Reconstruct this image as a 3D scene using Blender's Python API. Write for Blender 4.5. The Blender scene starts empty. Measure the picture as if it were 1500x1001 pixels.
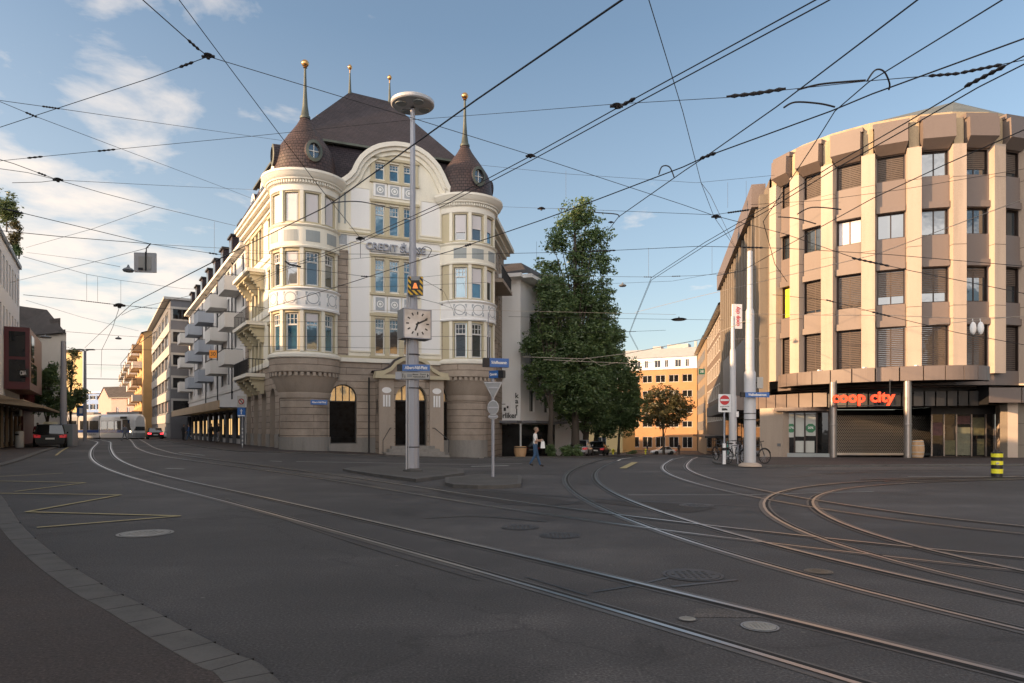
import bpy, bmesh, math, random
from mathutils import Vector, Matrix, noise
random.seed(11)
F = 1000.0; H = 1.68; HY = 629.0
R = math.radians
sc = bpy.context.scene
COL = sc.collection

# ------------------------------------------------------------------ measured camera geometry
def P(px, py, Y):
    return Vector(((px-750)/F*Y, Y, H-(py-HY)/F*Y))
def sst(a, b, x):
    t = max(0.0, min(1.0, (x-a)/(b-a))); return t*t*(3-2*t)
def gz(x, y):
    t = sst(-16, -2, x)
    s = -0.034*max(0.0, min(80.0, y-38.0))
    return t*s + (1-t)*0.4*sst(18, 42, y)
def G(px, py):
    k = (py-HY)/F; kx = (px-750)/F
    a = 1.0; b = None; Y = 1.0
    while Y < 400:
        Y2 = Y*1.03+0.05
        if H-k*Y2 - gz(kx*Y2, Y2) < 0:
            a, b = Y, Y2; break
        Y = Y2
    if b is None: return Vector((kx*300, 300, 0))
    for _ in range(30):
        m = (a+b)/2
        if H-k*m-gz(kx*m, m) < 0: b = m
        else: a = m
    return Vector((kx*a, a, gz(kx*a, a)))
def lerp(a, b, t): return a+(b-a)*t

# ------------------------------------------------------------------ objects
ORG = {}
def thing(name, label, cat, loc=(0, 0, 0), group=None):
    o = bpy.data.objects.new(name, None); COL.objects.link(o)
    o.location = loc; ORG[o.name] = Vector(loc); o.empty_display_size = .1
    o['label'] = label; o['category'] = cat
    if group: o['group'] = group
    return o
def tag(o, label, cat, group=None, kind=None):
    o['label'] = label; o['category'] = cat
    if group: o['group'] = group
    if kind: o['kind'] = kind
    return o
def struct(o):
    o['kind'] = 'structure'; return o
def org(o):
    return ORG.get(o.name, Vector((0, 0, 0))) if o else Vector((0, 0, 0))

class MB:
    def __init__(s): s.v = []; s.f = []; s.m = []; s.mats = []; s.sm = []
    def mi(s, mat):
        if mat not in s.mats: s.mats.append(mat)
        return s.mats.index(mat)
    def add(s, pts, faces, mat, smooth=False):
        b = len(s.v); s.v += [tuple(p) for p in pts]; k = s.mi(mat)
        for f in faces:
            s.f.append([b+i for i in f]); s.m.append(k); s.sm.append(smooth)
    def face(s, pts, mat): s.add(pts, [range(len(pts))], mat)
    def corners(s, c, mat):   # 8 corners: 4 bottom ccw, 4 top ccw
        s.add(c, [(3, 2, 1, 0), (4, 5, 6, 7), (0, 1, 5, 4), (1, 2, 6, 5), (2, 3, 7, 6), (3, 0, 4, 7)], mat)
    def box(s, c, size, mat, rot=0.0):
        x, y, z = [q/2 for q in size]; M = Matrix.Rotation(rot, 3, 'Z'); c = Vector(c)
        pts = [c+M @ Vector(p) for p in [(-x, -y, -z), (x, -y, -z), (x, y, -z), (-x, y, -z), (-x, -y, z), (x, -y, z), (x, y, z), (-x, y, z)]]
        s.corners(pts, mat)
    def mbox(s, fm, u0, u1, d0, d1, z0, z1, mat, n=1):   # box in a mapped space fm(u,d,z)
        for i in range(n):
            a = lerp(u0, u1, i/n); b = lerp(u0, u1, (i+1)/n)
            s.corners([fm(a, d1, z0), fm(b, d1, z0), fm(b, d0, z0), fm(a, d0, z0), fm(a, d1, z1), fm(b, d1, z1), fm(b, d0, z1), fm(a, d0, z1)], mat)
    def prism(s, poly, z0, z1, mat, top=None):
        n = len(poly); pts = [(p[0], p[1], z0) for p in poly]+[(p[0], p[1], z1) for p in poly]
        s.add(pts, [list(range(n))[::-1]]+[(i, (i+1) % n, n+(i+1) % n, n+i) for i in range(n)], mat)
        s.add([(p[0], p[1], z1) for p in poly], [range(n)], top or mat)
    def tube(s, pts, r, mat, n=6, cap=True, r2=None, smooth=True):
        pts = [Vector(p) for p in pts]; m = len(pts); ring = []; vs = []
        up = None
        for i, p in enumerate(pts):
            t = (pts[min(i+1, m-1)]-pts[max(i-1, 0)])
            if t.length < 1e-9: t = Vector((0, 0, 1))
            t.normalize()
            if up is None:
                up = Vector((0, 0, 1)) if abs(t.z) < .9 else Vector((1, 0, 0))
            a = t.cross(up).normalized(); b = a.cross(t).normalized(); up = b
            rr = r if r2 is None else lerp(r, r2, i/(m-1))
            if isinstance(r, (list, tuple)): rr = r[i]
            for k in range(n):
                w = 2*math.pi*k/n; vs.append(p+a*(rr*math.cos(w))+b*(rr*math.sin(w)))
        fs = [(i*n+k, i*n+(k+1) % n, (i+1)*n+(k+1) % n, (i+1)*n+k) for i in range(m-1) for k in range(n)]
        s.add(vs, fs, mat, smooth)
        if cap:
            s.add(vs[:n], [range(n)], mat); s.add(vs[-n:], [list(range(n))[::-1]], mat)
    def lathe(s, c, prof, mat, n=24, a0=0.0, a1=2*math.pi, smooth=True):
        full = abs(a1-a0-2*math.pi) < 1e-6; cols = n if full else n+1; vs = []
        for j in range(cols):
            w = a0+(a1-a0)*j/n
            for (r, z) in prof: vs.append((c[0]+r*math.cos(w), c[1]+r*math.sin(w), c[2]+z))
        k = len(prof)
        fs = []
        for j in range(n):
            j2 = (j+1) % cols
            for i in range(k-1): fs.append((j*k+i, j2*k+i, j2*k+i+1, j*k+i+1))
        s.add(vs, fs, mat, smooth)
    def sphere(s, c, r, mat, n=12, sq=(1, 1, 1)):
        vs = []; fs = []; m = n//2
        for i in range(m+1):
            t = math.pi*i/m
            for j in range(n):
                w = 2*math.pi*j/n
                vs.append((c[0]+r*sq[0]*math.sin(t)*math.cos(w), c[1]+r*sq[1]*math.sin(t)*math.sin(w), c[2]+r*sq[2]*math.cos(t)))
        for i in range(m):
            for j in range(n): fs.append((i*n+j, (i+1)*n+j, (i+1)*n+(j+1) % n, i*n+(j+1) % n))
        s.add(vs, fs, mat, True)
    def build(s, name, parent=None, sharp=35, local=None, bevel=0):
        me = bpy.data.meshes.new(name)
        o_ = org(parent) if parent else Vector((0, 0, 0))
        if local is not None: o_ = Vector(local)
        me.from_pydata([(v[0]-o_.x, v[1]-o_.y, v[2]-o_.z) for v in s.v], [], s.f)
        for m in s.mats: me.materials.append(m)
        me.polygons.foreach_set('material_index', s.m)
        me.polygons.foreach_set('use_smooth', s.sm)
        me.update()
        if any(s.sm): me.set_sharp_from_angle(angle=R(sharp))
        ob = bpy.data.objects.new(name, me); COL.objects.link(ob)
        if local is not None:
            ob.location = Vector(local)-(org(parent) if parent else Vector((0, 0, 0)))
        if parent: ob.parent = parent
        ORG[ob.name] = o_
        if bevel:
            b = ob.modifiers.new('bevel', 'BEVEL'); b.width = bevel; b.segments = 2; b.limit_method = 'ANGLE'; b.angle_limit = R(40)
        return ob

def copy_tree(o, parent=None):
    c = o.copy(); COL.objects.link(c); c.parent = parent
    for ch in list(o.children): copy_tree(ch, c)
    return c

# ------------------------------------------------------------------ materials
def newmat(name):
    m = bpy.data.materials.new(name); m.use_nodes = True
    nt = m.node_tree; nt.nodes.clear()
    out = nt.nodes.new('ShaderNodeOutputMaterial'); b = nt.nodes.new('ShaderNodeBsdfPrincipled')
    nt.links.new(b.outputs[0], out.inputs[0])
    return m, nt, b
def nd(nt, t, **kw):
    n = nt.nodes.new(t)
    for k, v in kw.items(): setattr(n, k, v)
    return n
def rgba(c): return (c[0], c[1], c[2], 1)
def scale(c, k): return (c[0]*k, c[1]*k, c[2]*k)
def noisy(nt, coord, sc_, detail=6, rough=.6):
    n = nd(nt, 'ShaderNodeTexNoise'); n.inputs['Scale'].default_value = sc_; n.inputs['Detail'].default_value = detail
    n.inputs['Roughness'].default_value = rough
    nt.links.new(coord, n.inputs['Vector']); return n.outputs['Fac']
def ramp(nt, fac, stops):
    r = nd(nt, 'ShaderNodeValToRGB'); e = r.color_ramp.elements
    while len(e) < len(stops): e.new(.5)
    for i, (p, c) in enumerate(stops): e[i].position = p; e[i].color = rgba(c) if not isinstance(c, (int, float)) else (c, c, c, 1)
    nt.links.new(fac, r.inputs[0]); return r.outputs[0]
def mixc(nt, fac, a, b, mode='MIX'):
    m = nd(nt, 'ShaderNodeMix', data_type='RGBA', blend_type=mode)
    for s, v in ((m.inputs[0], fac), (m.inputs[6], a), (m.inputs[7], b)):
        if isinstance(v, (int, float)): s.default_value = v
        elif isinstance(v, tuple): s.default_value = rgba(v)
        else: nt.links.new(v, s)
    return m.outputs[2]
def mth(nt, op, a, b=0.0, c=None):
    m = nd(nt, 'ShaderNodeMath', operation=op)
    for i, v in enumerate((a, b) if c is None else (a, b, c)):
        if isinstance(v, (int, float)): m.inputs[i].default_value = v
        else: nt.links.new(v, m.inputs[i])
    return m.outputs[0]
def bump(nt, b, hgt, st=.3, dist=.02):
    n = nd(nt, 'ShaderNodeBump'); n.inputs['Strength'].default_value = st; n.inputs['Distance'].default_value = dist
    nt.links.new(hgt, n.inputs['Height']); nt.links.new(n.outputs[0], b.inputs['Normal'])
def mat(name, c, rough=.7, metal=0.0, var=.18, vs=1.2, fine=14.0, bst=.15, spec=.5, streak=False):
    m, nt, b = newmat(name)
    co = nd(nt, 'ShaderNodeTexCoord').outputs['Object']
    if streak:
        mp = nd(nt, 'ShaderNodeMapping'); mp.inputs['Scale'].default_value = (1, 1, .12); nt.links.new(co, mp.inputs[0]); cv = mp.outputs[0]
    else: cv = co
    f1 = noisy(nt, cv, vs, 5); f2 = noisy(nt, co, fine, 4)
    f = mth(nt, 'ADD', mth(nt, 'MULTIPLY', f1, .65), mth(nt, 'MULTIPLY', f2, .35))
    col = ramp(nt, f, [(.3, scale(c, 1-var)), (.5, c), (.72, scale(c, 1+var*.6))])
    nt.links.new(col, b.inputs['Base Color'])
    b.inputs['Roughness'].default_value = rough; b.inputs['Metallic'].default_value = metal
    b.inputs['Specular IOR Level'].default_value = spec
    if bst: bump(nt, b, f2, bst, .01)
    return m
def plain(name, c, rough=.5, metal=0.0, emit=0, spec=.5):
    m, nt, b = newmat(name)
    b.inputs['Base Color'].default_value = rgba(c); b.inputs['Roughness'].default_value = rough; b.inputs['Metallic'].default_value = metal
    b.inputs['Specular IOR Level'].default_value = spec
    if emit: b.inputs['Emission Color'].default_value = rgba(c); b.inputs['Emission Strength'].default_value = emit
    return m
def glassmat(name, tint=(.02, .025, .03), fac=.4, rough=.03, gt=(.9, .95, 1)):
    m = bpy.data.materials.new(name); m.use_nodes = True; nt = m.node_tree; nt.nodes.clear()
    out = nd(nt, 'ShaderNodeOutputMaterial'); mx = nd(nt, 'ShaderNodeMixShader'); d = nd(nt, 'ShaderNodeBsdfDiffuse'); g = nd(nt, 'ShaderNodeBsdfGlossy')
    co = nd(nt, 'ShaderNodeTexCoord').outputs['Object']
    f = noisy(nt, co, .9, 3)
    nt.links.new(ramp(nt, f, [(.3, scale(tint, .5)), (.7, scale(tint, 1.7))]), d.inputs[0])
    g.inputs[0].default_value = rgba(gt); g.inputs['Roughness'].default_value = rough
    bp = nd(nt, 'ShaderNodeBump'); bp.inputs['Strength'].default_value = .06; bp.inputs['Distance'].default_value = .05
    nt.links.new(noisy(nt, co, 1.3, 2), bp.inputs['Height']); nt.links.new(bp.outputs[0], g.inputs['Normal'])
    lw = nd(nt, 'ShaderNodeLayerWeight'); lw.inputs[0].default_value = .5
    fc = mth(nt, 'ADD', fac, mth(nt, 'MULTIPLY', mth(nt, 'POWER', lw.outputs['Facing'], 4.0), .6)); fc = mth(nt, 'MINIMUM', fc, .95)
    nt.links.new(fc, mx.inputs[0]); nt.links.new(d.outputs[0], mx.inputs[1]); nt.links.new(g.outputs[0], mx.inputs[2])
    nt.links.new(mx.outputs[0], out.inputs[0]); return m
def brickmat(name, c1, c2, mortar, bw, bh, ms=.012, rough=.85, bst=.5, polar=False, off=.5, slope=1.0, var=.25):
    m, nt, b = newmat(name)
    co = nd(nt, 'ShaderNodeTexCoord').outputs['Object']; sp = nd(nt, 'ShaderNodeSeparateXYZ'); nt.links.new(co, sp.inputs[0])
    if polar: u = mth(nt, 'MULTIPLY', mth(nt, 'ARCTAN2', sp.outputs[1], sp.outputs[0]), 1.7)
    else: u = mth(nt, 'ADD', sp.outputs[0], mth(nt, 'MULTIPLY', sp.outputs[1], .75))
    cb = nd(nt, 'ShaderNodeCombineXYZ'); nt.links.new(u, cb.inputs[0]); nt.links.new(mth(nt, 'MULTIPLY', sp.outputs[2], slope), cb.inputs[1])
    t = nd(nt, 'ShaderNodeTexBrick'); t.offset = off
    for k, v in (('Color1', c1), ('Color2', c2), ('Mortar', mortar)): t.inputs[k].default_value = rgba(v)
    t.inputs['Scale'].default_value = 1; t.inputs['Mortar Size'].default_value = ms; t.inputs['Mortar Smooth'].default_value = .3
    t.inputs['Brick Width'].default_value = bw; t.inputs['Row Height'].default_value = bh; t.inputs['Bias'].default_value = 0
    nt.links.new(cb.outputs[0], t.inputs[0])
    f = noisy(nt, co, 1.1, 6); f2 = noisy(nt, co, 18, 4)
    k = ramp(nt, f, [(.25, 1-var), (.75, 1+var)])
    col = mixc(nt, 1.0, t.outputs[0], k, 'MULTIPLY')
    col = mixc(nt, 1.0, col, ramp(nt, f2, [(.2, .85), (.8, 1.12)]), 'MULTIPLY')
    nt.links.new(col, b.inputs['Base Color']); b.inputs['Roughness'].default_value = rough; b.inputs['Specular IOR Level'].default_value = .3
    h = mth(nt, 'ADD', mth(nt, 'MULTIPLY', t.outputs['Fac'], -1), mth(nt, 'MULTIPLY', f2, .25))
    bump(nt, b, h, bst, .03); return m

# ------------------------------------------------------------------ walls with openings
def wall(mb, fm, u0, u1, z0, z1, ops, m, reveal=.2, rm=None, du=None, ztop=None, uex=()):
    """ops: (u0,u1,z0,z1[,arch]) ; arch: half circle head whose top is z1"""
    us = {u0, u1}
    for o in ops: us |= {o[0], o[1]}
    us |= set(uex)
    if du:
        k = max(1, int(math.ceil((u1-u0)/du)))
        us |= {lerp(u0, u1, i/k) for i in range(k+1)}
    us = sorted(u for u in us if u0-1e-6 <= u <= u1+1e-6)
    us = [u for i, u in enumerate(us) if i == 0 or u-us[i-1] > 1e-4]
    for a, b in zip(us[:-1], us[1:]):
        mid = (a+b)/2; iv = sorted((o[2], o[3]) for o in ops if o[0] < mid < o[1])
        z = z0; cells = []
        for (p, q) in iv:
            if p > z+1e-4: cells.append((z, p, p))
            z = max(z, q)
        ta = ztop(a) if ztop else z1; tb = ztop(b) if ztop else z1
        if min(ta, tb) > z or max(ta, tb) > z: cells.append((z, ta, tb))
        for (zb, zc, zd) in cells: mb.face([fm(a, 0, zb), fm(b, 0, zb), fm(b, 0, zd), fm(a, 0, zc)], m)
    rm = rm or m
    for o in ops:
        a, b, p, q = o[:4]; arch = len(o) > 4 and o[4]
        n = 10 if (arch or du) else 1
        if arch:
            r = (b-a)/2; zs = q-r; c = (a+b)/2
            pts = [(c-r*math.cos(math.pi*i/n), zs+r*math.sin(math.pi*i/n)) for i in range(n+1)]
            for i in range(n):
                (ua, za), (ub, zb) = pts[i], pts[i+1]
                mb.face([fm(ua, 0, za), fm(ub, 0, zb), fm(ub, 0, q), fm(ua, 0, q)], m)
                mb.face([fm(ua, 0, za), fm(ua, -reveal, za), fm(ub, -reveal, zb), fm(ub, 0, zb)], rm)
            top = zs
        else:
            top = q
            for i in range(n):
                ua = lerp(a, b, i/n); ub = lerp(a, b, (i+1)/n)
                mb.face([fm(ua, 0, q), fm(ua, -reveal, q), fm(ub, -reveal, q), fm(ub, 0, q)], rm)
        mb.face([fm(a, 0, p), fm(a, -reveal, p), fm(a, -reveal, top), fm(a, 0, top)], rm)
        mb.face([fm(b, 0, p), fm(b, 0, top), fm(b, -reveal, top), fm(b, -reveal, p)], rm)
        for i in range(n):
            ua = lerp(a, b, i/n); ub = lerp(a, b, (i+1)/n)
            mb.face([fm(ua, 0, p), fm(ub, 0, p), fm(ub, -reveal, p), fm(ua, -reveal, p)], rm)

def window(parent, fm, a, b, p, q, fmat, gmat, d=-.16, cols=2, tr=None, sub=0, fw=.06, arch=False, blind=None, bl_to=None, ku=1.0, sill=None, name='window', gapf=1.0):
    """ku: u units per metre (for curved maps).  > pane (, blind)"""
    w = fw*ku; f = MB()
    D = (d, d+.06)
    top = q
    if arch:
        r = (b-a)/2; zs = q-r; c = (a+b)/2; n = 12; top = zs
        for i in range(n):
            w0 = math.pi*i/n; w1 = math.pi*(i+1)/n
            o = [(c-r*math.cos(t), zs+r*math.sin(t)) for t in (w0, w1)]; k = [(c-(r-w)*math.cos(t), zs+(r-w)*math.sin(t)) for t in (w0, w1)]
            f.corners([fm(o[0][0], D[1], o[0][1]), fm(o[1][0], D[1], o[1][1]), fm(o[1][0], D[0], o[1][1]), fm(o[0][0], D[0], o[0][1]),
                       fm(k[0][0], D[1], k[0][1]), fm(k[1][0], D[1], k[1][1]), fm(k[1][0], D[0], k[1][1]), fm(k[0][0], D[0], k[0][1])], fmat)
    f.mbox(fm, a, a+w, D[0], D[1], p, top, fmat); f.mbox(fm, b-w, b, D[0], D[1], p, top, fmat)
    f.mbox(fm, a+w, b-w, D[0], D[1], p, p+fw, fmat)
    if not arch: f.mbox(fm, a+w, b-w, D[0], D[1], q-fw, q, fmat)
    for i in range(1, cols):
        u = lerp(a, b, i/cols)
        zt = q-fw if not arch else zs+math.sqrt(max(0, r*r-(u-c)**2))-fw
        f.mbox(fm, u-w*.5, u+w*.5, D[0], D[1]-.01, p+fw, zt, fmat)
    if tr:
        f.mbox(fm, a+w, b-w, D[0], D[1]+.01, tr-fw*.6, tr+fw*.6, fmat)
        if sub:
            for i in range(1, sub):
                u = lerp(a, b, i/sub); zt = q-fw if not arch else zs+math.sqrt(max(0, r*r-(u-c)**2))-fw
                sw = .55 if arch else .22; f.mbox(fm, u-w*sw, u+w*sw, D[0], D[1]-.003, tr, zt, fmat)
            zm = (tr+q)/2 if not arch else (tr+q)/2-.1
            f.mbox(fm, a+w, b-w, D[0], D[1]-.018, zm-.016, zm+.016, fmat)
    if sill: f.mbox(fm, a-.1*ku, b+.1*ku, d+.02, sill, p-.08, p-.001, fmat)
    fo = f.build(name, parent)
    g = MB(); dd = d+.025
    if arch:
        pts = [fm(a, dd, p), fm(b, dd, p)]+[fm(c+r*math.cos(math.pi*i/12), dd, zs+r*math.sin(math.pi*i/12)) for i in range(13)]
        g.face(pts, gmat)
    else: g.face([fm(a, dd, p), fm(b, dd, p), fm(b, dd, q), fm(a, dd, q)], gmat)
    go = g.build('pane', fo)
    if blind:
        bz = p+fw if bl_to is None else bl_to
        bm_ = MB(); n = max(3, int((q-bz)/.115))
        for i in range(n):
            za = lerp(bz, q-fw, i/n); zb = lerp(bz, q-fw, (i+1)/n)
            zc = lerp(za, zb, gapf); bm_.face([fm(a+w, d+.075, za), fm(b-w, d+.075, za), fm(b-w, d+.10, zc), fm(a+w, d+.10, zc)], blind)
        bm_.build('blind', fo)
    return fo

def linemap(A, B):
    A = Vector((A[0], A[1])); B = Vector((B[0], B[1])); L = (B-A).length; ud = (B-A)/L; n = Vector((ud.y, -ud.x))
    def fm(u, d, z): return Vector((A.x+ud.x*u+n.x*d, A.y+ud.y*u+n.y*d, z))
    fm.L = L; fm.A = A; fm.ud = ud; fm.n = n
    def upx(px, d=0.0):
        k = (px-750)/F; o = A+n*d
        return (k*o.y-o.x)/(ud.x-k*ud.y)
    fm.upx = upx
    def zpx(px, py, d=0.0):
        u = upx(px, d); Y = A.y+n.y*d+ud.y*u; return H-(py-HY)/F*Y
    fm.zpx = zpx
    return fm
# ------------------------------------------------------------------ palette
M = {}
M['granite'] = mat('granite_kerb', (.085, .081, .077), .8, var=.45, vs=3, fine=60)
M['cobble'] = brickmat('cobble', (.16, .155, .15), (.24, .23, .22), (.09, .085, .08), .14, .12, .02, bst=.7)
M['stone'] = brickmat('brown_stone', (.365, .305, .25), (.325, .27, .222), (.15, .115, .09), 5.5, .43, .02, bst=.9)
M['stone_plain'] = mat('brown_stone_plain', (.355, .297, .243), .85, var=.25, streak=True)
M['plinth'] = mat('grey_plinth', (.25, .235, .215), .85, var=.3, vs=2, streak=True)
M['cream'] = mat('cream_render', (.75, .715, .61), .8, var=.16, streak=True)
M['olive'] = mat('olive_stone', (.49, .435, .30), .8, var=.14, streak=True)
M['white'] = mat('white_render', (.78, .78, .77), .85, var=.06, vs=.8, streak=True)
M['cornice'] = mat('cornice_render', (.72, .69, .61), .8, var=.1)
M['ornament'] = mat('blue_grey_ornament', (.36, .39, .42), .8, var=.25, vs=9)
M['panelgrey'] = mat('grey_panel', (.30, .33, .33), .6, var=.12)
M['winwhite'] = mat('white_window_paint', (.62, .62, .60), .5, var=.06, bst=0)
M['dark'] = plain('dark_metal', (.03, .03, .032), .45, .3)
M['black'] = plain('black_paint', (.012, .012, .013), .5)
M['glass'] = glassmat('window_glass', (.02, .027, .032), .17)
M['glassdark'] = glassmat('dark_glass', (.012, .012, .012), .035)
M['glassblue'] = glassmat('blue_glass', (.025, .075, .115), .18, gt=(.7, .88, 1))
M['amberglass'] = glassmat('amber_glass', (.42, .31, .13), .25)
M['blindwhite'] = mat('white_blind', (.66, .64, .66), .7, var=.05, bst=0)
M['blindbrown'] = mat('brown_blind', (.10, .078, .068), .55, var=.15, bst=0)
M['blindgrey'] = mat('grey_blind', (.32, .32, .33), .6, var=.12, bst=0)
M['shingle'] = brickmat('roof_shingle', (.056, .043, .050), (.038, .031, .039), (.016, .013, .016), .34, .2, .02, .55, 1.0, slope=1.25)
M['scale'] = brickmat('dome_scale', (.088, .056, .052), (.06, .042, .042), (.022, .016, .016), .24, .2, .02, .5, 1.0, polar=True)
M['copper'] = mat('aged_copper', (.10, .11, .09), .5, .4, var=.4)
M['gold'] = plain('gilt', (.62, .36, .15), .28, 1.0)
M['pole'] = mat('galvanised_pole', (.36, .37, .41), .5, .35, var=.12, streak=True)
M['polelight'] = mat('pale_pole', (.50, .50, .51), .5, .15, var=.1, streak=True)
M['steel'] = plain('rail_steel', (.42, .41, .41), .33, 1.0)
M['wire'] = plain('wire_black', (.022, .021, .024), .5, .2)
M['wirepale'] = plain('wire_pale', (.42, .36, .30), .5, .3)  # pale copy of the wire, with light on the sunlit ones put in
M['bluesign'] = plain('enamel_blue', (.035, .14, .42), .35)
M['signwhite'] = plain('sign_white', (.78, .78, .78), .45)
M['signgrey'] = plain('sign_back_grey', (.24, .25, .26), .5, .4)
M['red'] = plain('sign_red', (.55, .02, .025), .4)
M['yellow'] = plain('hi_vis_yellow', (.72, .68, .03), .45)
M['orange'] = plain('sign_orange', (.85, .30, .03), .5)
M['linewhite'] = mat('road_white', (.42, .42, .41), .8, var=.4, vs=3, fine=30)
M['lineyellow'] = mat('road_yellow', (.37, .31, .16), .8, var=.4, vs=3, fine=30)
M['rubber'] = plain('rubber', (.015, .015, .015), .8)
M['chrome'] = plain('bare_metal', (.6, .6, .6), .3, 1.0)

def asphalt(name, base, warm):
    m, nt, b = newmat(name)
    co = nd(nt, 'ShaderNodeTexCoord').outputs['Object']
    big = noisy(nt, co, .16, 5, .65); mid = noisy(nt, co, 1.3, 6, .7); fine = noisy(nt, co, 45, 3, .7)
    mp = nd(nt, 'ShaderNodeMapping'); mp.inputs['Rotation'].default_value = (0, 0, R(-57)); mp.inputs['Scale'].default_value = (.07, .9, 1); nt.links.new(co, mp.inputs[0])
    trk = noisy(nt, mp.outputs[0], 1.0, 4, .6)
    col = ramp(nt, big, [(.3, scale(base, .72)), (.5, base), (.7, scale(warm, 1.35))])
    col = mixc(nt, 1.0, col, ramp(nt, mid, [(.25, .8), (.5, 1.0), (.8, 1.18)]), 'MULTIPLY')
    col = mixc(nt, 1.0, col, ramp(nt, trk, [(.3, .74), (.52, 1.0), (.7, 1.3)]), 'MULTIPLY')
    sp = ramp(nt, fine, [(.3, .45), (.48, .9), (.62, 1.4), (.74, 2.9)])
    col = mixc(nt, 1.0, col, sp, 'MULTIPLY')
    vo = nd(nt, 'ShaderNodeTexVoronoi', feature='DISTANCE_TO_EDGE'); vo.inputs['Scale'].default_value = .11
    wv = nd(nt, 'ShaderNodeTexNoise'); wv.inputs['Scale'].default_value = .9; wv.inputs['Detail'].default_value = 6; nt.links.new(co, wv.inputs['Vector'])
    ad = nd(nt, 'ShaderNodeVectorMath', operation='MULTIPLY_ADD'); nt.links.new(wv.outputs['Color'], ad.inputs[0]); ad.inputs[1].default_value = (2.2, 2.2, 0); nt.links.new(co, ad.inputs[2])
    nt.links.new(ad.outputs[0], vo.inputs['Vector'])
    crack = ramp(nt, vo.outputs['Distance'], [(0.0, .72), (.002, .78), (.0045, 1.0)])
    col = mixc(nt, 1.0, col, crack, 'MULTIPLY')
    v2 = nd(nt, 'ShaderNodeTexVoronoi'); v2.inputs['Scale'].default_value = 1.1; nt.links.new(co, v2.inputs['Vector'])
    col = mixc(nt, ramp(nt, v2.outputs['Distance'], [(.018, .75), (.03, .0)]), col, (.17, .16, .15))
    v3 = nd(nt, 'ShaderNodeTexVoronoi'); v3.inputs['Scale'].default_value = .42; nt.links.new(ad.outputs[0], v3.inputs['Vector'])
    col = mixc(nt, 1.0, col, ramp(nt, v3.outputs['Distance'], [(.02, .6), (.16, .82), (.3, 1.0)]), 'MULTIPLY')
    nt.links.new(col, b.inputs['Base Color'])
    nt.links.new(ramp(nt, mth(nt, 'ADD', mth(nt, 'MULTIPLY', mid, .5), mth(nt, 'MULTIPLY', trk, .5)), [(.3, .62), (.7, .86)]), b.inputs['Roughness'])
    b.inputs['Specular IOR Level'].default_value = .35
    bump(nt, b, fine, .8, .014); return m
M['road'] = asphalt('asphalt', (.063, .060, .061), (.082, .077, .076))
M['pave'] = asphalt('pavement_asphalt', (.052, .041, .038), (.056, .044, .040))
M['bed'] = mat('track_joint', (.072, .067, .064), .5, var=.5, vs=2.5, fine=40)
M['groove'] = plain('rail_groove', (.006, .006, .006), .9)
M['iron'] = mat('cast_iron', (.06, .058, .06), .55, .5, var=.3, fine=30)
M['ironpale'] = mat('worn_cover', (.26, .255, .24), .7, .1, var=.35, fine=25)
M['ironwarm'] = mat('tan_cover', (.15, .12, .09), .7, .1, var=.3, fine=25)

# ------------------------------------------------------------------ ground
def frange(a, b, s):
    r = []; x = a
    while x < b-1e-6: r.append(x); x += s
    return r
xs = [-2500, -1200, -600, -300, -160, -110]+frange(-80, -18, 3)+frange(-18, 0, 1)+frange(0, 62, 3)+[70, 100, 160, 300, 700, 1500, 2500]
ys = [-400, -100, -40]+frange(-20, 2, 4)+frange(2, 38, 2)+frange(38, 118, 2)+[118, 122, 130, 145, 170, 220, 300, 500, 1000, 2500]
g = MB(); g.sm = []
vs = [(x, y, gz(x, y)) for y in ys for x in xs]; n = len(xs)
g.add(vs, [(j*n+i, j*n+i+1, (j+1)*n+i+1, (j+1)*n+i) for j in range(len(ys)-1) for i in range(n-1)], M['road'], True)
struct(g.build('road'))

def smooth(pts, k=6):
    pts = [Vector(p) for p in pts]; out = []
    for i in range(len(pts)-1):
        a = pts[max(i-1, 0)]; b = pts[i]; c = pts[i+1]; d = pts[min(i+2, len(pts)-1)]
        for j in range(k):
            t = j/k
            out.append(.5*((2*b)+(c-a)*t+(2*a-5*b+4*c-d)*t*t+(3*b-a-3*c+d)*t**3))
    out.append(pts[-1]); return out
def lift(p, h): return Vector((p[0], p[1], gz(p[0], p[1])+h))
def offs(path, d):    # + = to the right of travel
    out = []
    for i, p in enumerate(path):
        t = path[min(i+1, len(path)-1)]-path[max(i-1, 0)]; t = Vector((t.x, t.y)); 
        if t.length < 1e-9: t = Vector((0, 1))
        t.normalize(); out.append(Vector((p.x+t.y*d, p.y-t.x*d, 0)))
    return out
def strip(mb, path, o0, o1, h, m, hf=.0003):
    a = offs(path, o0); b = offs(path, o1)
    pts = [lift(p, h+hf*p.y) for p in a]+[lift(p, h+hf*p.y) for p in b]; n = len(path)
    mb.add(pts, [(i, i+1, n+i+1, n+i) for i in range(n-1)], m)
def resample(path, s=.9):
    out = [path[0]]; acc = 0
    for a, b in zip(path[:-1], path[1:]):
        L = (b-a).length
        k = max(1, int(L/s))
        for i in range(1, k+1): out.append(a.lerp(b, i/k))
    return out

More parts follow.
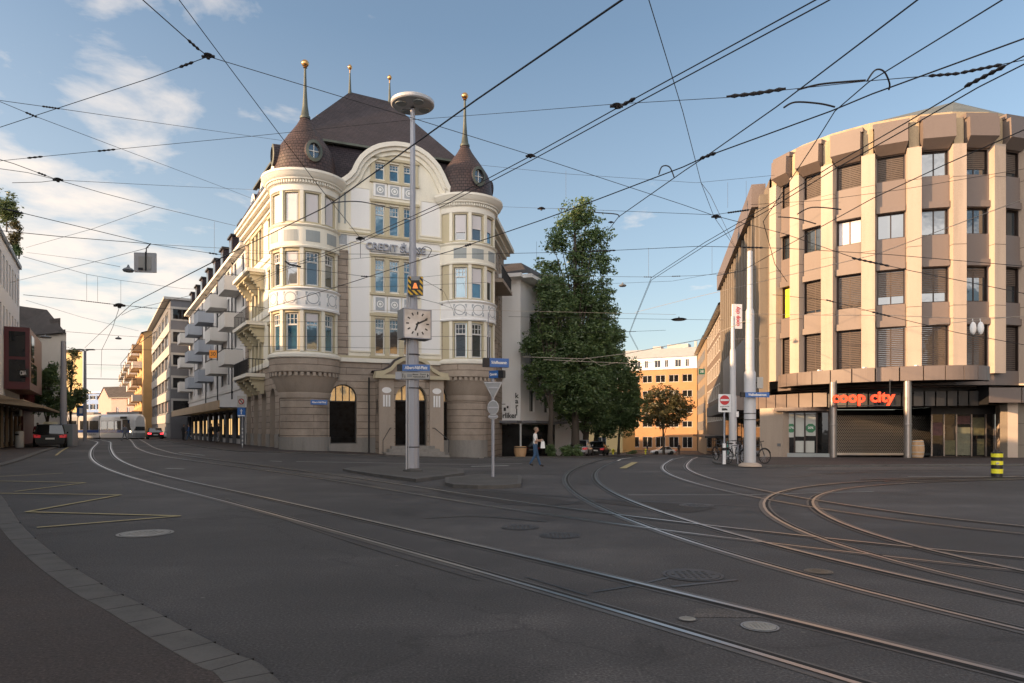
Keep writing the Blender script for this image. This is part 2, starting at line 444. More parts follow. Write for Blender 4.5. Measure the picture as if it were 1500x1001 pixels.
def even(pts, s, it):
    out = [pts[0]]; rest = 0.0
    for a, b in zip(pts[:-1], pts[1:]):
        L = (b-a).length; d = s-rest
        while d < L: out.append(a.lerp(b, d/L)); d += s
        rest = L-(d-s)
    out.append(pts[-1])
    for _ in range(it):
        out = [out[0]]+[out[i]*.5+(out[i-1]+out[i+1])*.25 for i in range(1, len(out)-1)]+[out[-1]]
    return out
TR = []
def track(pix, ext0=None, ext1=None, gauge=1.0, h=0.006, name='tram_track'):
    base = [G(*p) for p in pix]
    base = [Vector((p.x, p.y, 0)) for p in base]
    if ext0: base.insert(0, Vector((ext0[0], ext0[1], 0)))
    if ext1: base.append(Vector((ext1[0], ext1[1], 0)))
    path = even(base, .8, 45)
    mb = MB()
    for off, sgn in ((0, 1), (gauge, -1)):
        pth = offs(path, off) if off else path
        strip(mb, pth, -.12, .12, h-.003, M['bed'])
        strip(mb, pth, -.027-.012*sgn, .027-.012*sgn, h+.004, M['steel'])
        strip(mb, pth, min(sgn*.017, sgn*.075), max(sgn*.017, sgn*.075), h+.002, M['groove'])
    struct(mb.build(name)); TR.append(path)
track([(1280, 1001), (1020, 925), (850, 875), (750, 848), (650, 824), (550, 795), (450, 767), (350, 740), (280, 721), (200, 702), (150, 687), (131, 673), (135, 658), (145, 648)], ext0=(4.4, 1.5), ext1=(-62, 98))
track([(1500, 957), (1400, 925), (1300, 894), (1200, 862), (1100, 832), (1025, 805), (960, 783), (910, 763), (860, 742), (830, 721), (820, 706), (825, 695), (848, 682), (885, 674), (925, 669)], ext0=(7.2, 1.0), h=.007)
track([(1500, 905), (1400, 875), (1300, 846), (1230, 825), (1175, 802), (1130, 777), (1100, 755), (1090, 740), (1092, 728), (1112, 717), (1170, 710), (1260, 703)], ext0=(9, 1.5), ext1=(32, 27.0), h=.009)
track([(1500, 801), (1350, 777), (1250, 760), (1160, 741), (1110, 731), (1050, 720), (1000, 706), (968, 692), (962, 684), (985, 675), (1003, 670)], ext0=(16, 6.5), h=.008)
track([(1500, 847), (1390, 832), (1130, 798), (970, 779), (860, 765), (750, 750), (650, 732), (520, 708), (400, 689), (280, 676), (222, 668), (200, 657), (195, 649)], ext0=(12, 4), ext1=(-55, 98), h=.0065)
track([(1260, 703), (1500, 697)], h=.008, ext1=(34, 24))

# seams, tar lines and road paint
mk = MB(); my = MB(); tar = MB()
M['tar'] = plain('tar_seam', (.02, .02, .022), .45)
def pl(mb, pix, w, m, h=.012, sm=False):
    p = [G(*q) for q in pix]; p = [Vector((q.x, q.y, 0)) for q in p]
    if sm: p = smooth(p, 5)
    strip(mb, resample(p, 1.0), -w/2, w/2, h, m)
for a in ([(54, 774), (264, 757)], [(264, 757), (39, 751)], [(39, 751), (177, 726)], [(177, 726), (-40, 723)], [(22, 721), (125, 708)], [(125, 708), (-30, 705)], [(-20, 700), (92, 694)], [(0, 680), (52, 667)], [(82, 668), (100, 656)]):
    pl(my, a, .11, M['lineyellow'], h=.012+random.random()*.002)
for a, w in (([(395, 676), (413, 677)], .12), ([(434, 677), (560, 679), (700, 681), (765, 680)], .12), ([(690, 684), (745, 683)], .3), ([(920, 726), (1090, 726), (1160, 724), (1280, 721)], .05), ([(345, 655), (362, 662)], .12),
             ([(262, 664), (300, 668)], .1), ([(170, 664), (192, 664)], .14), ([(243, 687), (270, 688)], .15), ([(905, 676), (925, 671)], .12), ([(1330, 699), (1500, 699)], .08)):
    pl(mk, a, w, M['linewhite'])
for a in ([(912, 687), (930, 678)],): pl(my, a, .3, M['lineyellow'], h=.014)
struct(mk.build('road_marking')); struct(my.build('road_marking'))
for a in ([(600, 712), (740, 722), (900, 733), (1100, 742)], [(750, 737), (640, 727), (560, 724)], [(870, 868), (930, 858), (1000, 842)], [(770, 846), (860, 873)], [(730, 738), (800, 742), (850, 735)], [(620, 760), (700, 757), (800, 765)],
          [(330, 730), (500, 790), (700, 850)], [(985, 860), (1080, 850)], [(1180, 694), (1500, 690)], [(1150, 700), (1330, 688), (1500, 686)]):
    pl(tar, a, random.uniform(.03, .07), M['tar'], h=.0045, sm=True)
struct(tar.build('road_seam'))
M['patch'] = asphalt('patched_asphalt', (.040, .036, .035), (.047, .042, .040)); M['patchlight'] = asphalt('old_asphalt', (.085, .078, .074), (.095, .085, .08))
pt = MB(); k_ = 0
for quad, m in (([(640, 722), (760, 741), (860, 739), (735, 719)], 'patch'), ([(860, 735), (1010, 752), (1050, 745), (905, 731)], 'patch'), ([(540, 716), (630, 722), (640, 714), (560, 709)], 'patchlight'), ([(1015, 905), (1110, 905), (1105, 893), (1020, 892)], 'patchlight'),
        ([(1180, 690), (1420, 689), (1400, 684), (1190, 684)], 'patchlight'), ([(430, 694), (560, 712), (600, 707), (480, 692)], 'patchlight')):
    c = [G(*q) for q in quad]; n_ = 12; k_ += 1
    vs = []
    for i in range(n_+1):
        for j in range(n_+1):
            p_ = c[0].lerp(c[1], i/n_).lerp(c[3].lerp(c[2], i/n_), j/n_); vs.append(lift(p_, .0025+.0004*(k_ % 3)+.0002*p_.y))
    pt.add(vs, [(i*(n_+1)+j, (i+1)*(n_+1)+j, (i+1)*(n_+1)+j+1, i*(n_+1)+j+1) for i in range(n_) for j in range(n_)], M[m])
struct(pt.build('road_patch'))

# manhole covers
def cover(px, py, w, label, m, ring=None):
    c = G(px, py); r = w/2/F*c.y
    mb = MB(); z = c.z+.007
    t = thing('manhole_cover', label, 'manhole cover', (c.x, c.y, c.z))
    n = 28
    def disc(r0, r1, zz, m):
        vs = [(c.x+rr*math.cos(6.2832*i/n), c.y+rr*math.sin(6.2832*i/n), zz) for rr in (r0, r1) for i in range(n)]
        return vs, [(i, (i+1) % n, n+(i+1) % n, n+i) for i in range(n)], m
    vs, fs, mm = disc(.001, r*.86, z+.004, m); mb.add(vs, fs, mm)
    for k in range(-3, 4):
        for j in range(-3, 4):
            if k*k+j*j < 10: mb.box((c.x+k*r*.22, c.y+j*r*.22, z+.007), (r*.11, r*.11, .006), m)
    mb.build('lid', t)
    mb = MB(); vs, fs, mm = disc(r*.89, r, z+.002, ring or M['iron']); mb.add(vs, fs, mm); mb.build('ring', t)
cover(213, 782, 76, 'large pale manhole cover beside the yellow zigzag lines', M['ironpale'], M['ironpale'])
cover(1113, 919, 54, 'greenish manhole cover inside a pale ring, between two rails', M['ironpale'], M['signgrey'])
cover(1015, 843, 88, 'widest dark manhole cover, between the front tram tracks', M['iron'])
cover(762, 773, 56, 'dark manhole cover just short of the traffic islands', M['iron'])
cover(820, 785, 60, 'dark manhole cover next to the curving rails', M['iron'])
cover(1199, 838, 40, 'small tan manhole cover beside the curving orange rails', M['ironwarm'], M['ironwarm'])
cover(1007, 908, 28, 'smallest grey round cap in the asphalt between rails', M['ironpale'])
cover(1020, 741, 50, 'dark manhole cover between tracks towards the street with trees', M['iron'])

# ------------------------------------------------------------------ pavements and kerbs
def pavement(kerb, back, h=.1, kw=.25, m=None, kn='kerb', pn='pavement', dz=0.0):
    """kerb: list of xy on the road side, back: matching list of xy"""
    a = smooth([Vector((p[0], p[1], 0)) for p in kerb], 6); b = smooth([Vector((p[0], p[1], 0)) for p in back], 6)
    ins = []
    oL = offs(a, -kw); oR = offs(a, kw); mid = len(a)//2
    ins = oL if (oL[mid]-b[mid]).length < (oR[mid]-b[mid]).length else oR
    mb = MB(); n = len(a); K = 8
    vs = [lift(ins[i].lerp(b[i], j/K), h) for i in range(n) for j in range(K+1)]
    mb.add(vs, [(i*(K+1)+j, i*(K+1)+j+1, (i+1)*(K+1)+j+1, (i+1)*(K+1)+j) for i in range(n-1) for j in range(K)], m or M['pave'], True)
    struct(mb.build(pn))
    mb = MB()
    acc = 0; 
    vs = []
    for i in range(n): vs += [lift(a[i], -.05), lift(a[i], h-.012), lift(a[i].lerp(ins[i], .08), h+.004), lift(ins[i], h+.004), lift(ins[i], h-.06)]
    mb.add(vs, [(i*5+j, (i+1)*5+j, (i+1)*5+j+1, i*5+j+1) for i in range(n-1) for j in range(4)], M['granite'])
    # kerb stone joints
    for i in range(0, n, 3):
        mb.corners([lift(a[i]+Vector((dx, dy, 0)), hh) for hh in (h-.1, h+.0055) for dx, dy in ((-.004, -.004), (.004, -.004))]*1+[lift(ins[i]+Vector((dx, dy, 0)), hh) for hh in (h-.1, h+.0055) for dx, dy in ((-.004, .004), (.004, .004))], M['groove'])
    struct(mb.build(kn))
def gp(*pix): return [(lambda p: (p.x, p.y))(G(*q)) for q in pix]
kerbL = [(-.3, 2.6)]+gp((400, 1001), (350, 972), (280, 935), (210, 896), (150, 865), (80, 818), (30, 772), (0, 728))+[(-16, 20.5), (-19.8, 25.6)]+gp((40, 672), (85, 655))+[(-41, 60), (-50, 76)]
def facC(y): return -6.7-.59*y
backL = [(-8, .5), (-9, 3), (-9.7, 5), (-10.5, 6.5), (-11.2, 7.6), (-12.2, 9.2), (-13.4, 11.4), (-15.5, 14.8), (-18, 18.8), (-20.5, 23.2), (-23, 27.5), (-30, 38), (-37, 49), (-46.5, 62), (-56, 80)]
pavement(kerbL, backL, h=.07, kw=.31)
# kerb in front of the corner building and along the street beyond it
pavement([(-2, 41.5), (-7.5, 39.6), (-13.2, 38.6), (-16.2, 39.8), (-18.5, 43), (-21.5, 47.5), (-27, 56.5), (-44, 84), (-52, 97)], [(-3.5, 47), (-8, 45), (-12, 44), (-14.5, 44), (-15.8, 46), (-19, 51.5), (-24, 59.5), (-42, 90), (-49, 100)], h=.06, kw=.2)
# pavement at the shop on the other side
pavement([(70, 27.2), (40, 29.5), (30, 31.0), (22, 31.0), (12.5, 30.2), (10.2, 31.2), (10.0, 34), (12.5, 42), (16.2, 58), (24, 96), (30, 124)], [(70, 40), (40, 41), (32, 42), (25, 42.5), (19.5, 44.8), (18.2, 45.5), (18.4, 47), (19, 50), (22, 66), (30, 100), (36, 126)], h=.09, kw=.3)
# pavement under the trees
pavement([(26, 126), (17.5, 96), (11.5, 70), (7.2, 55), (4.5, 49.5), (1.5, 47.0), (-2, 46.4)], [(10, 126), (8, 100), (5, 76), (2, 60), (1.0, 57), (-1, 57), (-2.4, 50)], h=.08, kw=.2)
def island(pix, back, name='traffic_island'):
    f = [(lambda p: (p.x, p.y))(G(*q)) for q in pix]
    poly = f+back; cx = sum(p[0] for p in poly)/len(poly); cy = sum(p[1] for p in poly)/len(poly)
    ins = [(lerp(p[0], cx, .1 if abs(p[0]-cx) > .4 else .2), lerp(p[1], cy, .16)) for p in poly]
    mb = MB(); n = len(poly); z = gz(cx, cy)
    vs = [(p[0], p[1], z-.1) for p in poly]+[(p[0], p[1], z+.105) for p in poly]+[(p[0], p[1], z+.12) for p in ins]
    mb.add(vs, [(k*n+i, k*n+(i+1) % n, (k+1)*n+(i+1) % n, (k+1)*n+i) for k in range(2) for i in range(n)], M['granite'])
    mb.add([(p[0], p[1], z+.121) for p in ins], [range(n)], M['cobble'])
    struct(mb.build(name))
island([(502, 689.5), (510, 692), (545, 698), (609, 707), (655, 701), (680, 697)], [(-1.95, 27.0), (-2.8, 28.2), (-5.2, 28.9), (-6.6, 28.6)])
island([(652, 712), (664, 715), (700, 716.5), (740, 716), (763, 714)], [(.33, 22.6), (.28, 23.4), (-1.2, 23.8), (-2.2, 22.4)])

# ------------------------------------------------------------------ sky, sun, camera
SUN_AZ = Vector((-.962, -.274, 0)).normalized(); EL = R(13.5)
w = bpy.data.worlds.new('World'); sc.world = w; w.use_nodes = True; nt = w.node_tree; nt.nodes.clear()
out = nd(nt, 'ShaderNodeOutputWorld'); bg = nd(nt, 'ShaderNodeBackground')
sky = nd(nt, 'ShaderNodeTexSky', sky_type='NISHITA', sun_disc=False); sky.sun_elevation = EL; sky.sun_rotation = math.atan2(SUN_AZ.x, SUN_AZ.y)
sky.altitude = 400; sky.air_density = 1.0; sky.dust_density = 1.6; sky.ozone_density = 1.5
tc = nd(nt, 'ShaderNodeTexCoord').outputs['Generated']; sp = nd(nt, 'ShaderNodeSeparateXYZ'); nt.links.new(tc, sp.inputs[0])
zz = mth(nt, 'MAXIMUM', mth(nt, 'ADD', sp.outputs[2], .10), .03)
cb = nd(nt, 'ShaderNodeCombineXYZ'); nt.links.new(mth(nt, 'DIVIDE', sp.outputs[0], zz), cb.inputs[0]); nt.links.new(mth(nt, 'DIVIDE', sp.outputs[1], zz), cb.inputs[1])
n1 = nd(nt, 'ShaderNodeTexNoise'); n1.inputs['Scale'].default_value = 2.5; n1.inputs['Detail'].default_value = 9; n1.inputs['Roughness'].default_value = .58; n1.inputs['Distortion'].default_value = .25
mp = nd(nt, 'ShaderNodeMapping'); mp.inputs['Location'].default_value = (5.3, 2.9, 0); mp.inputs['Scale'].default_value = (1, 1, 1); nt.links.new(cb.outputs[0], mp.inputs[0]); nt.links.new(mp.outputs[0], n1.inputs['Vector'])
# more cloud towards the west (left), thin veil low down
west = mth(nt, 'ADD', mth(nt, 'MULTIPLY_ADD', sp.outputs[0], -.26, -.05), mth(nt, 'MULTIPLY', mth(nt, 'MAXIMUM', mth(nt, 'SUBTRACT', sp.outputs[2], .30), 0.0), -.45))
low = mth(nt, 'MULTIPLY', mth(nt, 'MAXIMUM', mth(nt, 'SUBTRACT', .34, sp.outputs[2]), 0.0), mth(nt, 'MAXIMUM', mth(nt, 'MULTIPLY_ADD', sp.outputs[0], -1.6, .1), 0.0))
cm = mth(nt, 'ADD', mth(nt, 'ADD', n1.outputs['Fac'], west), mth(nt, 'MULTIPLY', low, .85))
back_ = mth(nt, 'MULTIPLY', mth(nt, 'MAXIMUM', mth(nt, 'MULTIPLY', sp.outputs[1], -1.0), 0.0), .32)  # bright cloud added behind the camera, unseen, to fill the shaded fronts
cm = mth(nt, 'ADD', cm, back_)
mask = ramp(nt, cm, [(.54, 0.0), (.64, .45), (.78, .95)])
veil = ramp(nt, sp.outputs[2], [(.0, .5), (.22, .22), (.5, .04)])
CLOUD = (3.9, 3.5, 3.15)
skyc = mixc(nt, 1.0, sky.outputs[0], (.85, .845, .80), 'MULTIPLY')
vc = mixc(nt, ramp(nt, mth(nt, 'MULTIPLY', sp.outputs[0], -1.0), [(.0, 0.0), (.55, 1.0)]), (2.5, 2.6, 2.75), (3.5, 3.1, 2.65))
c1 = mixc(nt, veil, skyc, vc)
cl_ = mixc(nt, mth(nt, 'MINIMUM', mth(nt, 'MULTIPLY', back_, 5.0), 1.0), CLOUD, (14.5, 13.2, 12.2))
c2 = mixc(nt, mask, c1, cl_)
over = ramp(nt, sp.outputs[2], [(.58, 0.0), (.80, 1.0)])  # bright overhead cap added out of view to lift ground and walls
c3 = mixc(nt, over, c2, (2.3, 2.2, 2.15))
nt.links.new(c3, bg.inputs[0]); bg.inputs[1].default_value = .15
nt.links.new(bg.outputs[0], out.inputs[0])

sl = bpy.data.lights.new('sun', 'SUN'); sl.energy = 5.0; sl.angle = R(.5); sl.color = (1.0, .63, .34)
so = bpy.data.objects.new('sun', sl); COL.objects.link(so)
sv = SUN_AZ*math.cos(EL)+Vector((0, 0, math.sin(EL)))
so.rotation_euler = sv.to_track_quat('Z', 'Y').to_euler(); so.location = (-40, 0, 60)

cam = bpy.data.cameras.new('camera'); co = bpy.data.objects.new('camera', cam); COL.objects.link(co)
co.location = (0, 0, H); co.rotation_euler = (R(90), 0, 0)
cam.sensor_width = 36; cam.lens = 24; cam.shift_y = (HY-500.5)/1500; cam.clip_end = 6000; cam.clip_start = .1
sc.camera = co
sc.view_settings.view_transform = 'Standard'; sc.view_settings.look = 'None'; sc.view_settings.exposure = .9; sc.view_settings.gamma = 1
# ------------------------------------------------------------------ corner building with two domed bays
CL = Vector((-13.03, 43.0)); CR = Vector((-3.26, 47.2))
ud = (CR-CL).normalized(); nf = Vector((ud.y, -ud.x)); UR = (CR-CL).length
O = CL+nf*.7
FF = linemap(O, O+ud*UR)
wl = Vector((-.52, .854)).normalized(); ml = Vector((-wl.y, wl.x))      # street wall: along, outward
FOOT = CL+ml*1.08
LW_far = FOOT+wl*13.6
LWm = linemap(LW_far, FOOT)          # u from the far end to the corner
LT = lambda t: 13.6-t
dr = Vector((.13, .99)).normalized(); nr = Vector((dr.y, -dr.x))
RF = CR+nr*1.0
RWm = linemap(RF, RF+dr*12)
def tower_map(C, r):
    def fm(a, d, z):
        w = R(a); q = nf*math.cos(w)+ud*math.sin(w); return Vector((C.x+q.x*(r+d), C.y+q.y*(r+d), z))
    return fm
KU = 180/math.pi/2.0      # degrees per metre on the bay
cs = thing('bank_building', 'cream and white corner bank building with two domed round bays and curved gable', 'building', (CL.x, CL.y, 0))

# ---- ground floor: rusticated brown stone
mb = MB()
def zf(px, py): return FF.zpx(px, py)
ua, ub = FF.upx(482.5), FF.upx(522.5)
uc, ue = FF.upx(639), FF.upx(669)
pu0, pu1 = FF.upx(556, 1.3), FF.upx(648, 1.3)
sill, atop = FF.zpx(500, 650), FF.zpx(502, 563)
wall(mb, FF, 1.2, UR-1.0, -.7, 5.95, [(ua, ub, sill, atop, True), (uc, ue, sill-.15, atop-.05, True), (pu0+.9, pu1-.9, .2, 4.4)], M['stone'], .35, M['stone_plain'])
T15 = tower_map(CL, 1.5); T15R = tower_map(CR, 1.5)
wall(mb, T15, -150, 75, -.7, 5.95, [], M['stone'], du=9)
wall(mb, T15R, -75, 125, -.9, 5.95, [], M['stone'], du=9)
arch = [1.5+2.75*k for k in range(5)]
wall(mb, LWm, 0, LT(.3), -.2, 5.95, [(LT(t+.78), LT(t-.78), .35, 4.45, True) for t in arch], M['stone'], .45, M['stone_plain'])
wall(mb, RWm, .5, 12, -1.2, 5.95, [], M['stone'])
mb.build('ground_floor_wall', cs)
# plinth
mb = MB()
wall(mb, lambda u, d, z: FF(u, d+.06, z), 1.2, pu0+.3, -.7, 1.15, [(ua+.02, ub-.02, sill, 1.16)], M['plinth'], .05)
wall(mb, lambda u, d, z: FF(u, d+.06, z), pu1-.3, UR-1.0, -.7, .95, [], M['plinth'])
wall(mb, tower_map(CL, 1.58), -150, 75, -.7, 1.2, [], M['plinth'], du=9)
wall(mb, tower_map(CR, 1.58), -75, 125, -.9, .95, [], M['plinth'], du=9)
wall(mb, lambda u, d, z: LWm(u, d+.06, z), 0, LT(.3), -.2, 1.35, [(LT(t+.8), LT(t-.8), .3, 1.36) for t in arch], M['plinth'], .06)
mb.face([FF(1.2, .06, 1.15), FF(ua, .06, 1.15), FF(ua, 0, 1.15), FF(1.2, 0, 1.15)], M['plinth'])
mb.build('plinth', cs)
# corbels below the bays, dentils and sill band
def bay_rings(C, a0, a1, name_tower):
    A0 = math.atan2(nf.y, nf.x)
    def ring(prof, m, name, n=36):
        b = MB(); b.lathe((C.x, C.y, 0), prof, m, n, A0+R(a0), A0+R(a1)); return b.build(name, cs)
    ring([(1.5, 3.55), (1.56, 3.6), (1.62, 3.85), (1.6, 3.95), (1.68, 4.05), (1.85, 4.55), (2.02, 4.85), (2.05, 4.95), (1.98, 4.96)], M['stone_plain'], 'corbel')
    ring([(1.95, 4.96), (1.95, 5.12), (2.16, 5.14), (2.16, 5.98), (2.0, 5.99)], M['stone'], 'bay_base')
    b = MB(); tm = tower_map(C, 1.95)
    k = int((a1-a0)/9.2)
    for i in range(k):
        a = a0+(i+.5)*(a1-a0)/k
        b.mbox(tm, a-2.6, a+2.6, -.05, .2, 4.9, 5.13, M['stone_plain'])
    b.build('dentil', cs)
    ring([(2.0, 5.99), (2.22, 6.0), (2.26, 6.05), (2.26, 6.2), (2.16, 6.28), (2.0, 6.36)], M['cornice'], 'sill_band')
bay_rings(CL, -139, 69.5, 'l'); bay_rings(CR, -69.5, 119, 'r')
b = MB()
b.mbox(FF, 1.7, UR-1.7, -.1, .16, 5.96, 6.22, M['cornice']); b.mbox(FF, 1.7, UR-1.7, -.1, .1, 6.23, 6.36, M['olive'])
b.mbox(LWm, 0, LT(1.6), -.1, .16, 5.96, 6.25, M['cornice'])
b.mbox(RWm, 1.7, 12, -.1, .16, 5.96, 6.25, M['cornice'])
b.build('string_course', cs)

# shop windows in the arches
M['archglass'] = mat('deep_shop_glass', (.009, .010, .011), .15, var=.9, vs=2.2, fine=5, bst=0, spec=.03)
wf = window(cs, FF, ua, ub, sill, atop, M['black'], M['archglass'], d=-.3, cols=1, tr=FF.zpx(500, 588), sub=4, fw=.06, arch=True, name='arched_window')
def lunette(fm, a, b, tr, q, parent, m, d=-.255):
    r = (b-a)/2; c = (a+b)/2; zs = q-r; g = MB(); w0 = math.asin(max(-1, min(1, (tr-zs)/r)))
    pts = [fm(c+(r-.06)*math.cos(w0+(math.pi-2*w0)*i/14), d, zs+(r-.06)*math.sin(w0+(math.pi-2*w0)*i/14)) for i in range(15)]
    g.face(pts, m); return g.build('fanlight', parent)
lunette(FF, ua, ub, FF.zpx(500, 588), atop, wf, M['amberglass'])
wf = window(cs, FF, uc, ue, sill-.15, atop-.05, M['black'], M['archglass'], d=-.3, cols=1, tr=FF.zpx(655, 589), sub=4, fw=.06, arch=True, name='arched_window')
lunette(FF, uc, ue, FF.zpx(655, 589), atop-.05, wf, M['glass'])
for t in arch:
    window(cs, LWm, LT(t+.78), LT(t-.78), .35, 4.45, M['black'], M['glassdark'], d=-.42, cols=2, tr=3.3, fw=.07, arch=True, name='arched_window')

# ---- upper storeys of the bays
WIN = [(6.42, 8.72, 8.0), (10.36, 12.42, 11.8), (14.2, 15.95, None)]
def bay(C, a0, a1, cen, blinds):
    tm = tower_map(C, 2.0); mb = MB(); hw = 12.6
    ops = [(a-hw, a+hw, z0, z1) for a in cen for (z0, z1, t) in WIN]
    wall(mb, tm, a0, a1, 6.3, 16.9, ops, M['olive'], .2, M['olive'], du=7)
    # pilaster strips of lighter render between windows
    for a in [cen[0]-18]+[c+18 for c in cen]:
        if a0+3 < a < a1-3:
            for (z0, z1, t) in WIN: mb.mbox(tm, a-3.0, a+3.0, -.02, .09, z0-.05, z1+.22, M['cream'])
    mb.build('bay_wall', cs)
    A0 = math.atan2(nf.y, nf.x)
    for (zb, zt, m) in ((8.98, 10.16, M['white']), (12.72, 13.98, M['cream'])):
        p = MB(); p.lathe((C.x, C.y, 0), [(2.0, zb-.12), (2.16, zb-.1), (2.18, zb), (2.13, zb+.05), (2.13, zt-.12), (2.2, zt-.08), (2.24, zt), (2.16, zt+.06), (2.0, zt+.12)], m, 40, A0+R(a0), A0+R(a1)); p.build('parapet_band', cs)
    t2 = tower_map(C, 2.13)
    for a in cen:
        q = MB(); q.mbox(t2, a-11.5, a+11.5, -.04, .022, 9.16, 9.98, M['white'], 4)
        n = 20     # round painted ornament
        for zc, rr in ((9.57, .36),):
            pts = [(a+rr*KU*1.0*math.cos(6.2832*i/n), zc+rr*math.sin(6.2832*i/n)) for i in range(n)]
            pin = [(a+rr*.84*KU*math.cos(6.2832*i/n), zc+rr*.84*math.sin(6.2832*i/n)) for i in range(n)]
            for i in range(n):
                j = (i+1) % n
                q.face([t2(pts[i][0], .03, pts[i][1]), t2(pts[j][0], .03, pts[j][1]), t2(pin[j][0], .03, pin[j][1]), t2(pin[i][0], .03, pin[i][1])], M['ornament'])
            for sx in (-1, 1):
                for sz in (-1, 1):
                    q.mbox(t2, a+sx*10.3-1.6, a+sx*10.3+1.6, 0, .03, zc+sz*.33-.05, zc+sz*.33+.05, M['ornament']); q.mbox(t2, a+sx*11-.8, a+sx*11+.8, 0, .031, zc+sz*.24-.09, zc+sz*.24+.09, M['ornament'])
        q.build('parapet_panel', cs)
        q = MB(); q.mbox(t2, a-11.5, a+11.5, -.03, .015, 12.98, 13.66, M['panelgrey'], 4); q.build('parapet_panel', cs)
        for k, (z0, z1, tr) in enumerate(WIN):
            bl = M['blindwhite'] if k == 2 or (k+round(a)) % 5 == 1 else None
            bt = z1-.55-.25*(round(a) % 3)
            if k == 2: bt = blinds.get(round(a), z0+.06)
            gm = M['glass'] if (k+round(a)) % 3 else M['glassblue']
            window(cs, tm, a-hw+1.2, a+hw-1.2, z0+.02, z1-.02, M['winwhite'], gm, d=-.17, cols=1, tr=tr, sub=3, fw=.075, ku=KU, blind=bl, bl_to=bt)
    # frieze with dentils, cornice
    c = MB()
    c.lathe((C.x, C.y, 0), [(2.0, 16.0), (2.1, 16.05), (2.1, 16.4), (2.16, 16.45), (2.16, 16.62), (2.34, 16.66), (2.36, 16.74), (2.5, 16.84), (2.56, 17.0), (2.62, 17.06), (2.62, 17.2), (2.2, 17.32), (1.7, 17.36)], M['cornice'], 44, A0+R(a0), A0+R(a1))
    c.build('cornice', cs)
    d = MB(); td = tower_map(C, 2.15); k = int((a1-a0)/4.2)
    for i in range(k):
        a = a0+(i+.5)*(a1-a0)/k; d.mbox(td, a-1.1, a+1.1, -.03, .13, 16.47, 16.63, M['cornice'])
    d.build('dentil', cs)
    # onion dome, spire and gilded ball
    e = MB(); prof = [(1.98, 17.2), (1.9, 17.5), (1.86, 17.9), (1.84, 18.3), (1.76, 18.75), (1.6, 19.15), (1.35, 19.55), (1.06, 19.98), (.76, 20.4), (.52, 20.75), (.36, 21.05), (.27, 21.25)]
    e.lathe((C.x, C.y, 0), prof, M['scale'], 40); dm = e.build('dome', cs, local=(C.x, C.y, 0))
    e = MB(); e.lathe((C.x, C.y, 0), [(.34, 21.2), (.33, 21.34), (.26, 21.42), (.17, 22.0), (.105, 23.0), (.07, 24.3), (.05, 24.45)], M['copper'], 12); e.build('spire', cs)
    e = MB(); e.lathe((C.x, C.y, 24.4), [(.05, 0), (.13, .04), (.08, .1), (.17, .16), (.235, .28), (.235, .36), (.17, .48), (.06, .54), (0.001, .58)], M['gold'], 14); e.build('finial_ball', cs)
    for a in (9, -82) if C is CL else (9, 98):
        q = nf*math.cos(R(a))+ud*math.sin(R(a)); sdir = Vector((-q.y, q.x)); zc = 18.55; cc = C+q*1.88
        def om(u, d, z): return Vector((cc.x+sdir.x*u+q.x*d, cc.y+sdir.y*u+q.y*d, zc+z))
        f = MB(); n = 22
        for i in range(n):
            w0, w1 = 6.2832*i/n, 6.2832*(i+1)/n
            def pt(w, k, d): return om(.44*k*math.cos(w), d, .58*k*math.sin(w))
            f.face([pt(w0, 1.25, -.5), pt(w1, 1.25, -.5), pt(w1, 1.15, .12), pt(w0, 1.15, .12)], M['shingle'])
            f.face([pt(w0, 1.15, .12), pt(w1, 1.15, .12), pt(w1, .8, .16), pt(w0, .8, .16)], M['copper'])
            f.face([pt(w0, .8, .16), pt(w1, .8, .16), pt(w1, .72, -.06), pt(w0, .72, -.06)], M['dark'])
        f.mbox(om, -.02, .02, -.02, .03, -.42, .42, M['winwhite']); f.mbox(om, -.32, .32, -.021, .028, -.02, .02, M['winwhite'])
        fo = f.build('oval_window', cs)
        g_ = MB(); g_.face([om(.33*math.cos(6.2832*i/n), -.03, .44*math.sin(6.2832*i/n)) for i in range(n)], M['glass']); g_.build('pane', fo)
bay(CL, -139, 69.5, [-102, -66, -30, 6, 42], {})
bay(CR, -69.5, 119, [-28, 5, 40, 75], {5: 15.0, -28: 14.75, 40: 15.0, 75: 14.3})

# ---- central front with curved gable
OUT = [(492, 273), (504, 266), (511, 261), (517, 254), (522, 243), (528, 234), (536, 227), (545, 221.5), (554, 218), (565, 216), (577, 215), (590, 216.5), (602, 219), (612, 223.5), (622, 230), (631, 238.5), (639, 248), (645, 259), (649, 268), (653, 277), (657, 282.5), (661, 286), (666, 288)]
GO = [(FF.upx(x), FF.zpx(x, y)) for x, y in OUT]
u0, u1 = 1.85, UR-1.85
GO[0] = (u0-.1, GO[0][1]); GO[-1] = (u1+.1, GO[-1][1])
def ztop(u):
    for (a, za), (b, zb) in zip(GO[:-1], GO[1:]):
        if a <= u <= b: return lerp(za, zb, (u-a)/(b-a))
    return GO[0][1] if u < GO[0][0] else GO[-1][1]
cu = [(FF.upx(549.5), FF.upx(563.5)), (FF.upx(570.5), FF.upx(584.5)), (FF.upx(591.5), FF.upx(605.5))]
zy = lambda y: FF.zpx(577, y)
ROW = [(zy(520), zy(468), zy(482)), (zy(429), zy(382), zy(397)), (zy(346), zy(303), zy(317)), (zy(266), zy(241), zy(250))]
mb = MB()
wall(mb, FF, u0, u1, 6.3, 30, [(a, b, z0, z1) for (a, b) in cu for (z0, z1, t) in ROW], M['cream'], .22, M['olive'], ztop=ztop, uex=[p[0] for p in GO])
mb.build('front_wall', cs)
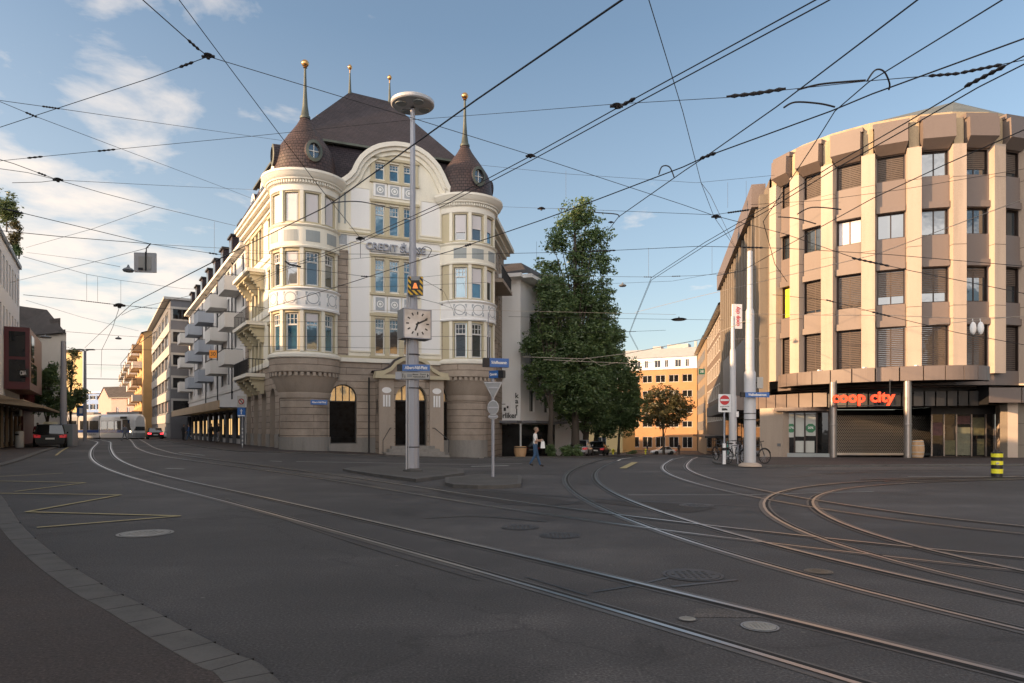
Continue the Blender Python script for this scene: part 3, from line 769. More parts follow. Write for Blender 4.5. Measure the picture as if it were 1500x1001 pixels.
for k, (z0, z1, t) in enumerate(ROW):
    for i, (a, b) in enumerate(cu):
        gm = M['glassblue'] if k > 0 else M['glass']
        window(cs, FF, a, b, z0, z1, M['winwhite'], gm, d=-.2, cols=1, tr=t, sub=3, fw=.07)
# stone surrounds of the window columns
mb = MB()
edges = [FF.upx(545), FF.upx(612)]
for k, (z0, z1, t) in enumerate(ROW):
    e = [cu[0][0]-.16]+[(cu[0][1]+cu[1][0])/2, (cu[1][1]+cu[2][0])/2]+[cu[2][1]+.16]
    for x in (e[0], e[3]): mb.mbox(FF, x-.13, x+.13, -.02, .1, z0-.1, z1+.12, M['olive'])
    for x in (e[1], e[2]): mb.mbox(FF, x-.14, x+.14, -.02, .08, z0-.1, z1+.12, M['olive'])
    mb.mbox(FF, e[0]-.2, e[3]+.2, -.02, .16, z1+.13, z1+.3, M['olive']); mb.mbox(FF, e[0]-.2, e[3]+.2, -.02, .16, z0-.25, z0-.11, M['olive'])
mb.build('window_surround', cs)
for za, zb, m in ((zy(457), zy(438), M['ornament']), (zy(289), zy(274), M['ornament'])):
    for (a, b) in cu:
        q = MB(); q.mbox(FF, a-.12, b+.12, -.02, .07, za-.1, zb+.1, M['white']); q.mbox(FF, a+.02, b-.02, 0, .085, za, zb, m)
        c = (a+b)/2; zc = (za+zb)/2; rr = min(b-a, zb-za)*.36
        n = 16
        q.face([FF(c+rr*math.cos(6.2832*i/n), .09, zc+rr*math.sin(6.2832*i/n)) for i in range(n)], M['white'])
        q.face([FF(c+rr*.7*math.cos(6.2832*i/n), .094, zc+rr*.7*math.sin(6.2832*i/n)) for i in range(n)], M['panelgrey'])
        q.face([FF(c+rr*.45*math.cos(6.2832*i/8), .098, zc+rr*.45*math.sin(6.2832*i/8)) for i in range(8)], M['white'])
        q.build('ornament_panel', cs)
# white render fields framed in stone, brown stone strips, pale upper fields
for (xa, xb) in ((514, 541), (617, 644)):
    a, b = FF.upx(xa), FF.upx(xb)
    q = MB()
    for (ya, yb) in ((516, 363), (340, 283 if xa < 550 else 290)):
        za, zb = zy(ya), zy(yb)
        q.mbox(FF, a, b, -.02, .04, za, zb, M['white'])
        for (p, r_, s, t_) in ((a-.1, a, za-.1, zb+.1), (b, b+.1, za-.1, zb+.1)): q.mbox(FF, p, r_, -.02, .07, s, t_, M['cream'])
        q.mbox(FF, a, b, -.02, .07, za-.1, za, M['cream']); q.mbox(FF, a, b, -.02, .07, zb, zb+.1, M['cream'])
    q.build('render_field', cs)
q = MB(); q.mbox(FF, FF.upx(510), FF.upx(648), -.02, .035, zy(378.5), zy(352), M['white']); q.build('sign_field', cs)
q = MB(); q.mbox(FF, u0-.05, FF.upx(510), -.02, .05, 6.37, zy(374), M['stone']); q.build('stone_strip', cs); q = MB(); q.mbox(FF, FF.upx(647), u1+.05, -.02, .05, 6.37, zy(380), M['stone']); q.build('stone_strip', cs)
for (xa, xb, ya, yb) in ((495, 508, 366, 350), (649, 661, 372, 356)):
    q = MB(); q.mbox(FF, FF.upx(xa), FF.upx(xb), -.02, .06, zy(ya), zy(yb), M['ornament']); q.mbox(FF, FF.upx(xa)-.07, FF.upx(xb)+.07, -.02, .05, zy(ya)-.07, zy(yb)+.07, M['white']); q.build('ornament_panel', cs)
q = MB()
for x in (495.5, 504, 651, 658.5): q.mbox(FF, FF.upx(x), FF.upx(x+2.6), -.02, .04, zy(336), zy(292), M['panelgrey'])
q.build('fluted_strip', cs)
q = MB(); q.mbox(FF, u0-.05, u1+.05, -.02, .2, zy(350), zy(347), M['olive']); q.mbox(FF, u0-.05, u1+.05, -.02, .13, zy(352), zy(350)-.003, M['cream']); q.build('string_course', cs)
# gable cornice swept along the outline
def sweep_gable(lo, hi, d0, d1, m, name):
    q = MB(); n = len(GO); nrm = []
    for i in range(n):
        a = GO[max(i-1, 0)]; b = GO[min(i+1, n-1)]; t = Vector((b[0]-a[0], b[1]-a[1])).normalized(); nrm.append(Vector((-t.y, t.x)))
    vs = []
    for i, (u, z) in enumerate(GO):
        k = nrm[i]
        for (h, d) in ((lo, d0), (lo, d1), (hi, d1), (hi, d0)): vs.append(FF(u+k.x*h, d, z+k.y*h))
    q.add(vs, [(i*4+j, (i+1)*4+j, (i+1)*4+(j+1) % 4, i*4+(j+1) % 4) for i in range(n-1) for j in range(4)], m, True)
    return q.build(name, cs, 40)
sweep_gable(-.12, .16, -.25, .5, M['cornice'], 'gable_cornice')
sweep_gable(-.34, -.121, -.1, .34, M['cornice'], 'gable_cornice')
sweep_gable(-.60, -.341, -.05, .16, M['cream'], 'gable_cornice')
# ---- bank sign letters on the front
def text(name, parent, s, size, fm, u, z, d, m, ex=.03, bold=.0, shear=0, sx=1.0, align='CENTER', up=False):
    cu_ = bpy.data.curves.new(name, 'FONT'); cu_.body = s; cu_.size = size; cu_.extrude = ex; cu_.offset = bold; cu_.shear = shear
    cu_.align_x = align; cu_.align_y = 'CENTER'; cu_.resolution_u = 3; cu_.materials.append(m)
    tmp = bpy.data.objects.new(name, cu_); COL.objects.link(tmp)
    me = bpy.data.meshes.new_from_object(tmp.evaluated_get(bpy.context.evaluated_depsgraph_get()))
    bpy.data.objects.remove(tmp); o = bpy.data.objects.new(name, me); COL.objects.link(o)
    if not me.materials: me.materials.append(m)
    p = fm(u, d, z); x = (fm(u+.01, d, z)-p).normalized(); zz = Vector((0, 0, 1)); y = zz
    if up: x, y = zz, -x
    nn = x.cross(y)
    Mx = Matrix((x, y, nn)).transposed().to_4x4(); Mx.translation = p-org(parent)
    o.matrix_local = Mx @ Matrix.Diagonal((sx, 1, 1, 1)); o.parent = parent
    return o
M['letter'] = plain('sign_letter_silver', (.30, .31, .35), .4, .6)
M['letterdark'] = plain('sign_letter_dark', (.02, .02, .02), .5)
sg = thing('wall_sign', 'raised silver capital letters under the gable windows of the cream corner building', 'sign', FF(5, .2, zy(365)))
text('lettering', sg, 'CREDIT SUISSE', .62, FF, FF.upx(580.5, .2), FF.zpx(580, 364.5, .2), .16, M['letter'], .07, .006, sx=.98)
b = MB(); b.mbox(FF, FF.upx(541), FF.upx(614), .05, .12, FF.zpx(577, 371.5)-.05, FF.zpx(577, 371.5), M['signgrey']); b.build('rail', sg)
b = MB(); ux = FF.upx(591); zx = zy(357)-.12
for sx_, sz_ in ((-.14, .1), (0, .2), (.14, .1)):
    b.face([FF(ux-.05, .14, zx-.1), FF(ux+.05, .14, zx-.1), FF(ux+sx_+.06, .14, zx+sz_), FF(ux+sx_-.06, .14, zx+sz_)], M['letter'])
b.build('emblem', sg)

# ---- entrance porch with swan-neck pediment
D = 1.3
pm = lambda u, d, z: FF(u, d+D, z)
zp = lambda px, y: FF.zpx(px, y, D)
pd0, pd1 = FF.upx(579, D), FF.upx(626, D)
ztopP = zp(600, 556)
mb = MB()
wall(mb, pm, pu0, pu1, -.7, ztopP, [(pd0, pd1, .62, zp(600, 562), True)], M['stone'], .5, M['stone_plain'])
for u, s in ((pu0, -1), (pu1, 1)):
    mb.face([FF(u, 0, -.7), FF(u, D, -.7), FF(u, D, ztopP), FF(u, 0, ztopP)], M['stone'])
for (a, b) in ((pu0-.05, pd0-.12), (pd1+.12, pu1+.05)): mb.mbox(pm, a, b, -.05, .14, -.7, ztopP, M['stone_plain'])
po = mb.build('porch', cs)
for (a, c_) in ((pu0-.05, pd0-.12), (pd1+.12, pu1+.05)):
    b = MB(); m_ = (a+c_)/2; n = 18; zc = zp(570, 572)
    b.face([pm(m_+.3*math.cos(6.2832*i/n), .155, zc+.19*math.sin(6.2832*i/n)) for i in range(n)], M['white'])
    for k in (-1, 0, 1): b.mbox(pm, m_+k*.17-.055, m_+k*.17+.055, .1, .17, zp(570, 596), zp(570, 579), M['white'])
    b.build('porch_ornament', cs)
b = MB()
for (a, c_) in ((pu0-.35, pd0+.25), (pd1-.25, pu1+.35)): b.mbox(pm, a, c_, -.3, .42, ztopP, ztopP+.24, M['olive'])
# curved pediment band
PX = [(pu0-.3, ztopP+.3), (pu0+.25, ztopP+.36), (pu0+.75, ztopP+.62), (pu0+1.05, ztopP+1.0), (pu0+1.45, ztopP+1.22)]
cm_ = (pu0+pu1)/2
PX2 = PX+[(cm_, ztopP+1.34)]+[(2*cm_-u, z) for (u, z) in PX[::-1]]
for (u, z), (u2, z2) in zip(PX2[:-1], PX2[1:]):
    b.corners([pm(u, .34, z-.1), pm(u2, .34, z2-.1), pm(u2, -.2, z2-.1), pm(u, -.2, z-.1), pm(u, .34, z+.14), pm(u2, .34, z2+.14), pm(u2, -.2, z2+.14), pm(u, -.2, z+.14)], M['olive'])
b.build('pediment', cs)
b = MB()
pts = [pm(u, .1, z-.05) for u, z in PX2]+[pm(pu1+.3, .1, ztopP+.2), pm(pu0-.3, .1, ztopP+.2)]
b.face(pts, M['stone_plain'])
b.build('pediment_field', cs)
b = MB(); nn = 10; rows = []
for i in range(nn+1):
    t = i/nn; row = []
    for (u, z) in PX2: row.append(FF(u, lerp(D-.2, 0, t), z+.1+.16*math.sin(math.pi*t*.9)))
    rows += row
k = len(PX2)
b.add(rows, [(i*k+j, i*k+j+1, (i+1)*k+j+1, (i+1)*k+j) for i in range(nn) for j in range(k-1)], M['shingle'], True)
b.build('porch_roof', cs)
dw = window(cs, pm, pd0, pd1, .62, zp(600, 562), M['black'], M['archglass'], d=-.45, cols=2, tr=zp(600, 587), sub=4, fw=.07, arch=True, name='entrance_door')
lunette(pm, pd0, pd1, zp(600, 587), zp(600, 562), dw, M['amberglass'], -.405)
b = MB()
for i in range(5):
    b.mbox(pm, pd0-.35-.24*i, pd1+.35+.24*i, -.4, .5+.3*i, .62-.19*(i+1)-(.6 if i == 4 else .0), .62-.19*i-.002, M['plinth'])
b.build('entrance_steps', cs)
for s, u in ((-1, pd0-.3), (1, pd1+.3)):
    b = MB(); b.tube([pm(u, .16, 1.75), pm(u+s*.1, .3, 1.75), pm(u+s*.75, 1.2, 1.0), pm(u+s*.75, 1.2, .2)], .025, M['dark'], 6); b.build('handrail', cs)
# rainwater pipe
b = MB(); u = FF.upx(540); b.tube([FF(u, .1, 5.0), FF(u, .1, .2)], .055, M['dark'], 8); b.build('downpipe', cs)
b = MB()
n_ = 16
q = FF.upx(549, 0.6)
b.face([FF(pu0-.02, .65+.2*math.cos(6.2832*i/n_), zp(549, 595)+.5*math.sin(6.2832*i/n_)) for i in range(n_)], M['glassdark']); b.build('oval_window', cs)

# ---- street wall of the upper storeys
mb = MB()
lw_w = [(1.9, 2.6), (4.2, 5.1), (7.4, 8.3), (8.7, 9.6), (10.0, 10.9), (12.1, 12.9)]
lw_z = [(6.4, 8.8), (10.1, 12.5), (13.9, 16.0)]
wall(mb, LWm, 0, LT(1.6), 5.96, 16.9, [(LT(b_), LT(a_), z0, z1) for (a_, b_) in lw_w for (z0, z1) in lw_z], M['cream'], .25, M['olive'])
mb.build('street_wall', cs)
for (a_, b_) in lw_w:
    for (z0, z1) in lw_z: window(cs, LWm, LT(b_), LT(a_), z0, z1, M['winwhite'], M['glass'], d=-.22, cols=2, tr=z1-.6, fw=.07)
mb = MB()
for (a_, b_) in lw_w:
    for (z0, z1) in lw_z:
        mb.mbox(LWm, LT(b_)-.2, LT(b_), -.02, .08, z0, z1, M['olive']); mb.mbox(LWm, LT(a_), LT(a_)+.2, -.02, .08, z0, z1, M['olive']); mb.mbox(LWm, LT(b_)-.25, LT(a_)+.25, -.02, .14, z1, z1+.22, M['olive'])
for zc in (9.5, 13.3): mb.mbox(LWm, 0, LT(1.6), -.02, .12, zc, zc+.3, M['cornice'])
mb.build('window_surround', cs)
mb = MB(); mb.mbox(LWm, 0, 1.0, -.02, .09, 6.3, 16.5, M['stone']); mb.build('stone_strip', cs)
c = MB()
for (d0, d1, za, zb) in ((-.1, .2, 16.3, 16.55), (-.1, .5, 16.551, 16.8), (-.1, .75, 16.801, 17.0), (-.3, .9, 17.001, 17.22)): c.mbox(LWm, -.05, LT(1.9), d0, d1, za, zb, M['cornice'])
c.build('cornice', cs)
c = MB()
for (d0, d1, za, zb) in ((-.1, .25, 16.3, 16.55), (-.1, .55, 16.551, 16.8), (-.3, .9, 16.801, 17.1)): c.mbox(RWm, 1.8, 12, d0, d1, za, zb, M['cornice'])
c.build('cornice', cs)
mb = MB(); wall(mb, RWm, 1.4, 12, 5.96, 16.9, [(x, x+.9, z0, z1) for x in (3, 5, 7, 9) for (z0, z1) in lw_z], M['stone'], .25); mb.build('side_wall', cs)
for x in (3, 5, 7, 9):
    for (z0, z1) in lw_z: window(cs, RWm, x, x+.9, z0, z1, M['winwhite'], M['glass'], d=-.22, cols=2, tr=z1-.6, fw=.07)
b = MB(); b.mbox(RWm, 3.2, 8.5, 0, 1.2, 12.5, 12.75, M['stone_plain']); 
for i in range(22): b.mbox(RWm, 3.25+i*.24, 3.28+i*.24, 1.1, 1.13, 12.75, 13.7, M['dark'])
b.mbox(RWm, 3.2, 8.5, 1.08, 1.15, 13.7, 13.75, M['dark']); b.build('balcony', cs)
# balconies on carved consoles
for k, zb in enumerate((5.6, 9.25, 12.95)):
    b = MB(); ua_, ub_ = LT(12.2), LT(6.6)
    b.mbox(LWm, ua_, ub_, 0, 1.25, zb-.24, zb, M['cornice']); b.mbox(LWm, ua_+.1, ub_-.1, 0, 1.0, zb-.42, zb-.241, M['olive'])
    bo = b.build('balcony', cs)
    for x in (ua_+.5, (ua_+ub_)/2, ub_-.5):
        b = MB()
        for j in range(5): b.mbox(LWm, x-.2, x+.2, 0, .95*(1-j/5)**.7, zb-.42-.2*(j+1), zb-.421-.2*j, M['olive'])
        b.build('console', bo)
    if k < 2:
        b = MB(); m_ = M['dark']; r_ = .022 if k == 0 else .014
        for j in range(24):
            u = lerp(ua_+.05, ub_-.05, j/23); b.tube([LWm(u, 1.15, zb), LWm(u, 1.15, zb+1.0)], r_, m_, 4)
        for sgn in (ua_+.05, ub_-.05):
            for j in range(5): b.tube([LWm(sgn, .2+j*.22, zb), LWm(sgn, .2+j*.22, zb+1.0)], r_, m_, 4)
            b.tube([LWm(sgn, 0, zb+1.0), LWm(sgn, 1.15, zb+1.0)], r_*1.4, m_, 4)
        b.tube([LWm(ua_+.05, 1.15, zb+1.0), LWm(ub_-.05, 1.15, zb+1.0)], r_*1.5, m_, 4)
        if k == 0:
            for j in range(9): b.mbox(LWm, ua_+.1+j*.3, ua_+.36+j*.3, 1.12, 1.14, zb+.12, zb+.9, m_)
        b.build('railing', bo)

# ---- roofs
V = lambda u, v, z: FF(u, -v, z)
zb_, zr = 20.45, 26.3
FL, FR = V(-.8, 1.5, zb_), V(10.7, 1.5, zb_)
RL, RR = V(3.8, 6.5, zr), V(6.8, 6.8, zr)
q = FL+Vector((wl.x, wl.y, 0))*11.5; BL = Vector((q.x, q.y, zb_)); q = FR+Vector((dr.x, dr.y, 0))*11; BR = Vector((q.x, q.y, zb_))
mb = MB()
for f in ([FL, FR, RR, RL], [FR, BR, RR], [BR, BL, RL, RR], [BL, FL, RL]): mb.face(f, M['shingle'])
mb.build('main_roof', cs)
mb = MB()
FL2, FR2 = V(-1.9, -.1, 17.25), V(UR+1.2, -.1, 17.25)
q = FL2+Vector((wl.x, wl.y, 0))*13.6; BL2 = Vector((q.x, q.y, 17.2)); q = FR2+Vector((dr.x, dr.y, 0))*12.5; BR2 = Vector((q.x, q.y, 17.2))
inn = [p+Vector((0, 0, -.22))+(Vector(((FL+FR+BL+BR)/4))-p).normalized()*.35 for p in (FL, FR, BR, BL)]
lo = [FL2, FR2, BR2, BL2]
FLa, FRa = V(.2, .35, 18.2), V(UR-.6, .35, 18.2)
for i in range(4):
    j = (i+1) % 4
    if i == 0:      # front slope broken by the gable
        mb.face([V(1.0, .35, 17.3), V(UR-1.0, .35, 17.3), inn[1], inn[0]], M['shingle'])
    else: mb.face([lo[i], lo[j], inn[j], inn[i]], M['shingle'])
mb.face([lo[0], V(1.0, .35, 17.3), inn[0]], M['shingle']); mb.face([V(UR-1.0, .35, 17.3), lo[1], inn[1]], M['shingle'])
mb.build('mansard_roof', cs)
# eaves strip under the upper roof, gable roof running back
mb = MB()
for a, b_ in ((FL, FR), (FR, BR), (BL, FL)):
    d_ = (b_-a).normalized(); o_ = Vector((d_.y, -d_.x, 0))*.14
    mb.corners([a+o_+Vector((0, 0, -.14)), b_+o_+Vector((0, 0, -.14)), b_-o_+Vector((0, 0, -.14)), a-o_+Vector((0, 0, -.14)), a+o_, b_+o_, b_-o_, a-o_], M['copper'])
mb.build('eaves', cs)
mb = MB(); n = len(GO)
vs = [FF(u, -.2, z+.1) for u, z in GO]+[FF(u, -4.0, z+.05) for u, z in GO]
mb.add(vs, [(i, i+1, n+i+1, n+i) for i in range(n-1)], M['shingle'], True); mb.build('gable_roof', cs)
for (p, h) in ((RL, 2.0), (RR, 2.0)):
    e = MB(); e.lathe((p.x, p.y, p.z-.1), [(.13, 0), (.09, .3), (.045, 1.5), (.04, 1.7), (.09, 1.74), (.16, 1.86), (.16, 1.94), (.09, 2.05), (.001, 2.12)], M['gold'], 12)
    e.lathe((p.x, p.y, p.z-.1), [(.16, -.1), (.135, .0), (.095, .3), (.05, 1.48)], M['copper'], 12); e.build('finial_ball', cs)
# dormers along the street side
for t in (3.6, 6.9, 10.3):
    b = MB(); u = LT(t)
    n = 10; prof = [(-.75, 17.3)]+[(-.75+.0, 18.6)]+[(.75*math.cos(math.pi-math.pi*i/n), 18.6+.7*math.sin(math.pi*i/n)) for i in range(n+1)]+[(.75, 17.3)]
    fr = [LWm(u+x, .15, z) for x, z in prof]; bk = [LWm(u+x, -2.2, z) for x, z in prof]; k = len(prof)
    b.add(fr+bk, [(i, i+1, k+i+1, k+i) for i in range(k-1)], M['shingle']); b.face(fr, M['cream'])
    do = b.build('dormer', cs)
    b = MB(); b.mbox(LWm, u-.5, u-.05, .1, .18, 17.5, 18.8, M['glass']); b.mbox(LWm, u+.05, u+.5, .1, .18, 17.5, 18.8, M['glass']); b.build('pane', do)
for (p, q) in (((2.5, 9.5), 26.6), ):
    b = MB(); c = V(p[0], p[1], 0); b.box((c.x, c.y, 23), (1.2, .7, 5), M['stone_plain']); b.build('chimney', cs)

# enamel street plates on the corner building
def plate(name, label, fm, u, z, d, w_, h_, s, m, size, grp=None, ts=1.0):
    t = thing(name, label, 'sign', fm(u, d, z), grp)
    b = MB(); b.mbox(fm, u-w_/2, u+w_/2, d, d+.03, z-h_/2, z+h_/2, m); b.build('plate', t)
    text('lettering', t, s, size, fm, u, z, d+.034, M['signwhite'], .003, .004, sx=ts); return t
tt = tower_map(CL, 1.5)
ap = math.degrees(0)
def flat_at(C, r, a):
    w_ = R(a); q = nf*math.cos(w_)+ud*math.sin(w_); s = Vector((-q.y, q.x)); c = C+q*r
    def fm(u, d, z): return Vector((c.x+s.x*u+q.x*d, c.y+s.y*u+q.y*d, z))
    return fm
plate('street_sign', 'blue enamel street plate on the brown stone beside the arched shop window', FF, FF.upx(467.5, .85), FF.zpx(467, 589.5, .85), .78, 1.0, .3, 'Albert-Näf-Platz', M['bluesign'], .15, ts=.85)
zb = thing('wall_sign', 'small white letters fixed on the stone corner below the round bay by the balcony', 'sign', LWm(LT(.9), .2, 5.2))
text('lettering', zb, 'ZKB', .5, LWm, LT(1.2), 5.1, .3, M['signwhite'], .05, .01)
# ------------------------------------------------------------------ department store with the faceted corner
K = Vector((27.4, 49.8)); RK = 9.15
def ray_circle(px, r, C=K):
    k = (px-750)/F; dv = Vector((k, 1)); dv.normalize(); b = dv.dot(C); disc = b*b-(C.length_squared-r*r)
    return dv*(b-math.sqrt(max(0, disc)))
PIL = [1139.5, 1170, 1215.5, 1273, 1337.5, 1400.5, 1456.5]
pp = [ray_circle(x, RK) for x in PIL]
def ang(p): return math.atan2(p.y-K.y, p.x-K.x)
AN = [ang(p) for p in pp]; st = (AN[6]-AN[4])/2
AN += [AN[6]+st*(k+1) for k in range(5)]
pp += [K+Vector((math.cos(a), math.sin(a)))*RK for a in AN[7:]]
M['concrete'] = mat('beige_concrete', (.44, .355, .285), .85, var=.28, vs=.7, fine=22, streak=True)
M['concstain'] = mat('stained_concrete', (.40, .31, .20), .85, var=.45, vs=1.2, fine=14, streak=True)
M['taupe'] = mat('taupe_panel', (.168, .132, .115), .55, var=.12, vs=.5, fine=8, bst=.03, streak=True)
M['frame'] = plain('bronze_frame', (.035, .024, .02), .45, .4)
M['sidestone'] = mat('side_concrete', (.205, .172, .135), .85, var=.25, vs=.5, streak=True)
M['seam'] = brickmat('seam_roof', (.17, .18, .16), (.14, .15, .13), (.07, .075, .07), .6, 9.0, .03, .5, 1.0)
co_ = thing('department_store', 'beige department store with tall concrete pilasters and taupe panels round a faceted corner', 'building', (K.x, K.y, -.2))
FL4 = [(16.87, 18.36), (13.34, 14.88), (9.3, 11.39), (5.2, 7.9)]
ZT = 20.1
blindpat = {(0, 0): 1, (1, 0): 1, (2, 0): .98, (3, 0): .98, (5, 0): .75, (0, 2): 0, (1, 2): .9, (2, 2): .95, (3, 2): .75, (4, 2): .72, (5, 2): .3, (6, 0): .8, (6, 2): .5}
M['yellowglow'] = plain('lit_yellow_curtain', (.75, .5, .03), .6, emit=.5)
M['blindsun'] = mat('venetian_blind', (.115, .09, .075), .5, var=.2, bst=0)
wallb = MB(); sp_ = {}
for i in range(len(pp)-1):
    fm = linemap(pp[i], pp[i+1]); L = fm.L; a, b = .44, L-.44
    ops = [(a, b, z0, z1) for z0, z1 in FL4]
    q = MB(); wall(q, fm, 0, L, 4.2, ZT, ops, M['taupe'], .25, M['frame'])
    # spandrel lips and the boxed parapet
    for (za, zb) in ((14.88, 16.87), (11.39, 13.34), (7.9, 9.3)):
        q.mbox(fm, .4, L-.4, -.02, .08, za+.3, zb-.02, M['taupe']); q.mbox(fm, .4, L-.4, -.02, .2, za+.03, za+.42, M['taupe'])
    q.build('spandrel_wall', co_)
    q = MB()
    c8 = lambda d0, d1, z: [fm(.3, d1, z), fm(L-.3, d1, z), fm(L-.3, d0, z), fm(.3, d0, z)]
    q.corners([fm(.45, .2, 18.4), fm(L-.45, .2, 18.4), fm(L-.45, -.05, 18.4), fm(.45, -.05, 18.4), fm(.28, .85, 18.85), fm(L-.28, .85, 18.85), fm(L-.28, -.05, 18.85), fm(.28, -.05, 18.85)], M['taupe'])
    q.corners([fm(.28, .85, 18.852), fm(L-.28, .85, 18.852), fm(L-.28, -.05, 18.852), fm(.28, -.05, 18.852), fm(.28, .80, 20.0), fm(L-.28, .80, 20.0), fm(L-.28, -.05, 20.0), fm(.28, -.05, 20.0)], M['taupe'])
    q.mbox(fm, .2, L-.2, -.3, .6, 20.001, 20.28, M['taupe'])
    q.build('parapet_box', co_)
    for k, (z0, z1) in enumerate(FL4):
        f = blindpat.get((i, k), 0); bl = M['blindsun'] if f else None; bt = z1-(z1-z0)*f if f else None
        if k == 3: bl = M['blindbrown']; bt = z0+.06
        if f > .97: bt = z0+.06
        gm = M['yellowglow'] if (i, k) == (0, 2) else (M['blindwhite'] if (i, k) == (2, 1) else M['glass'])
        window(co_, fm, a, b, z0, z1, M['frame'], gm, d=-.22, cols=2, fw=.07, blind=bl, bl_to=bt, gapf=.72)
# pilasters at the facet corners
for i, p in enumerate(pp):
    n_ = (p-K).normalized(); s_ = Vector((-n_.y, n_.x))
    def pm2(u, d, z): return Vector((p.x+s_.x*u+n_.x*d, p.y+s_.y*u+n_.y*d, z))
    q = MB(); w_ = .375
    q.mbox(pm2, -w_, w_, -.5, .42, 4.2 if i > 6 else 5.0, 18.55, M['concrete']); q.mbox(pm2, -w_*.72, w_*.72, -.5, .30, 18.551, 20.12, M['concstain'])
    for zj in (16.6, 12.6, 9.0): q.mbox(pm2, -w_-.002, w_+.002, -.3, .424, zj, zj+.025, M['frame'])
    q.build('pilaster', co_)
# flank along the side street
rs = Vector((.211, .977)).normalized(); Q0 = pp[0]+Vector((-.25, .9)); Q1 = Q0+rs*34
SW = linemap(Q1, Q0); L = SW.L
q = MB(); ops = [(L-3.2-2.15*k-1.2, L-3.2-2.15*k, z0, z1) for k in range(14) for z0, z1 in FL4[:3]]
wall(q, SW, 0, L, -1.5, 19.4, ops, M['sidestone'], .25, M['frame']); q.build('side_wall', co_)
for k in range(14):
    for z0, z1 in FL4[:3]: window(co_, SW, L-3.2-2.15*k-1.2, L-3.2-2.15*k, z0, z1, M['frame'], M['glassdark'], d=-.22, cols=1, fw=.07)
for k in range(16):
    q = MB(); u = L-.9-2.15*k; q.mbox(SW, u-.55, u+.25, -.2, .55, 4.2, 18.6+.5*(k % 2), M['sidestone']); q.build('pilaster', co_)  # flank pilasters use the darker concrete, their shade put into the colour
q = MB(); q.mbox(SW, 0, L-2.5, -.1, .9, 18.3, 20.0, M['taupe']); q.build('parapet_box', co_)
q = MB(); q.mbox(SW, 2, L-1.5, -.1, 2.2, 3.1, 4.15, M['taupe']); q.build('side_canopy', co_)
q = MB(); q.mbox(SW, 6, L-7, .56, .72, 4.3, 9.2, M['taupe']); q.build('side_panel', co_)
for k in range(9):
    q = MB(); q.mbox(SW, 2+k*3.2, 4.6+k*3.2, .02, .08, .0-1.0, 2.7, M['glassdark']); q.build('shop_window', co_)
# roof
inn_ = [K+Vector((math.cos(a), math.sin(a)))*8.7 for a in AN]
back = [K+Vector((24, 1.0)), K+Vector((26, 22)), Vector((Q1.x+9, Q1.y)), Vector((Q1.x+.3, Q1.y)), Vector((Q0.x+.5, Q0.y+1))]
q = MB(); q.face([(p.x, p.y, 20.0) for p in inn_+back], M['seam']); q.build('flat_roof', co_)
A_ = Vector((30.8, 47.6, 24.5)); B_ = Vector((36, 62, 24.3))
base = [K+Vector((math.cos(a), math.sin(a)))*8.75 for a in AN]+[K+Vector((22, 2)), K+Vector((22, 20)), Vector((Q1.x+6, Q1.y)), Vector((Q0.x+2.2, Q0.y+4))]
base3 = [Vector((p.x, p.y, 20.8)) for p in base]; q = MB(); n = len(base3)
for i in range(n):
    a, b = base3[i], base3[(i+1) % n]; t = A_ if i < len(AN) else B_
    if i in (len(AN)-1,): q.face([a, b, B_, A_], M['seam'])
    elif i == n-1: q.face([a, b, A_, B_], M['seam'])
    else: q.face([a, b, t], M['seam'])
    q.face([Vector((a.x, a.y, 19.9)), Vector((b.x, b.y, 19.9)), b, a], M['concstain'])
q.build('metal_roof', co_)
q = MB(); wall(q, linemap(pp[-1], pp[-1]+Vector((16, 3))), 0, 16, -.5, 20, [], M['concrete']); q.build('side_wall', co_)

# canopies
E0 = Vector((17.95, 45.8)); E1 = Vector((26.95, 38.5)); EC = (E0+E1)/2; ea = (E1-E0)/2; EL_ = ea.length; ea_n = ea.normalized(); eb = Vector((ea_n.y, -ea_n.x))
if eb.y > 0: eb = -eb
def ell(t, k=1.0, add=0.0): return EC+ea_n*((EL_*k+add)*math.cos(t))+eb*((3.3*k+add)*math.sin(t))
def canopy_band(t0, t1, n, add, z0, z1, m, name, gap=.006):
    q = MB()
    for i in range(n):
        a, b = lerp(t0, t1, i/n)+gap, lerp(t0, t1, (i+1)/n)-gap
        for j in range(3):
            w0, w1 = lerp(a, b, j/3), lerp(a, b, (j+1)/3)
            p0, p1, p2, p3 = ell(w0, 1, add-.12), ell(w1, 1, add-.12), ell(w0, 1, add), ell(w1, 1, add)
            q.corners([Vector((v.x, v.y, z0)) for v in (p0, p1, p3, p2)]+[Vector((v.x, v.y, z1)) for v in (p0, p1, p3, p2)], m)
    return q.build(name, co_)
canopy_band(-.25, math.pi+.25, 17, 0, 4.42, 5.22, M['taupe'], 'canopy_fascia')
q = MB(); ts = [lerp(-.3, math.pi+.3, i/40) for i in range(41)]
top = [ell(t, 1, -.1) for t in ts]
q.face([(p.x, p.y, 5.18) for p in top], M['taupe']); q.face([(p.x, p.y, 4.46) for p in top], M['black']); q.build('canopy_soffit', co_)
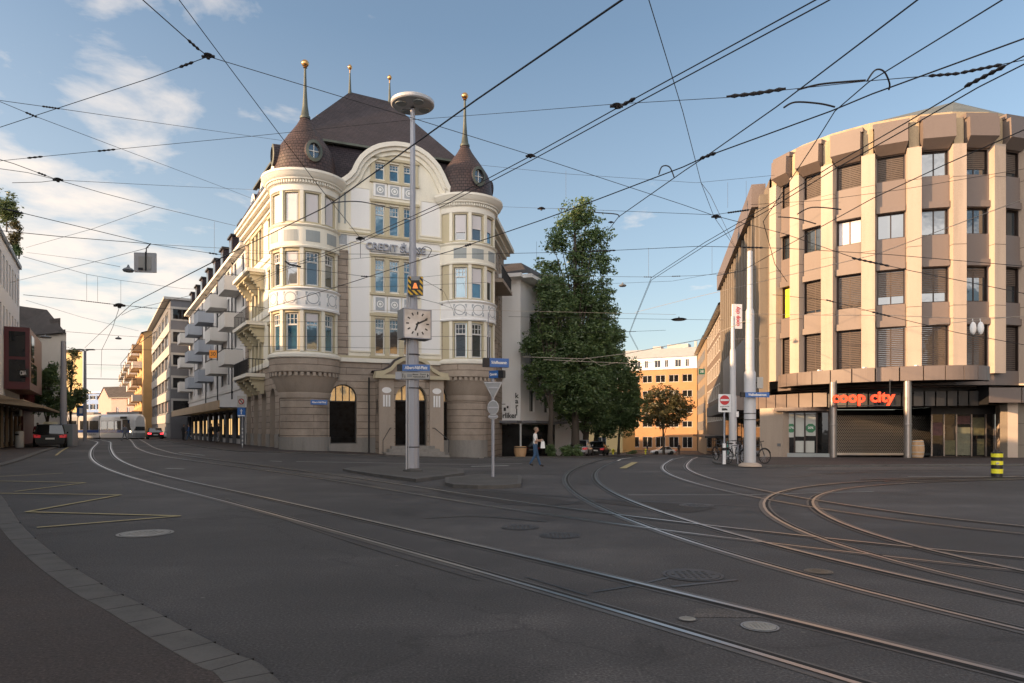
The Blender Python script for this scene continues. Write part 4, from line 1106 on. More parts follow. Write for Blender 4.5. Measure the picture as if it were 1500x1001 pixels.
# lower canopy running round the building
def ring_band(r, a0, a1, n, z0, z1, m, name, th=.12, gap=.004):
    q = MB()
    for i in range(n):
        a, b = lerp(a0, a1, i/n)+gap, lerp(a0, a1, (i+1)/n)-gap
        c = [K+Vector((math.cos(t), math.sin(t)))*rr for rr, t in ((r, a), (r, b), (r-th, b), (r-th, a))]
        q.corners([Vector((v.x, v.y, z0)) for v in c]+[Vector((v.x, v.y, z1)) for v in c], m)
    return q.build(name, co_)
aL, aR = ang(ray_circle(1118, 10.2)), ang(ray_circle(1500, 10.2))
aS0, aS1 = ang(ray_circle(1212, 10.2)), ang(ray_circle(1436, 10.3))
ring_band(10.2, aL-.25, aS0, 8, 3.1, 4.0, M['taupe'], 'canopy_fascia')
ring_band(10.2, aS0, aS1, 14, 3.05, 3.9, M['black'], 'canopy_fascia')
ring_band(11.0, aS1, AN[-1], 8, 3.2, 4.05, M['taupe'], 'canopy_fascia')
q = MB(); aa = [lerp(aL-.25, AN[-1], i/30) for i in range(31)]
def rp(r, t): return K+Vector((math.cos(t), math.sin(t)))*r
for a, b in zip(aa[:-1], aa[1:]):
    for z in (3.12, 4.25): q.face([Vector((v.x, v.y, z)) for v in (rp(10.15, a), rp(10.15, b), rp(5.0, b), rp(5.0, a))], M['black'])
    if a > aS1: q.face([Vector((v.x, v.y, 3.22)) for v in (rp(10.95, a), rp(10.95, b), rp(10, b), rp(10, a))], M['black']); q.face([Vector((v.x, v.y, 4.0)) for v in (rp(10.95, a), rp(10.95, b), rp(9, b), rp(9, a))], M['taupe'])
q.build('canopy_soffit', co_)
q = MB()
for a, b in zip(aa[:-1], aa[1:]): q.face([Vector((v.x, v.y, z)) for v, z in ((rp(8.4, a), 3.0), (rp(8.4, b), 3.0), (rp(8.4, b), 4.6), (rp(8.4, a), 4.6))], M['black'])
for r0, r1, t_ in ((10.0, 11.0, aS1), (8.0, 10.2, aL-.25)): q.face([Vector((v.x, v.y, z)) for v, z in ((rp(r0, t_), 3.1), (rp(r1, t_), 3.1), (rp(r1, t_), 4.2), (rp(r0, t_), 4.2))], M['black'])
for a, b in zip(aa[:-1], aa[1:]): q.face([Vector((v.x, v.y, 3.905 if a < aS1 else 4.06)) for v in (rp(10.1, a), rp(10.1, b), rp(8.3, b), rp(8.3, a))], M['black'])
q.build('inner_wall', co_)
# columns
M['column'] = mat('steel_column', (.30, .27, .25), .35, .7, var=.15, streak=True, bst=.02)
for px, Y in ((1220.5, 40.2), (1329.5, 38.6)):
    p = P(px, 670, Y); q = MB(); q.lathe((p.x, p.y, 0), [(.2, -.4), (.2, 4.45)], M['column'], 20); q.lathe((p.x, p.y, 0), [(.215, 1.9), (.225, 1.92), (.225, 1.98), (.215, 2.0)], M['column'], 20); q.build('column', co_)
# recessed ground floor
def gl(px0, Y0, px1, Y1):
    a, b = P(px0, 640, Y0), P(px1, 640, Y1); return linemap(a, b)
w1 = gl(1113, 46.6, 1147, 44.6)
q = MB(); q.mbox(w1, 0, w1.L, -.6, 0, -.6, 3.1, M['concrete']); q.mbox(w1, w1.L-.5, w1.L-.2, .001, .03, .55, .75, M['signgrey']); q.build('stone_pier', co_)
w2 = gl(1148, 44.8, 1216, 43.9); L2 = w2.L
q = MB(); q.mbox(w2, 0, L2, -.2, 0, -.5, .12, M['panelgrey']); q.mbox(w2, 0, L2, -.2, 0, 2.75, 3.1, M['frame'])
for u in (0, .62, 1.24, 1.95, L2-.1): q.mbox(w2, u, u+.08, -.2, .01, .12, 2.75, M['frame'])
fo = q.build('shop_window', co_)
q = MB(); q.mbox(w2, .08, L2, -.15, -.1, .12, 2.75, M['glassdark']); q.build('pane', fo)
q = MB(); wht = M['signwhite']
M['poster'] = plain('poster_grey_white', (.45, .47, .44), .7); M['discgreen'] = plain('sticker_green', (.02, .16, .07), .5)
for (a, b, z0, z1) in ((.08, .24, .9, 2.68), (.3, .62, 1.15, 2.68), (.72, 1.24, 1.2, 2.68), (1.34, 1.93, 1.25, 2.68), (.72, 1.22, .16, .92), (1.3, 1.86, .16, .92)): q.mbox(w2, a, b, -.1, -.085, z0, z1, M['poster'])
q.build('poster', fo)
for (u, z, s) in ((.46, 1.75, '17%'), (1.63, 1.75, '20%')):
    q = MB(); n_ = 8; q.face([w2(u+.31*math.cos(6.2832*(i+.5)/n_)*(.85 if u < 1 else 1), -.08, z+.31*math.sin(6.2832*(i+.5)/n_)) for i in range(n_)], M['discgreen']); q.build('sticker', fo)
    text('lettering', fo, s, .2, w2, u, z+.02, -.075, M['signwhite'], .002, .004)
q = MB(); w1c = lambda t: None
for i in range(14):
    t0, t1 = i/14, (i+1)/14
    c = [w2(lerp(-.6, L2, t), .2+.75*math.sin(math.pi*min(1, t*1.05)), 0) for t in (t0, t1)]; e = [w2(lerp(-.6, L2, t), -.1, 0) for t in (t1, t0)]
    q.corners([Vector((v.x, v.y, 2.86)) for v in c+e]+[Vector((v.x, v.y, 3.08)) for v in c+e], M['taupe'])
q.build('window_hood', co_)
w3 = gl(1216, 44.4, 1372, 43.9); L3 = w3.L
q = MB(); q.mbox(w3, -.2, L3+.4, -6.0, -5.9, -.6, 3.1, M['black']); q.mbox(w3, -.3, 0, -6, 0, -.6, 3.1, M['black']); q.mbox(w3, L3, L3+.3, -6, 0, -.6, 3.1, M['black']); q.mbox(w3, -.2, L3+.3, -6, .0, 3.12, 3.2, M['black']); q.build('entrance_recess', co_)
# roller grille of linked rings
q = MB(); zz0, zz1 = -.05, 2.55; nx, nz = 52, 26
M['grille'] = plain('grille_metal', (.34, .31, .27), .4, .8)
for j in range(nz+1):
    z = lerp(zz0+.2, zz1, j/nz); q.mbox(w3, .1, L3-.15, -.008, .008, z-.008, z+.008, M['grille'])
for j in range(nz):
    z0_, z1_ = lerp(zz0+.2, zz1, j/nz), lerp(zz0+.2, zz1, (j+1)/nz)
    for i in range(nx):
        u = .1+(L3-.25)*(i+.5*(j % 2))/nx; q.mbox(w3, u-.011, u+.011, -.01, .01, z0_, z1_, M['grille'])
q.mbox(w3, .05, L3-.1, -.03, .03, zz0+.05, zz0+.2, M['chrome']); q.mbox(w3, .02, .1, -.05, .05, -.1, 2.7, M['frame']); q.mbox(w3, L3-.15, L3-.05, -.05, .05, -.1, 2.7, M['chrome'])
q.build('roller_grille', co_)
w4 = gl(1364, 42.3, 1458, 41.7); L4 = w4.L
q = MB(); q.mbox(w4, 0, L4, -.2, .0, -.6, .02, M['frame']); q.mbox(w4, 0, L4, -.2, 0, 2.6, 3.1, M['black'])
for u in (0, .7, 1.4, 2.25, 3.05, L4-.1): q.mbox(w4, u, u+.07, -.1, .02, .02, 2.6, M['column'])
fo = q.build('display_window', co_)
q = MB(); q.mbox(w4, .0, L4, -.08, -.04, .02, 2.6, M['glassdark']); q.build('pane', fo)
M['postgreen'] = mat('poster_olive', (.09, .085, .04), .6, var=.7, vs=4, fine=10, bst=0); M['postpale'] = mat('poster_pale', (.14, .145, .10), .6, var=.4, vs=3, bst=0); M['postred'] = mat('poster_red', (.09, .035, .035), .6, var=.7, vs=5, bst=0)
for (a, b, z0, z1, m) in ((.76, 1.38, .1, 1.0, 'postgreen'), (1.5, 2.22, .08, 1.8, 'postpale'), (2.6, 3.0, .1, 1.1, 'postgreen'), (1.48, 2.2, 2.0, 2.5, 'postred'), (.1, .66, 1.3, 2.1, 'postred'), (2.35, 3.0, 1.3, 2.4, 'postgreen')):
    q = MB(); q.mbox(w4, a, b, -.038, -.025, z0, z1, M[m]); q.build('poster', fo)
w5 = gl(1458, 41.7, 1476, 39.6); w6 = linemap(w5(w5.L, 0, 0), w5(w5.L, 0, 0)+Vector((14, 2.6, 0)))
q = MB(); q.mbox(w5, 0, w5.L, -.5, 0, -.6, 3.4, M['concrete']); q.mbox(w6, 0, 14, -.5, 0, -.6, 3.4, M['sidestone'])
for z in (.75, 2.0): q.mbox(w6, 0, 14, -.01, .004, z, z+.02, M['frame'])
q.build('stone_pier', co_)

# neon name over the entrance
M['neon'] = plain('sign_letter_red', (.80, .055, .01), .4, emit=.55)
ps = ray_circle(1264, 10.42); w7 = linemap(P(1213, 600, 39.7), P(1317, 600, 38.6))
sg = thing('shop_sign', 'glowing orange red lower-case name over the dark shop entrance', 'sign', w7(w7.L/2, 0, 3.5))
text('lettering', sg, 'coop city', .86, w7, w7.L*.49, 3.5, .1, M['neon'], .08, .028, sx=1.0)
q = MB(); q.mbox(w7, .2, w7.L-.2, .0, .06, 3.0, 3.06, M['black']); q.mbox(w7, .4, .46, .0, .05, 3.0, 4.5, M['black']); q.mbox(w7, w7.L-.5, w7.L-.44, .0, .05, 3.0, 4.5, M['black']); q.build('rail', sg)
bn = P(1079.5, 465, 47.5); wb = linemap((bn.x-.34, bn.y-.05), (bn.x+.34, bn.y+.05))
sg = thing('banner_sign', 'white upright banner sign with red letters on the store flank above the poles', 'sign', (bn.x, bn.y, 8))
q = MB(); q.mbox(wb, 0, wb.L, -.08, .08, P(0, 482, 47.5).z, P(0, 446, 47.5).z, M['signwhite']); q.build('panel', sg)
text('lettering', sg, 'coop city', .42, wb, wb.L/2, P(0, 464, 47.5).z, .09, M['red'], .005, .01, up=True, sx=.86)
q = MB(); pz = P(0, 455, 47.5).z
for z in (pz, pz-.9): q.tube([(bn.x+.3, bn.y, z), (bn.x+1.2, bn.y+.3, z)], .03, M['dark'], 5)
q.build('bracket', sg)
# small wall floodlights and brackets on the canopy edge
for px in (1266, 1342, 1200):
    p = ray_circle(px, 9.75); t = thing('spotlight', 'tiny white floodlight standing on the curved canopy edge', 'spotlight', (p.x, p.y, 5.2), 'floodlights on the canopy')
    q = MB(); q.tube([(p.x, p.y, 5.2), (p.x, p.y, 5.34)], .025, M['signwhite'], 6); q.build('stem', t)
    q = MB(); q.box((p.x, p.y-.06, 5.42), (.26, .14, .14), M['signwhite'], .5); q.build('head', t)
# ------------------------------------------------------------------ other buildings
def skewmap(A, B, bd):
    g_ = linemap(A, B); bd = Vector(bd).normalized(); f0 = g_.n
    def fm(u, d, z): 
        n_ = -bd if d < -.6 else f0
        return Vector((g_.A.x+g_.ud.x*u+n_.x*d, g_.A.y+g_.ud.y*u+n_.y*d, z))
    fm.L = g_.L; fm.A = g_.A; fm.ud = g_.ud; fm.n = g_.n; fm.upx = g_.upx; fm.zpx = g_.zpx
    return fm
LSD = (-.66, .75)
def house(name, label, A, B, depth, z0, z1, wm, cols, rows, gm=None, fmat=None, wcols=2, tr=None, roofm=None, roof=None, cat='building', sill=None, surround=None, reveal=.18, ov=.4, group=None, blind=None, bdir=None, bf=0):
    fm = linemap(A, B) if bdir is None else skewmap(A, B, bdir); L = fm.L; t = thing(name, label, cat, fm(L/2, -depth/2, z0), group)
    b = MB(); ops = [(u0, u1, a, c) for (u0, u1) in cols for (a, c) in rows]
    wall(b, fm, 0, L, z0, z1, ops, wm, reveal)
    for f in ([fm(0, 0, z0), fm(0, -depth, z0), fm(0, -depth, z1), fm(0, 0, z1)], [fm(L, 0, z0), fm(L, -depth, z0), fm(L, -depth, z1), fm(L, 0, z1)], [fm(0, -depth, z0), fm(L, -depth, z0), fm(L, -depth, z1), fm(0, -depth, z1)]): b.face(f, wm)
    b.build('wall', t)
    rnd = random.Random(int(L*100))
    for (u0, u1) in cols:
        for (a, c) in rows:
            bl = blind if (blind and rnd.random() < bf) else None
            window(t, fm, u0, u1, a, c, fmat or M['winwhite'], gm or M['glass'], d=-reveal+.03, cols=wcols, tr=(c-tr if tr else None), fw=.08, sill=sill, blind=bl, bl_to=a+(c-a)*rnd.uniform(.1, .6) if bl else None)
    if surround:
        b = MB()
        for (u0, u1) in cols:
            for (a, c) in rows:
                for (p, q, r, s) in ((u0-.14, u0, a, c), (u1, u1+.14, a, c), (u0-.2, u1+.2, c, c+.16), (u0-.2, u1+.2, a-.14, a)): b.mbox(fm, p, q, -.02, .05, r, s, surround)
        b.build('window_surround', t)
    rm = roofm or M['panelgrey']
    b = MB()
    if roof is None:
        b.mbox(fm, -ov*.3, L+ov*.3, -depth-.1, ov, z1, z1+.3, rm)
    elif roof[0] == 'pitch':   # ridge parallel to the facade
        h = roof[1]; m_ = -depth/2
        b.face([fm(-ov, ov, z1-.05), fm(L+ov, ov, z1-.05), fm(L+ov, m_, z1+h), fm(-ov, m_, z1+h)], rm)
        b.face([fm(-ov, -depth-ov, z1-.05), fm(L+ov, -depth-ov, z1-.05), fm(L+ov, m_, z1+h), fm(-ov, m_, z1+h)], rm)
        b.face([fm(-ov, ov, z1-.3), fm(L+ov, ov, z1-.3), fm(L+ov, ov, z1-.05), fm(-ov, ov, z1-.05)], M['dark'])
        b.face([fm(-ov, ov, z1-.3), fm(L+ov, ov, z1-.3), fm(L+ov, -.1, z1-.25), fm(-ov, -.1, z1-.25)], M['cream'])
        w = MB()
        for u in (.01, L-.01): w.face([fm(u, 0, z1), fm(u, -depth, z1), fm(u, m_, z1+h)], wm)
        w.build('gable', t)
    elif roof[0] == 'gable':   # ridge perpendicular to the facade
        h = roof[1]
        for s, e in ((-ov, L/2), (L+ov, L/2)): b.face([fm(s, ov, z1-.1), fm(e, ov, z1+h), fm(e, -depth-ov, z1+h), fm(s, -depth-ov, z1-.1)], rm)
        w = MB(); w.face([fm(0, 0, z1), fm(L, 0, z1), fm(L/2, 0, z1+h)], wm); w.build('gable', t)
    elif roof[0] == 'mansard':
        h, s = roof[1], roof[2]
        b.face([fm(-.1, .3, z1), fm(L+.1, .3, z1), fm(L+.1, -s, z1+h), fm(-.1, -s, z1+h)], rm); b.face([fm(-.1, -s, z1+h), fm(L+.1, -s, z1+h), fm(L+.1, -depth, z1+h+.4), fm(-.1, -depth, z1+h+.4)], rm)
        for u in (-.1, L+.1): b.face([fm(u, .3, z1), fm(u, -s, z1+h), fm(u, -depth, z1+h+.4), fm(u, -depth, z1)], rm)
        w = MB(); w.mbox(fm, -.1, L+.1, -.1, .55, z1-.25, z1+.02, M['cornice']); w.build('cornice', t)
    b.build('roof', t)
    return t, fm
M['aptwhite'] = mat('apartment_render', (.66, .65, .64), .85, var=.08, vs=.5, streak=True)
M['balwhite'] = mat('balcony_pale', (.60, .585, .56), .8, var=.08, streak=True)
M['balblue'] = mat('balcony_blue_grey', (.32, .35, .40), .8, var=.08, streak=True)
M['greydark'] = mat('dark_grey_cladding', (.15, .155, .17), .8, var=.12)
M['greylight'] = mat('light_cladding', (.42, .41, .39), .8, var=.12)
M['ochre'] = mat('ochre_render', (.55, .34, .15), .85, var=.2, vs=.4)
M['tanfascia'] = mat('tan_fascia', (.40, .29, .18), .6, var=.2, vs=.6)
M['rooftile'] = brickmat('roof_tile', (.10, .085, .08), (.075, .065, .062), (.03, .028, .026), .3, .22, .02, .8, .8, slope=1.3)
M['redpanel'] = plain('dark_red_panel', (.085, .009, .012), .4)
M['beige'] = mat('beige_render', (.52, .47, .41), .85, var=.1, vs=.5)
M['yellowr'] = mat('yellow_render', (.60, .47, .24), .85, var=.1, vs=.5)
M['bluepanel'] = mat('blue_panel', (.13, .25, .48), .6, var=.15)
M['pinkr'] = mat('pink_render', (.50, .30, .26), .85, var=.1)
M['orangebrick'] = mat('orange_brick', (.46, .25, .12), .85, var=.14, vs=.6)
M['brownr'] = mat('brown_render', (.165, .122, .09), .85, var=.12, vs=.5)
M['tanr'] = mat('tan_render', (.27, .20, .13), .85, var=.12, vs=.5)
M['interior'] = plain('warm_shop_light', (.9, .55, .22), .6, emit=.7)

# --- street beyond the corner building
SA = lambda Y: Vector((-21-.609*(Y-54.2), Y))
nS = ml
# white apartment row
A, B = SA(88.5), SA(54.4)
fm = linemap(A, B); L = fm.L
cols = []; u = L-1.2
for k in range(11):
    cols.append((u-1.15, u)); u -= 3.6
rows = [(5.7, 7.5), (8.7, 10.5), (11.7, 13.5), (14.5, 16.0)]
apt, fA = house('apartment_house', 'long white apartment house with jutting box balconies beside the corner bank', A, B, 11, .0, 16.5, M['aptwhite'], cols, rows, fmat=M['greydark'], gm=M['glassdark'], wcols=2, roofm=M['shingle'], roof=('mansard', 3.0, 1.3))
for k in range(8):
    b = MB(); u = L-2.2-k*4.9; b.mbox(fA, u-.8, u+.8, -1.6, .1, 16.55, 18.6, M['shingle']); b.mbox(fA, u-1.0, u+1.0, -1.6, .25, 18.6, 18.75, M['dark']); do = b.build('dormer', apt)
    b = MB(); b.mbox(fA, u-.6, u+.6, .08, .13, 16.9, 18.3, M['glass']); b.build('pane', do)
def balcony(t, fm, u0, u1, z, m, d=1.45, h=1.02):
    b = MB(); b.mbox(fm, u0, u1, 0, d, z-.16, z, m); b.mbox(fm, u0, u1, d-.1, d, z+.001, z+h, m); b.mbox(fm, u0, u0+.1, 0, d-.1, z+.001, z+h, m); b.mbox(fm, u1-.1, u1, 0, d-.1, z+.001, z+h, m)
    b.mbox(fm, u0, u1, d-.12, d+.03, z+h+.05, z+h+.09, M['dark']); b.mbox(fm, u0-.03, u0+.03, .05, d, z+h+.05, z+h+.09, M['dark']); b.mbox(fm, u1-.03, u1+.03, .05, d, z+h+.05, z+h+.09, M['dark'])
    for q in (0, .5, 1): b.mbox(fm, lerp(u0, u1-.05, q), lerp(u0, u1-.05, q)+.05, d-.08, d-.03, z+h, z+h+.05, M['dark'])
    return b.build('balcony', t)
for (uc, m, zs) in ((L-3.2, 'balwhite', (7.1, 10.1, 13.1)), (L-11.2, 'balwhite', (6.9, 9.9, 12.9)), (L-19.6, 'balblue', (6.7, 9.7, 12.7)), (L-28.5, 'balblue', (6.5, 9.5, 12.5)), (L-37.0, 'balwhite', (6.5, 9.5, 12.5))):
    for z in zs: balcony(apt, fA, uc-1.7, uc+1.7, z, M[m])
for uc in (L-6.3, L-14.6, L-23):
    b = MB(); b.tube([fA(uc, .12, 4.3), fA(uc, .12, 16.3)], .06, M['dark'], 6); b.build('downpipe', apt)
b = MB(); b.mbox(fA, 0, L, 0, .08, 5.0, 5.25, M['balwhite']); b.build('string_course', apt)
b = MB(); b.mbox(fA, 1, L-.1, .0, 2.1, 3.35, 3.42, M['dark']); b.mbox(fA, 1, L-.1, 2.0, 2.12, 3.25, 3.95, M['tanfascia']); b.build('arcade_canopy', apt)
for k in range(11):
    b = MB(); u = L-1-k*3.7; b.mbox(fA, u-.25, u, .02, .3, .3, 3.3, M['greydark']); b.build('pillar', apt)
    b = MB(); b.mbox(fA, u-3.4, u-.3, .02, .09, .9, 3.2, M['glassdark']); so_ = b.build('shop_window', apt)
    if k < 9:
        b = MB()
        for j in range(3):
            if (k+j) % 3: b.mbox(fA, u-3.1+j*.95, u-2.75+j*.95, .1, .12, 1.2, 2.6, M['interior'])
        if b.v: b.build('lit_display', so_)
# grey modern block with white bay corners
A, B = SA(119)+ml*2.0, SA(90)+ml*2.0
g1, fg = house('grey_block', 'slate grey modern block with pale street face past the white apartment house', A, B, 12, .0, 18.6, M['greydark'], [(2+6*k, 6.5+6*k) for k in range(5)], [(3.9+3*j, 5.6+3*j) for j in range(5)], fmat=M['greylight'], wcols=3, roofm=M['greylight'], ov=.8)
b = MB()
for j in range(5): b.mbox(fg, .5, fg.L-.5, .0, .12, 2.5+3*j, 3.7+3*j, M['greylight'])
b.build('cladding_band', g1)
fe = linemap(fg(fg.L, 0, 0), fg(fg.L, -12, 0))
for j in range(5):
    b = MB(); b.mbox(fe, .05, 2.6, .0, .06, 3.9+3*j, 5.7+3*j, M['greylight']); b.mbox(fe, .3, 2.3, .05, .09, 4.1+3*j, 5.4+3*j, M['glassdark']); b.build('window', g1)
b = MB(); b.box((fg(fg.L/2, -5, 0).x, fg(fg.L/2, -5, 0).y, 19.6), (7, 5, 1.6), M['greylight'], -1.02); b.build('roof_plant', g1)
for j in range(4): balcony(g1, fe, 2.9, 5.0, 5.6+3*j, M['balwhite'], 1.0, 1.3)
# sunlit ochre houses down the street
for i, (Y0, Y1, zt, lab, m) in enumerate(((151, 121, 18.6, 'nearer sunlit ochre house with rows of balconies down the tram street', 'ochre'), (205, 153, 18.0, 'farther sunlit ochre house with balconies at the end of the tram street', 'tanr'))):
    A, B = SA(Y0)+ml*3.2, SA(Y1)+ml*3.2; Lh = (B-A).length
    h, fh = house('balcony_house', lab, A, B, 11, 0, zt, M[m], [(2+4.2*k, 3.6+4.2*k) for k in range(int(Lh/4.2)-1)], [(4+3*j, 5.8+3*j) for j in range(5)], fmat=M['winwhite'], roofm=M['rooftile'], roof=('pitch', 2.2))
    for k in range(int(Lh/8.5)):
        for j in range(5): balcony(h, fh, 1.2+8.4*k, 5.2+8.4*k, 3.9+3*j, M['tanr' if (k+j) % 2 else 'balwhite'], 1.5)
    b = MB(); b.mbox(fh, 0, Lh, 0, 2, 3.0, 3.3, M['bluepanel']); b.build('awning', h)

# --- across the street: store with roof garden, red glass bay
FC = lambda Y: Vector((facC(Y)-.4, Y))
A, B = FC(41), FC(54); fm = linemap(A, B); L = fm.L
cols = [(L-.75-1.62*k-.75, L-.75-1.62*k) for k in range(9)]
st_, fs = house('fashion_store', 'white flat-roofed store with plants on its roof and a dark red glass bay', A, B, 14, .0, 14.3, M['white'], cols, [(11.2, 13.4), (7.9, 10.0)], fmat=M['dark'], gm=M['glassdark'], wcols=1, roofm=M['signgrey'], ov=.15)
b = MB(); b.mbox(fs, L-9.5, L+.1, .02, 1.45, 4.4, 8.6, M['redpanel']); bo = b.build('glass_bay', st_)
b = MB()
for (a, c, z0, z1) in ((L-8.6, L-6.6, 4.9, 6.3), (L-6.5, L-4.6, 4.9, 6.3), (L-8.6, L-6.6, 6.4, 8.2)): b.mbox(fs, a, c, 1.44, 1.48, z0, z1, M['glassdark'])
b.mbox(fs, L+.05, L+.13, .3, 1.2, 4.9, 6.2, M['glassdark']); b.build('pane', bo)
fend = linemap(fs(L-9.5, 0, 0), fs(L-9.5, 1.9, 0))
fend = linemap(fs(L-9.5, 0, 0), fs(L-9.5, 1.9, 0))
b = MB(); q0 = fs(L-9.5, 1.9, 0)
for (z0, z1) in ((4.9, 6.4), (6.6, 8.3)): b.mbox(fs, L-9.54, L-9.5, .3, 1.2, z0, z1, M['glassdark'])
b.build('pane', bo)
b = MB(); b.mbox(fs, 0, L+1.0, .0, 1.6, 3.35, 3.5, M['tanfascia'])
b.corners([fs(0, 2.6, 3.0), fs(L+1, 2.6, 3.0), fs(L+1, 0, 3.3), fs(0, 0, 3.3), fs(0, 2.6, 3.15), fs(L+1, 2.6, 3.15), fs(L+1, 0, 3.9), fs(0, 0, 3.9)], M['tanr']); b.build('awning', st_)
for k in range(6):
    b = MB(); u = L-.5-k*2.6; b.mbox(fs, u-.35, u, .0, .15, .2, 3.3, M['tanr']); b.build('pillar', st_)
    b = MB(); b.mbox(fs, u-2.5, u-.4, .0, .06, .5, 3.2, M['glassdark']); so_ = b.build('shop_window', st_)
    b = MB(); b.mbox(fs, u-2.1, u-1.6, .061, .075, .8, 2.4, M['poster']); b.build('poster', so_)
# lower wing out of the frame continues the street front towards the viewer; its heights are set for the shade
A, B = FC(-2), FC(40.6)
lw_, fl = house('store_wing', 'long white store wing continuing the street front out of view, stepped to shade the crossing', A, B, 12, -.2, 10.0, M['white'], [(1.5+3.4*k, 3.3+3.4*k) for k in range(12)], [(4.4, 6.4)], fmat=M['dark'], wcols=2, roofm=M['signgrey'])
b = MB(); b.mbox(fl, 0, 27, -11, -.6, 10.3, 17.5, M['white']); b.mbox(fl, 29.6, 44.1, -11, -.6, 10.3, 13.9, M['white']); b.build('shade_storey', lw_)  # unseen blocks stepped in height to shape the shade they cast
# red fin-clad wing past the store
A, B = FC(54.3)+Vector((.2, .1)), FC(62)+Vector((.2, .1))
b1, fb = house('fin_building', 'dark red glass building with upright fins next to the white store', A, B, 12, .3, 9.4, M['redpanel'], [], [], roofm=M['dark'], ov=.1)
for k in range(9):
    b = MB(); b.mbox(fb, .2+k*1.15, .32+k*1.15, 0, .35, 3.4, 9.3, M['redpanel']); b.build('fin', b1)
b = MB(); b.mbox(fb, 0, fb.L, .0, .04, 4.2, 6.0, M['glassdark']); b.build('pane', b1)
b = MB(); b.mbox(fb, 0, fb.L, .0, 1.2, 3.2, 3.4, M['dark']); b.build('canopy', b1)
fbe = linemap(fb(fb.L, 0, 0), fb(fb.L, -4, 0))
b = MB()
# beige house with brown gable roof
A = P(33, 629, 76); B = P(97, 629, 72)
A.z = B.z = 0
h1, fh = house('gabled_house', 'beige house with steep brown tiled roof and shutters beyond the street trees', (A.x-3.5, A.y+.4), (B.x, B.y), 10, .2, 11.9, M['beige'], [(3.2, 4.4), (5.2, 6.4)], [(3.8, 5.4), (6.8, 8.4), (9.7, 11.1)], surround=None, roofm=M['rooftile'], roof=None, ov=.1, bdir=LSD)
b = MB(); Lh = fh.L
b.face([fh(-.2, .5, 11.8), fh(Lh+.6, .5, 11.8), fh(Lh-2.0, -4.5, 15.0), fh(-.2, -4.5, 16.6)], M['rooftile']); b.face([fh(-.2, -9.5, 11.8), fh(Lh+.6, -9.5, 11.8), fh(Lh-2.0, -4.5, 15.0), fh(-.2, -4.5, 16.6)], M['rooftile']); b.face([fh(Lh+.6, .5, 11.8), fh(Lh+.6, -9.5, 11.8), fh(Lh-2.0, -4.5, 15.0)], M['rooftile']); b.build('hip_roof', h1)
b = MB(); b.mbox(fh, Lh-2.2, Lh-.6, -3.5, -1.2, 11.8, 13.6, M['rooftile']); b.build('dormer', h1)
b = MB()
for u in (2.55, 4.45, 6.45):
    for (z0, z1) in ((6.8, 8.4), (9.7, 11.1), (3.8, 5.4)): b.mbox(fh, u, u+.55, .005, .06, z0, z1, M['frame'])
b.build('shutter', h1)
A, B = P(92, 629, 108), P(121, 629, 104)
h2, _ = house('yellow_block', 'plain tall yellow block behind the tram stop lamp mast', (A.x-4, A.y), (B.x, B.y), 14, 0, 13.6, M['yellowr'], [(4.6, 5.4)], [(3.6, 5), (6.6, 8), (9.4, 10.7)], roofm=M['rooftile'], bdir=LSD)
# far end of the street
A, B = P(108, 629, 168), P(205, 629, 160)
h3, f3 = house('blue_office', 'low blue banded office building behind the tram at the street end', (A.x, A.y), (B.x, B.y), 12, 0, 10.4, M['bluepanel'], [(1+2.3*k, 2.9+2.3*k) for k in range(6)], [(3.4, 4.9), (6.4, 7.8), (8.9, 9.8)], gm=M['glassdark'], roofm=M['signwhite'], bdir=LSD)
A, B = P(163, 629, 152), P(212, 629, 148)
h4, f4 = house('pink_house', 'pink house with dark sloping roof at the far end of the tram street', (A.x, A.y), (B.x, B.y), 14, 0, 8.8, M['pinkr'], [(1.5, 2.4), (4.9, 5.8)], [(2.6, 3.8), (5.4, 6.6)], roofm=M['rooftile'], roof=('pitch', 2.6), bdir=LSD)
# --- street with the trees
RSX = lambda Y: Vector((Q0.x+.211/.977*(Y-Q0.y), Y))
A, B = RSX(112), RSX(83)
r1, fr1 = house('brown_house', 'tall brown house with dark eaves next to the department store flank', A, B, 12, -3, 17.0, M['brownr'], [(1.5+3.1*k, 3.2+3.1*k) for k in range(9)], [(2.9, 4.5), (5.9, 7.5), (8.9, 10.6), (11.9, 13.6), (14.6, 16.2)], surround=M['beige'], roofm=M['rooftile'], roof=('pitch', 3), ov=.7, gm=M['glassdark'])
b = MB(); b.mbox(fr1, 0, fr1.L, 0, 2.2, .6, .85, M['dark']); b.build('canopy', r1)
for k in range(8):
    b = MB(); b.mbox(fr1, .6+k*3.6, 3.6+k*3.6, .02, .07, -2, .4, M['glassdark']); b.build('shop_window', r1)
A, B = RSX(146), RSX(113)
r2, fr2 = house('tan_house', 'tan rendered house with shutters farther down behind the brown house', A, B, 12, -3, 17.2, M['tanr'], [(2+3.6*k, 3.5+3.6*k) for k in range(8)], [(1.5, 3.1), (4.6, 6.3), (7.7, 9.4), (10.8, 12.5), (13.8, 15.4)], roofm=M['rooftile'], roof=('pitch', 3), ov=.7, gm=M['glassdark'])
b = MB()
for k in range(8):
    for z0, z1 in ((1.5, 3.1), (4.6, 6.3), (7.7, 9.4), (10.8, 12.5), (13.8, 15.4)): b.mbox(fr2, 1.3+3.6*k, 1.95+3.6*k, .01, .06, z0, z1, M['signgrey']); b.mbox(fr2, 3.55+3.6*k, 4.2+3.6*k, .01, .06, z0, z1, M['signgrey'])
b.build('shutter', r2)
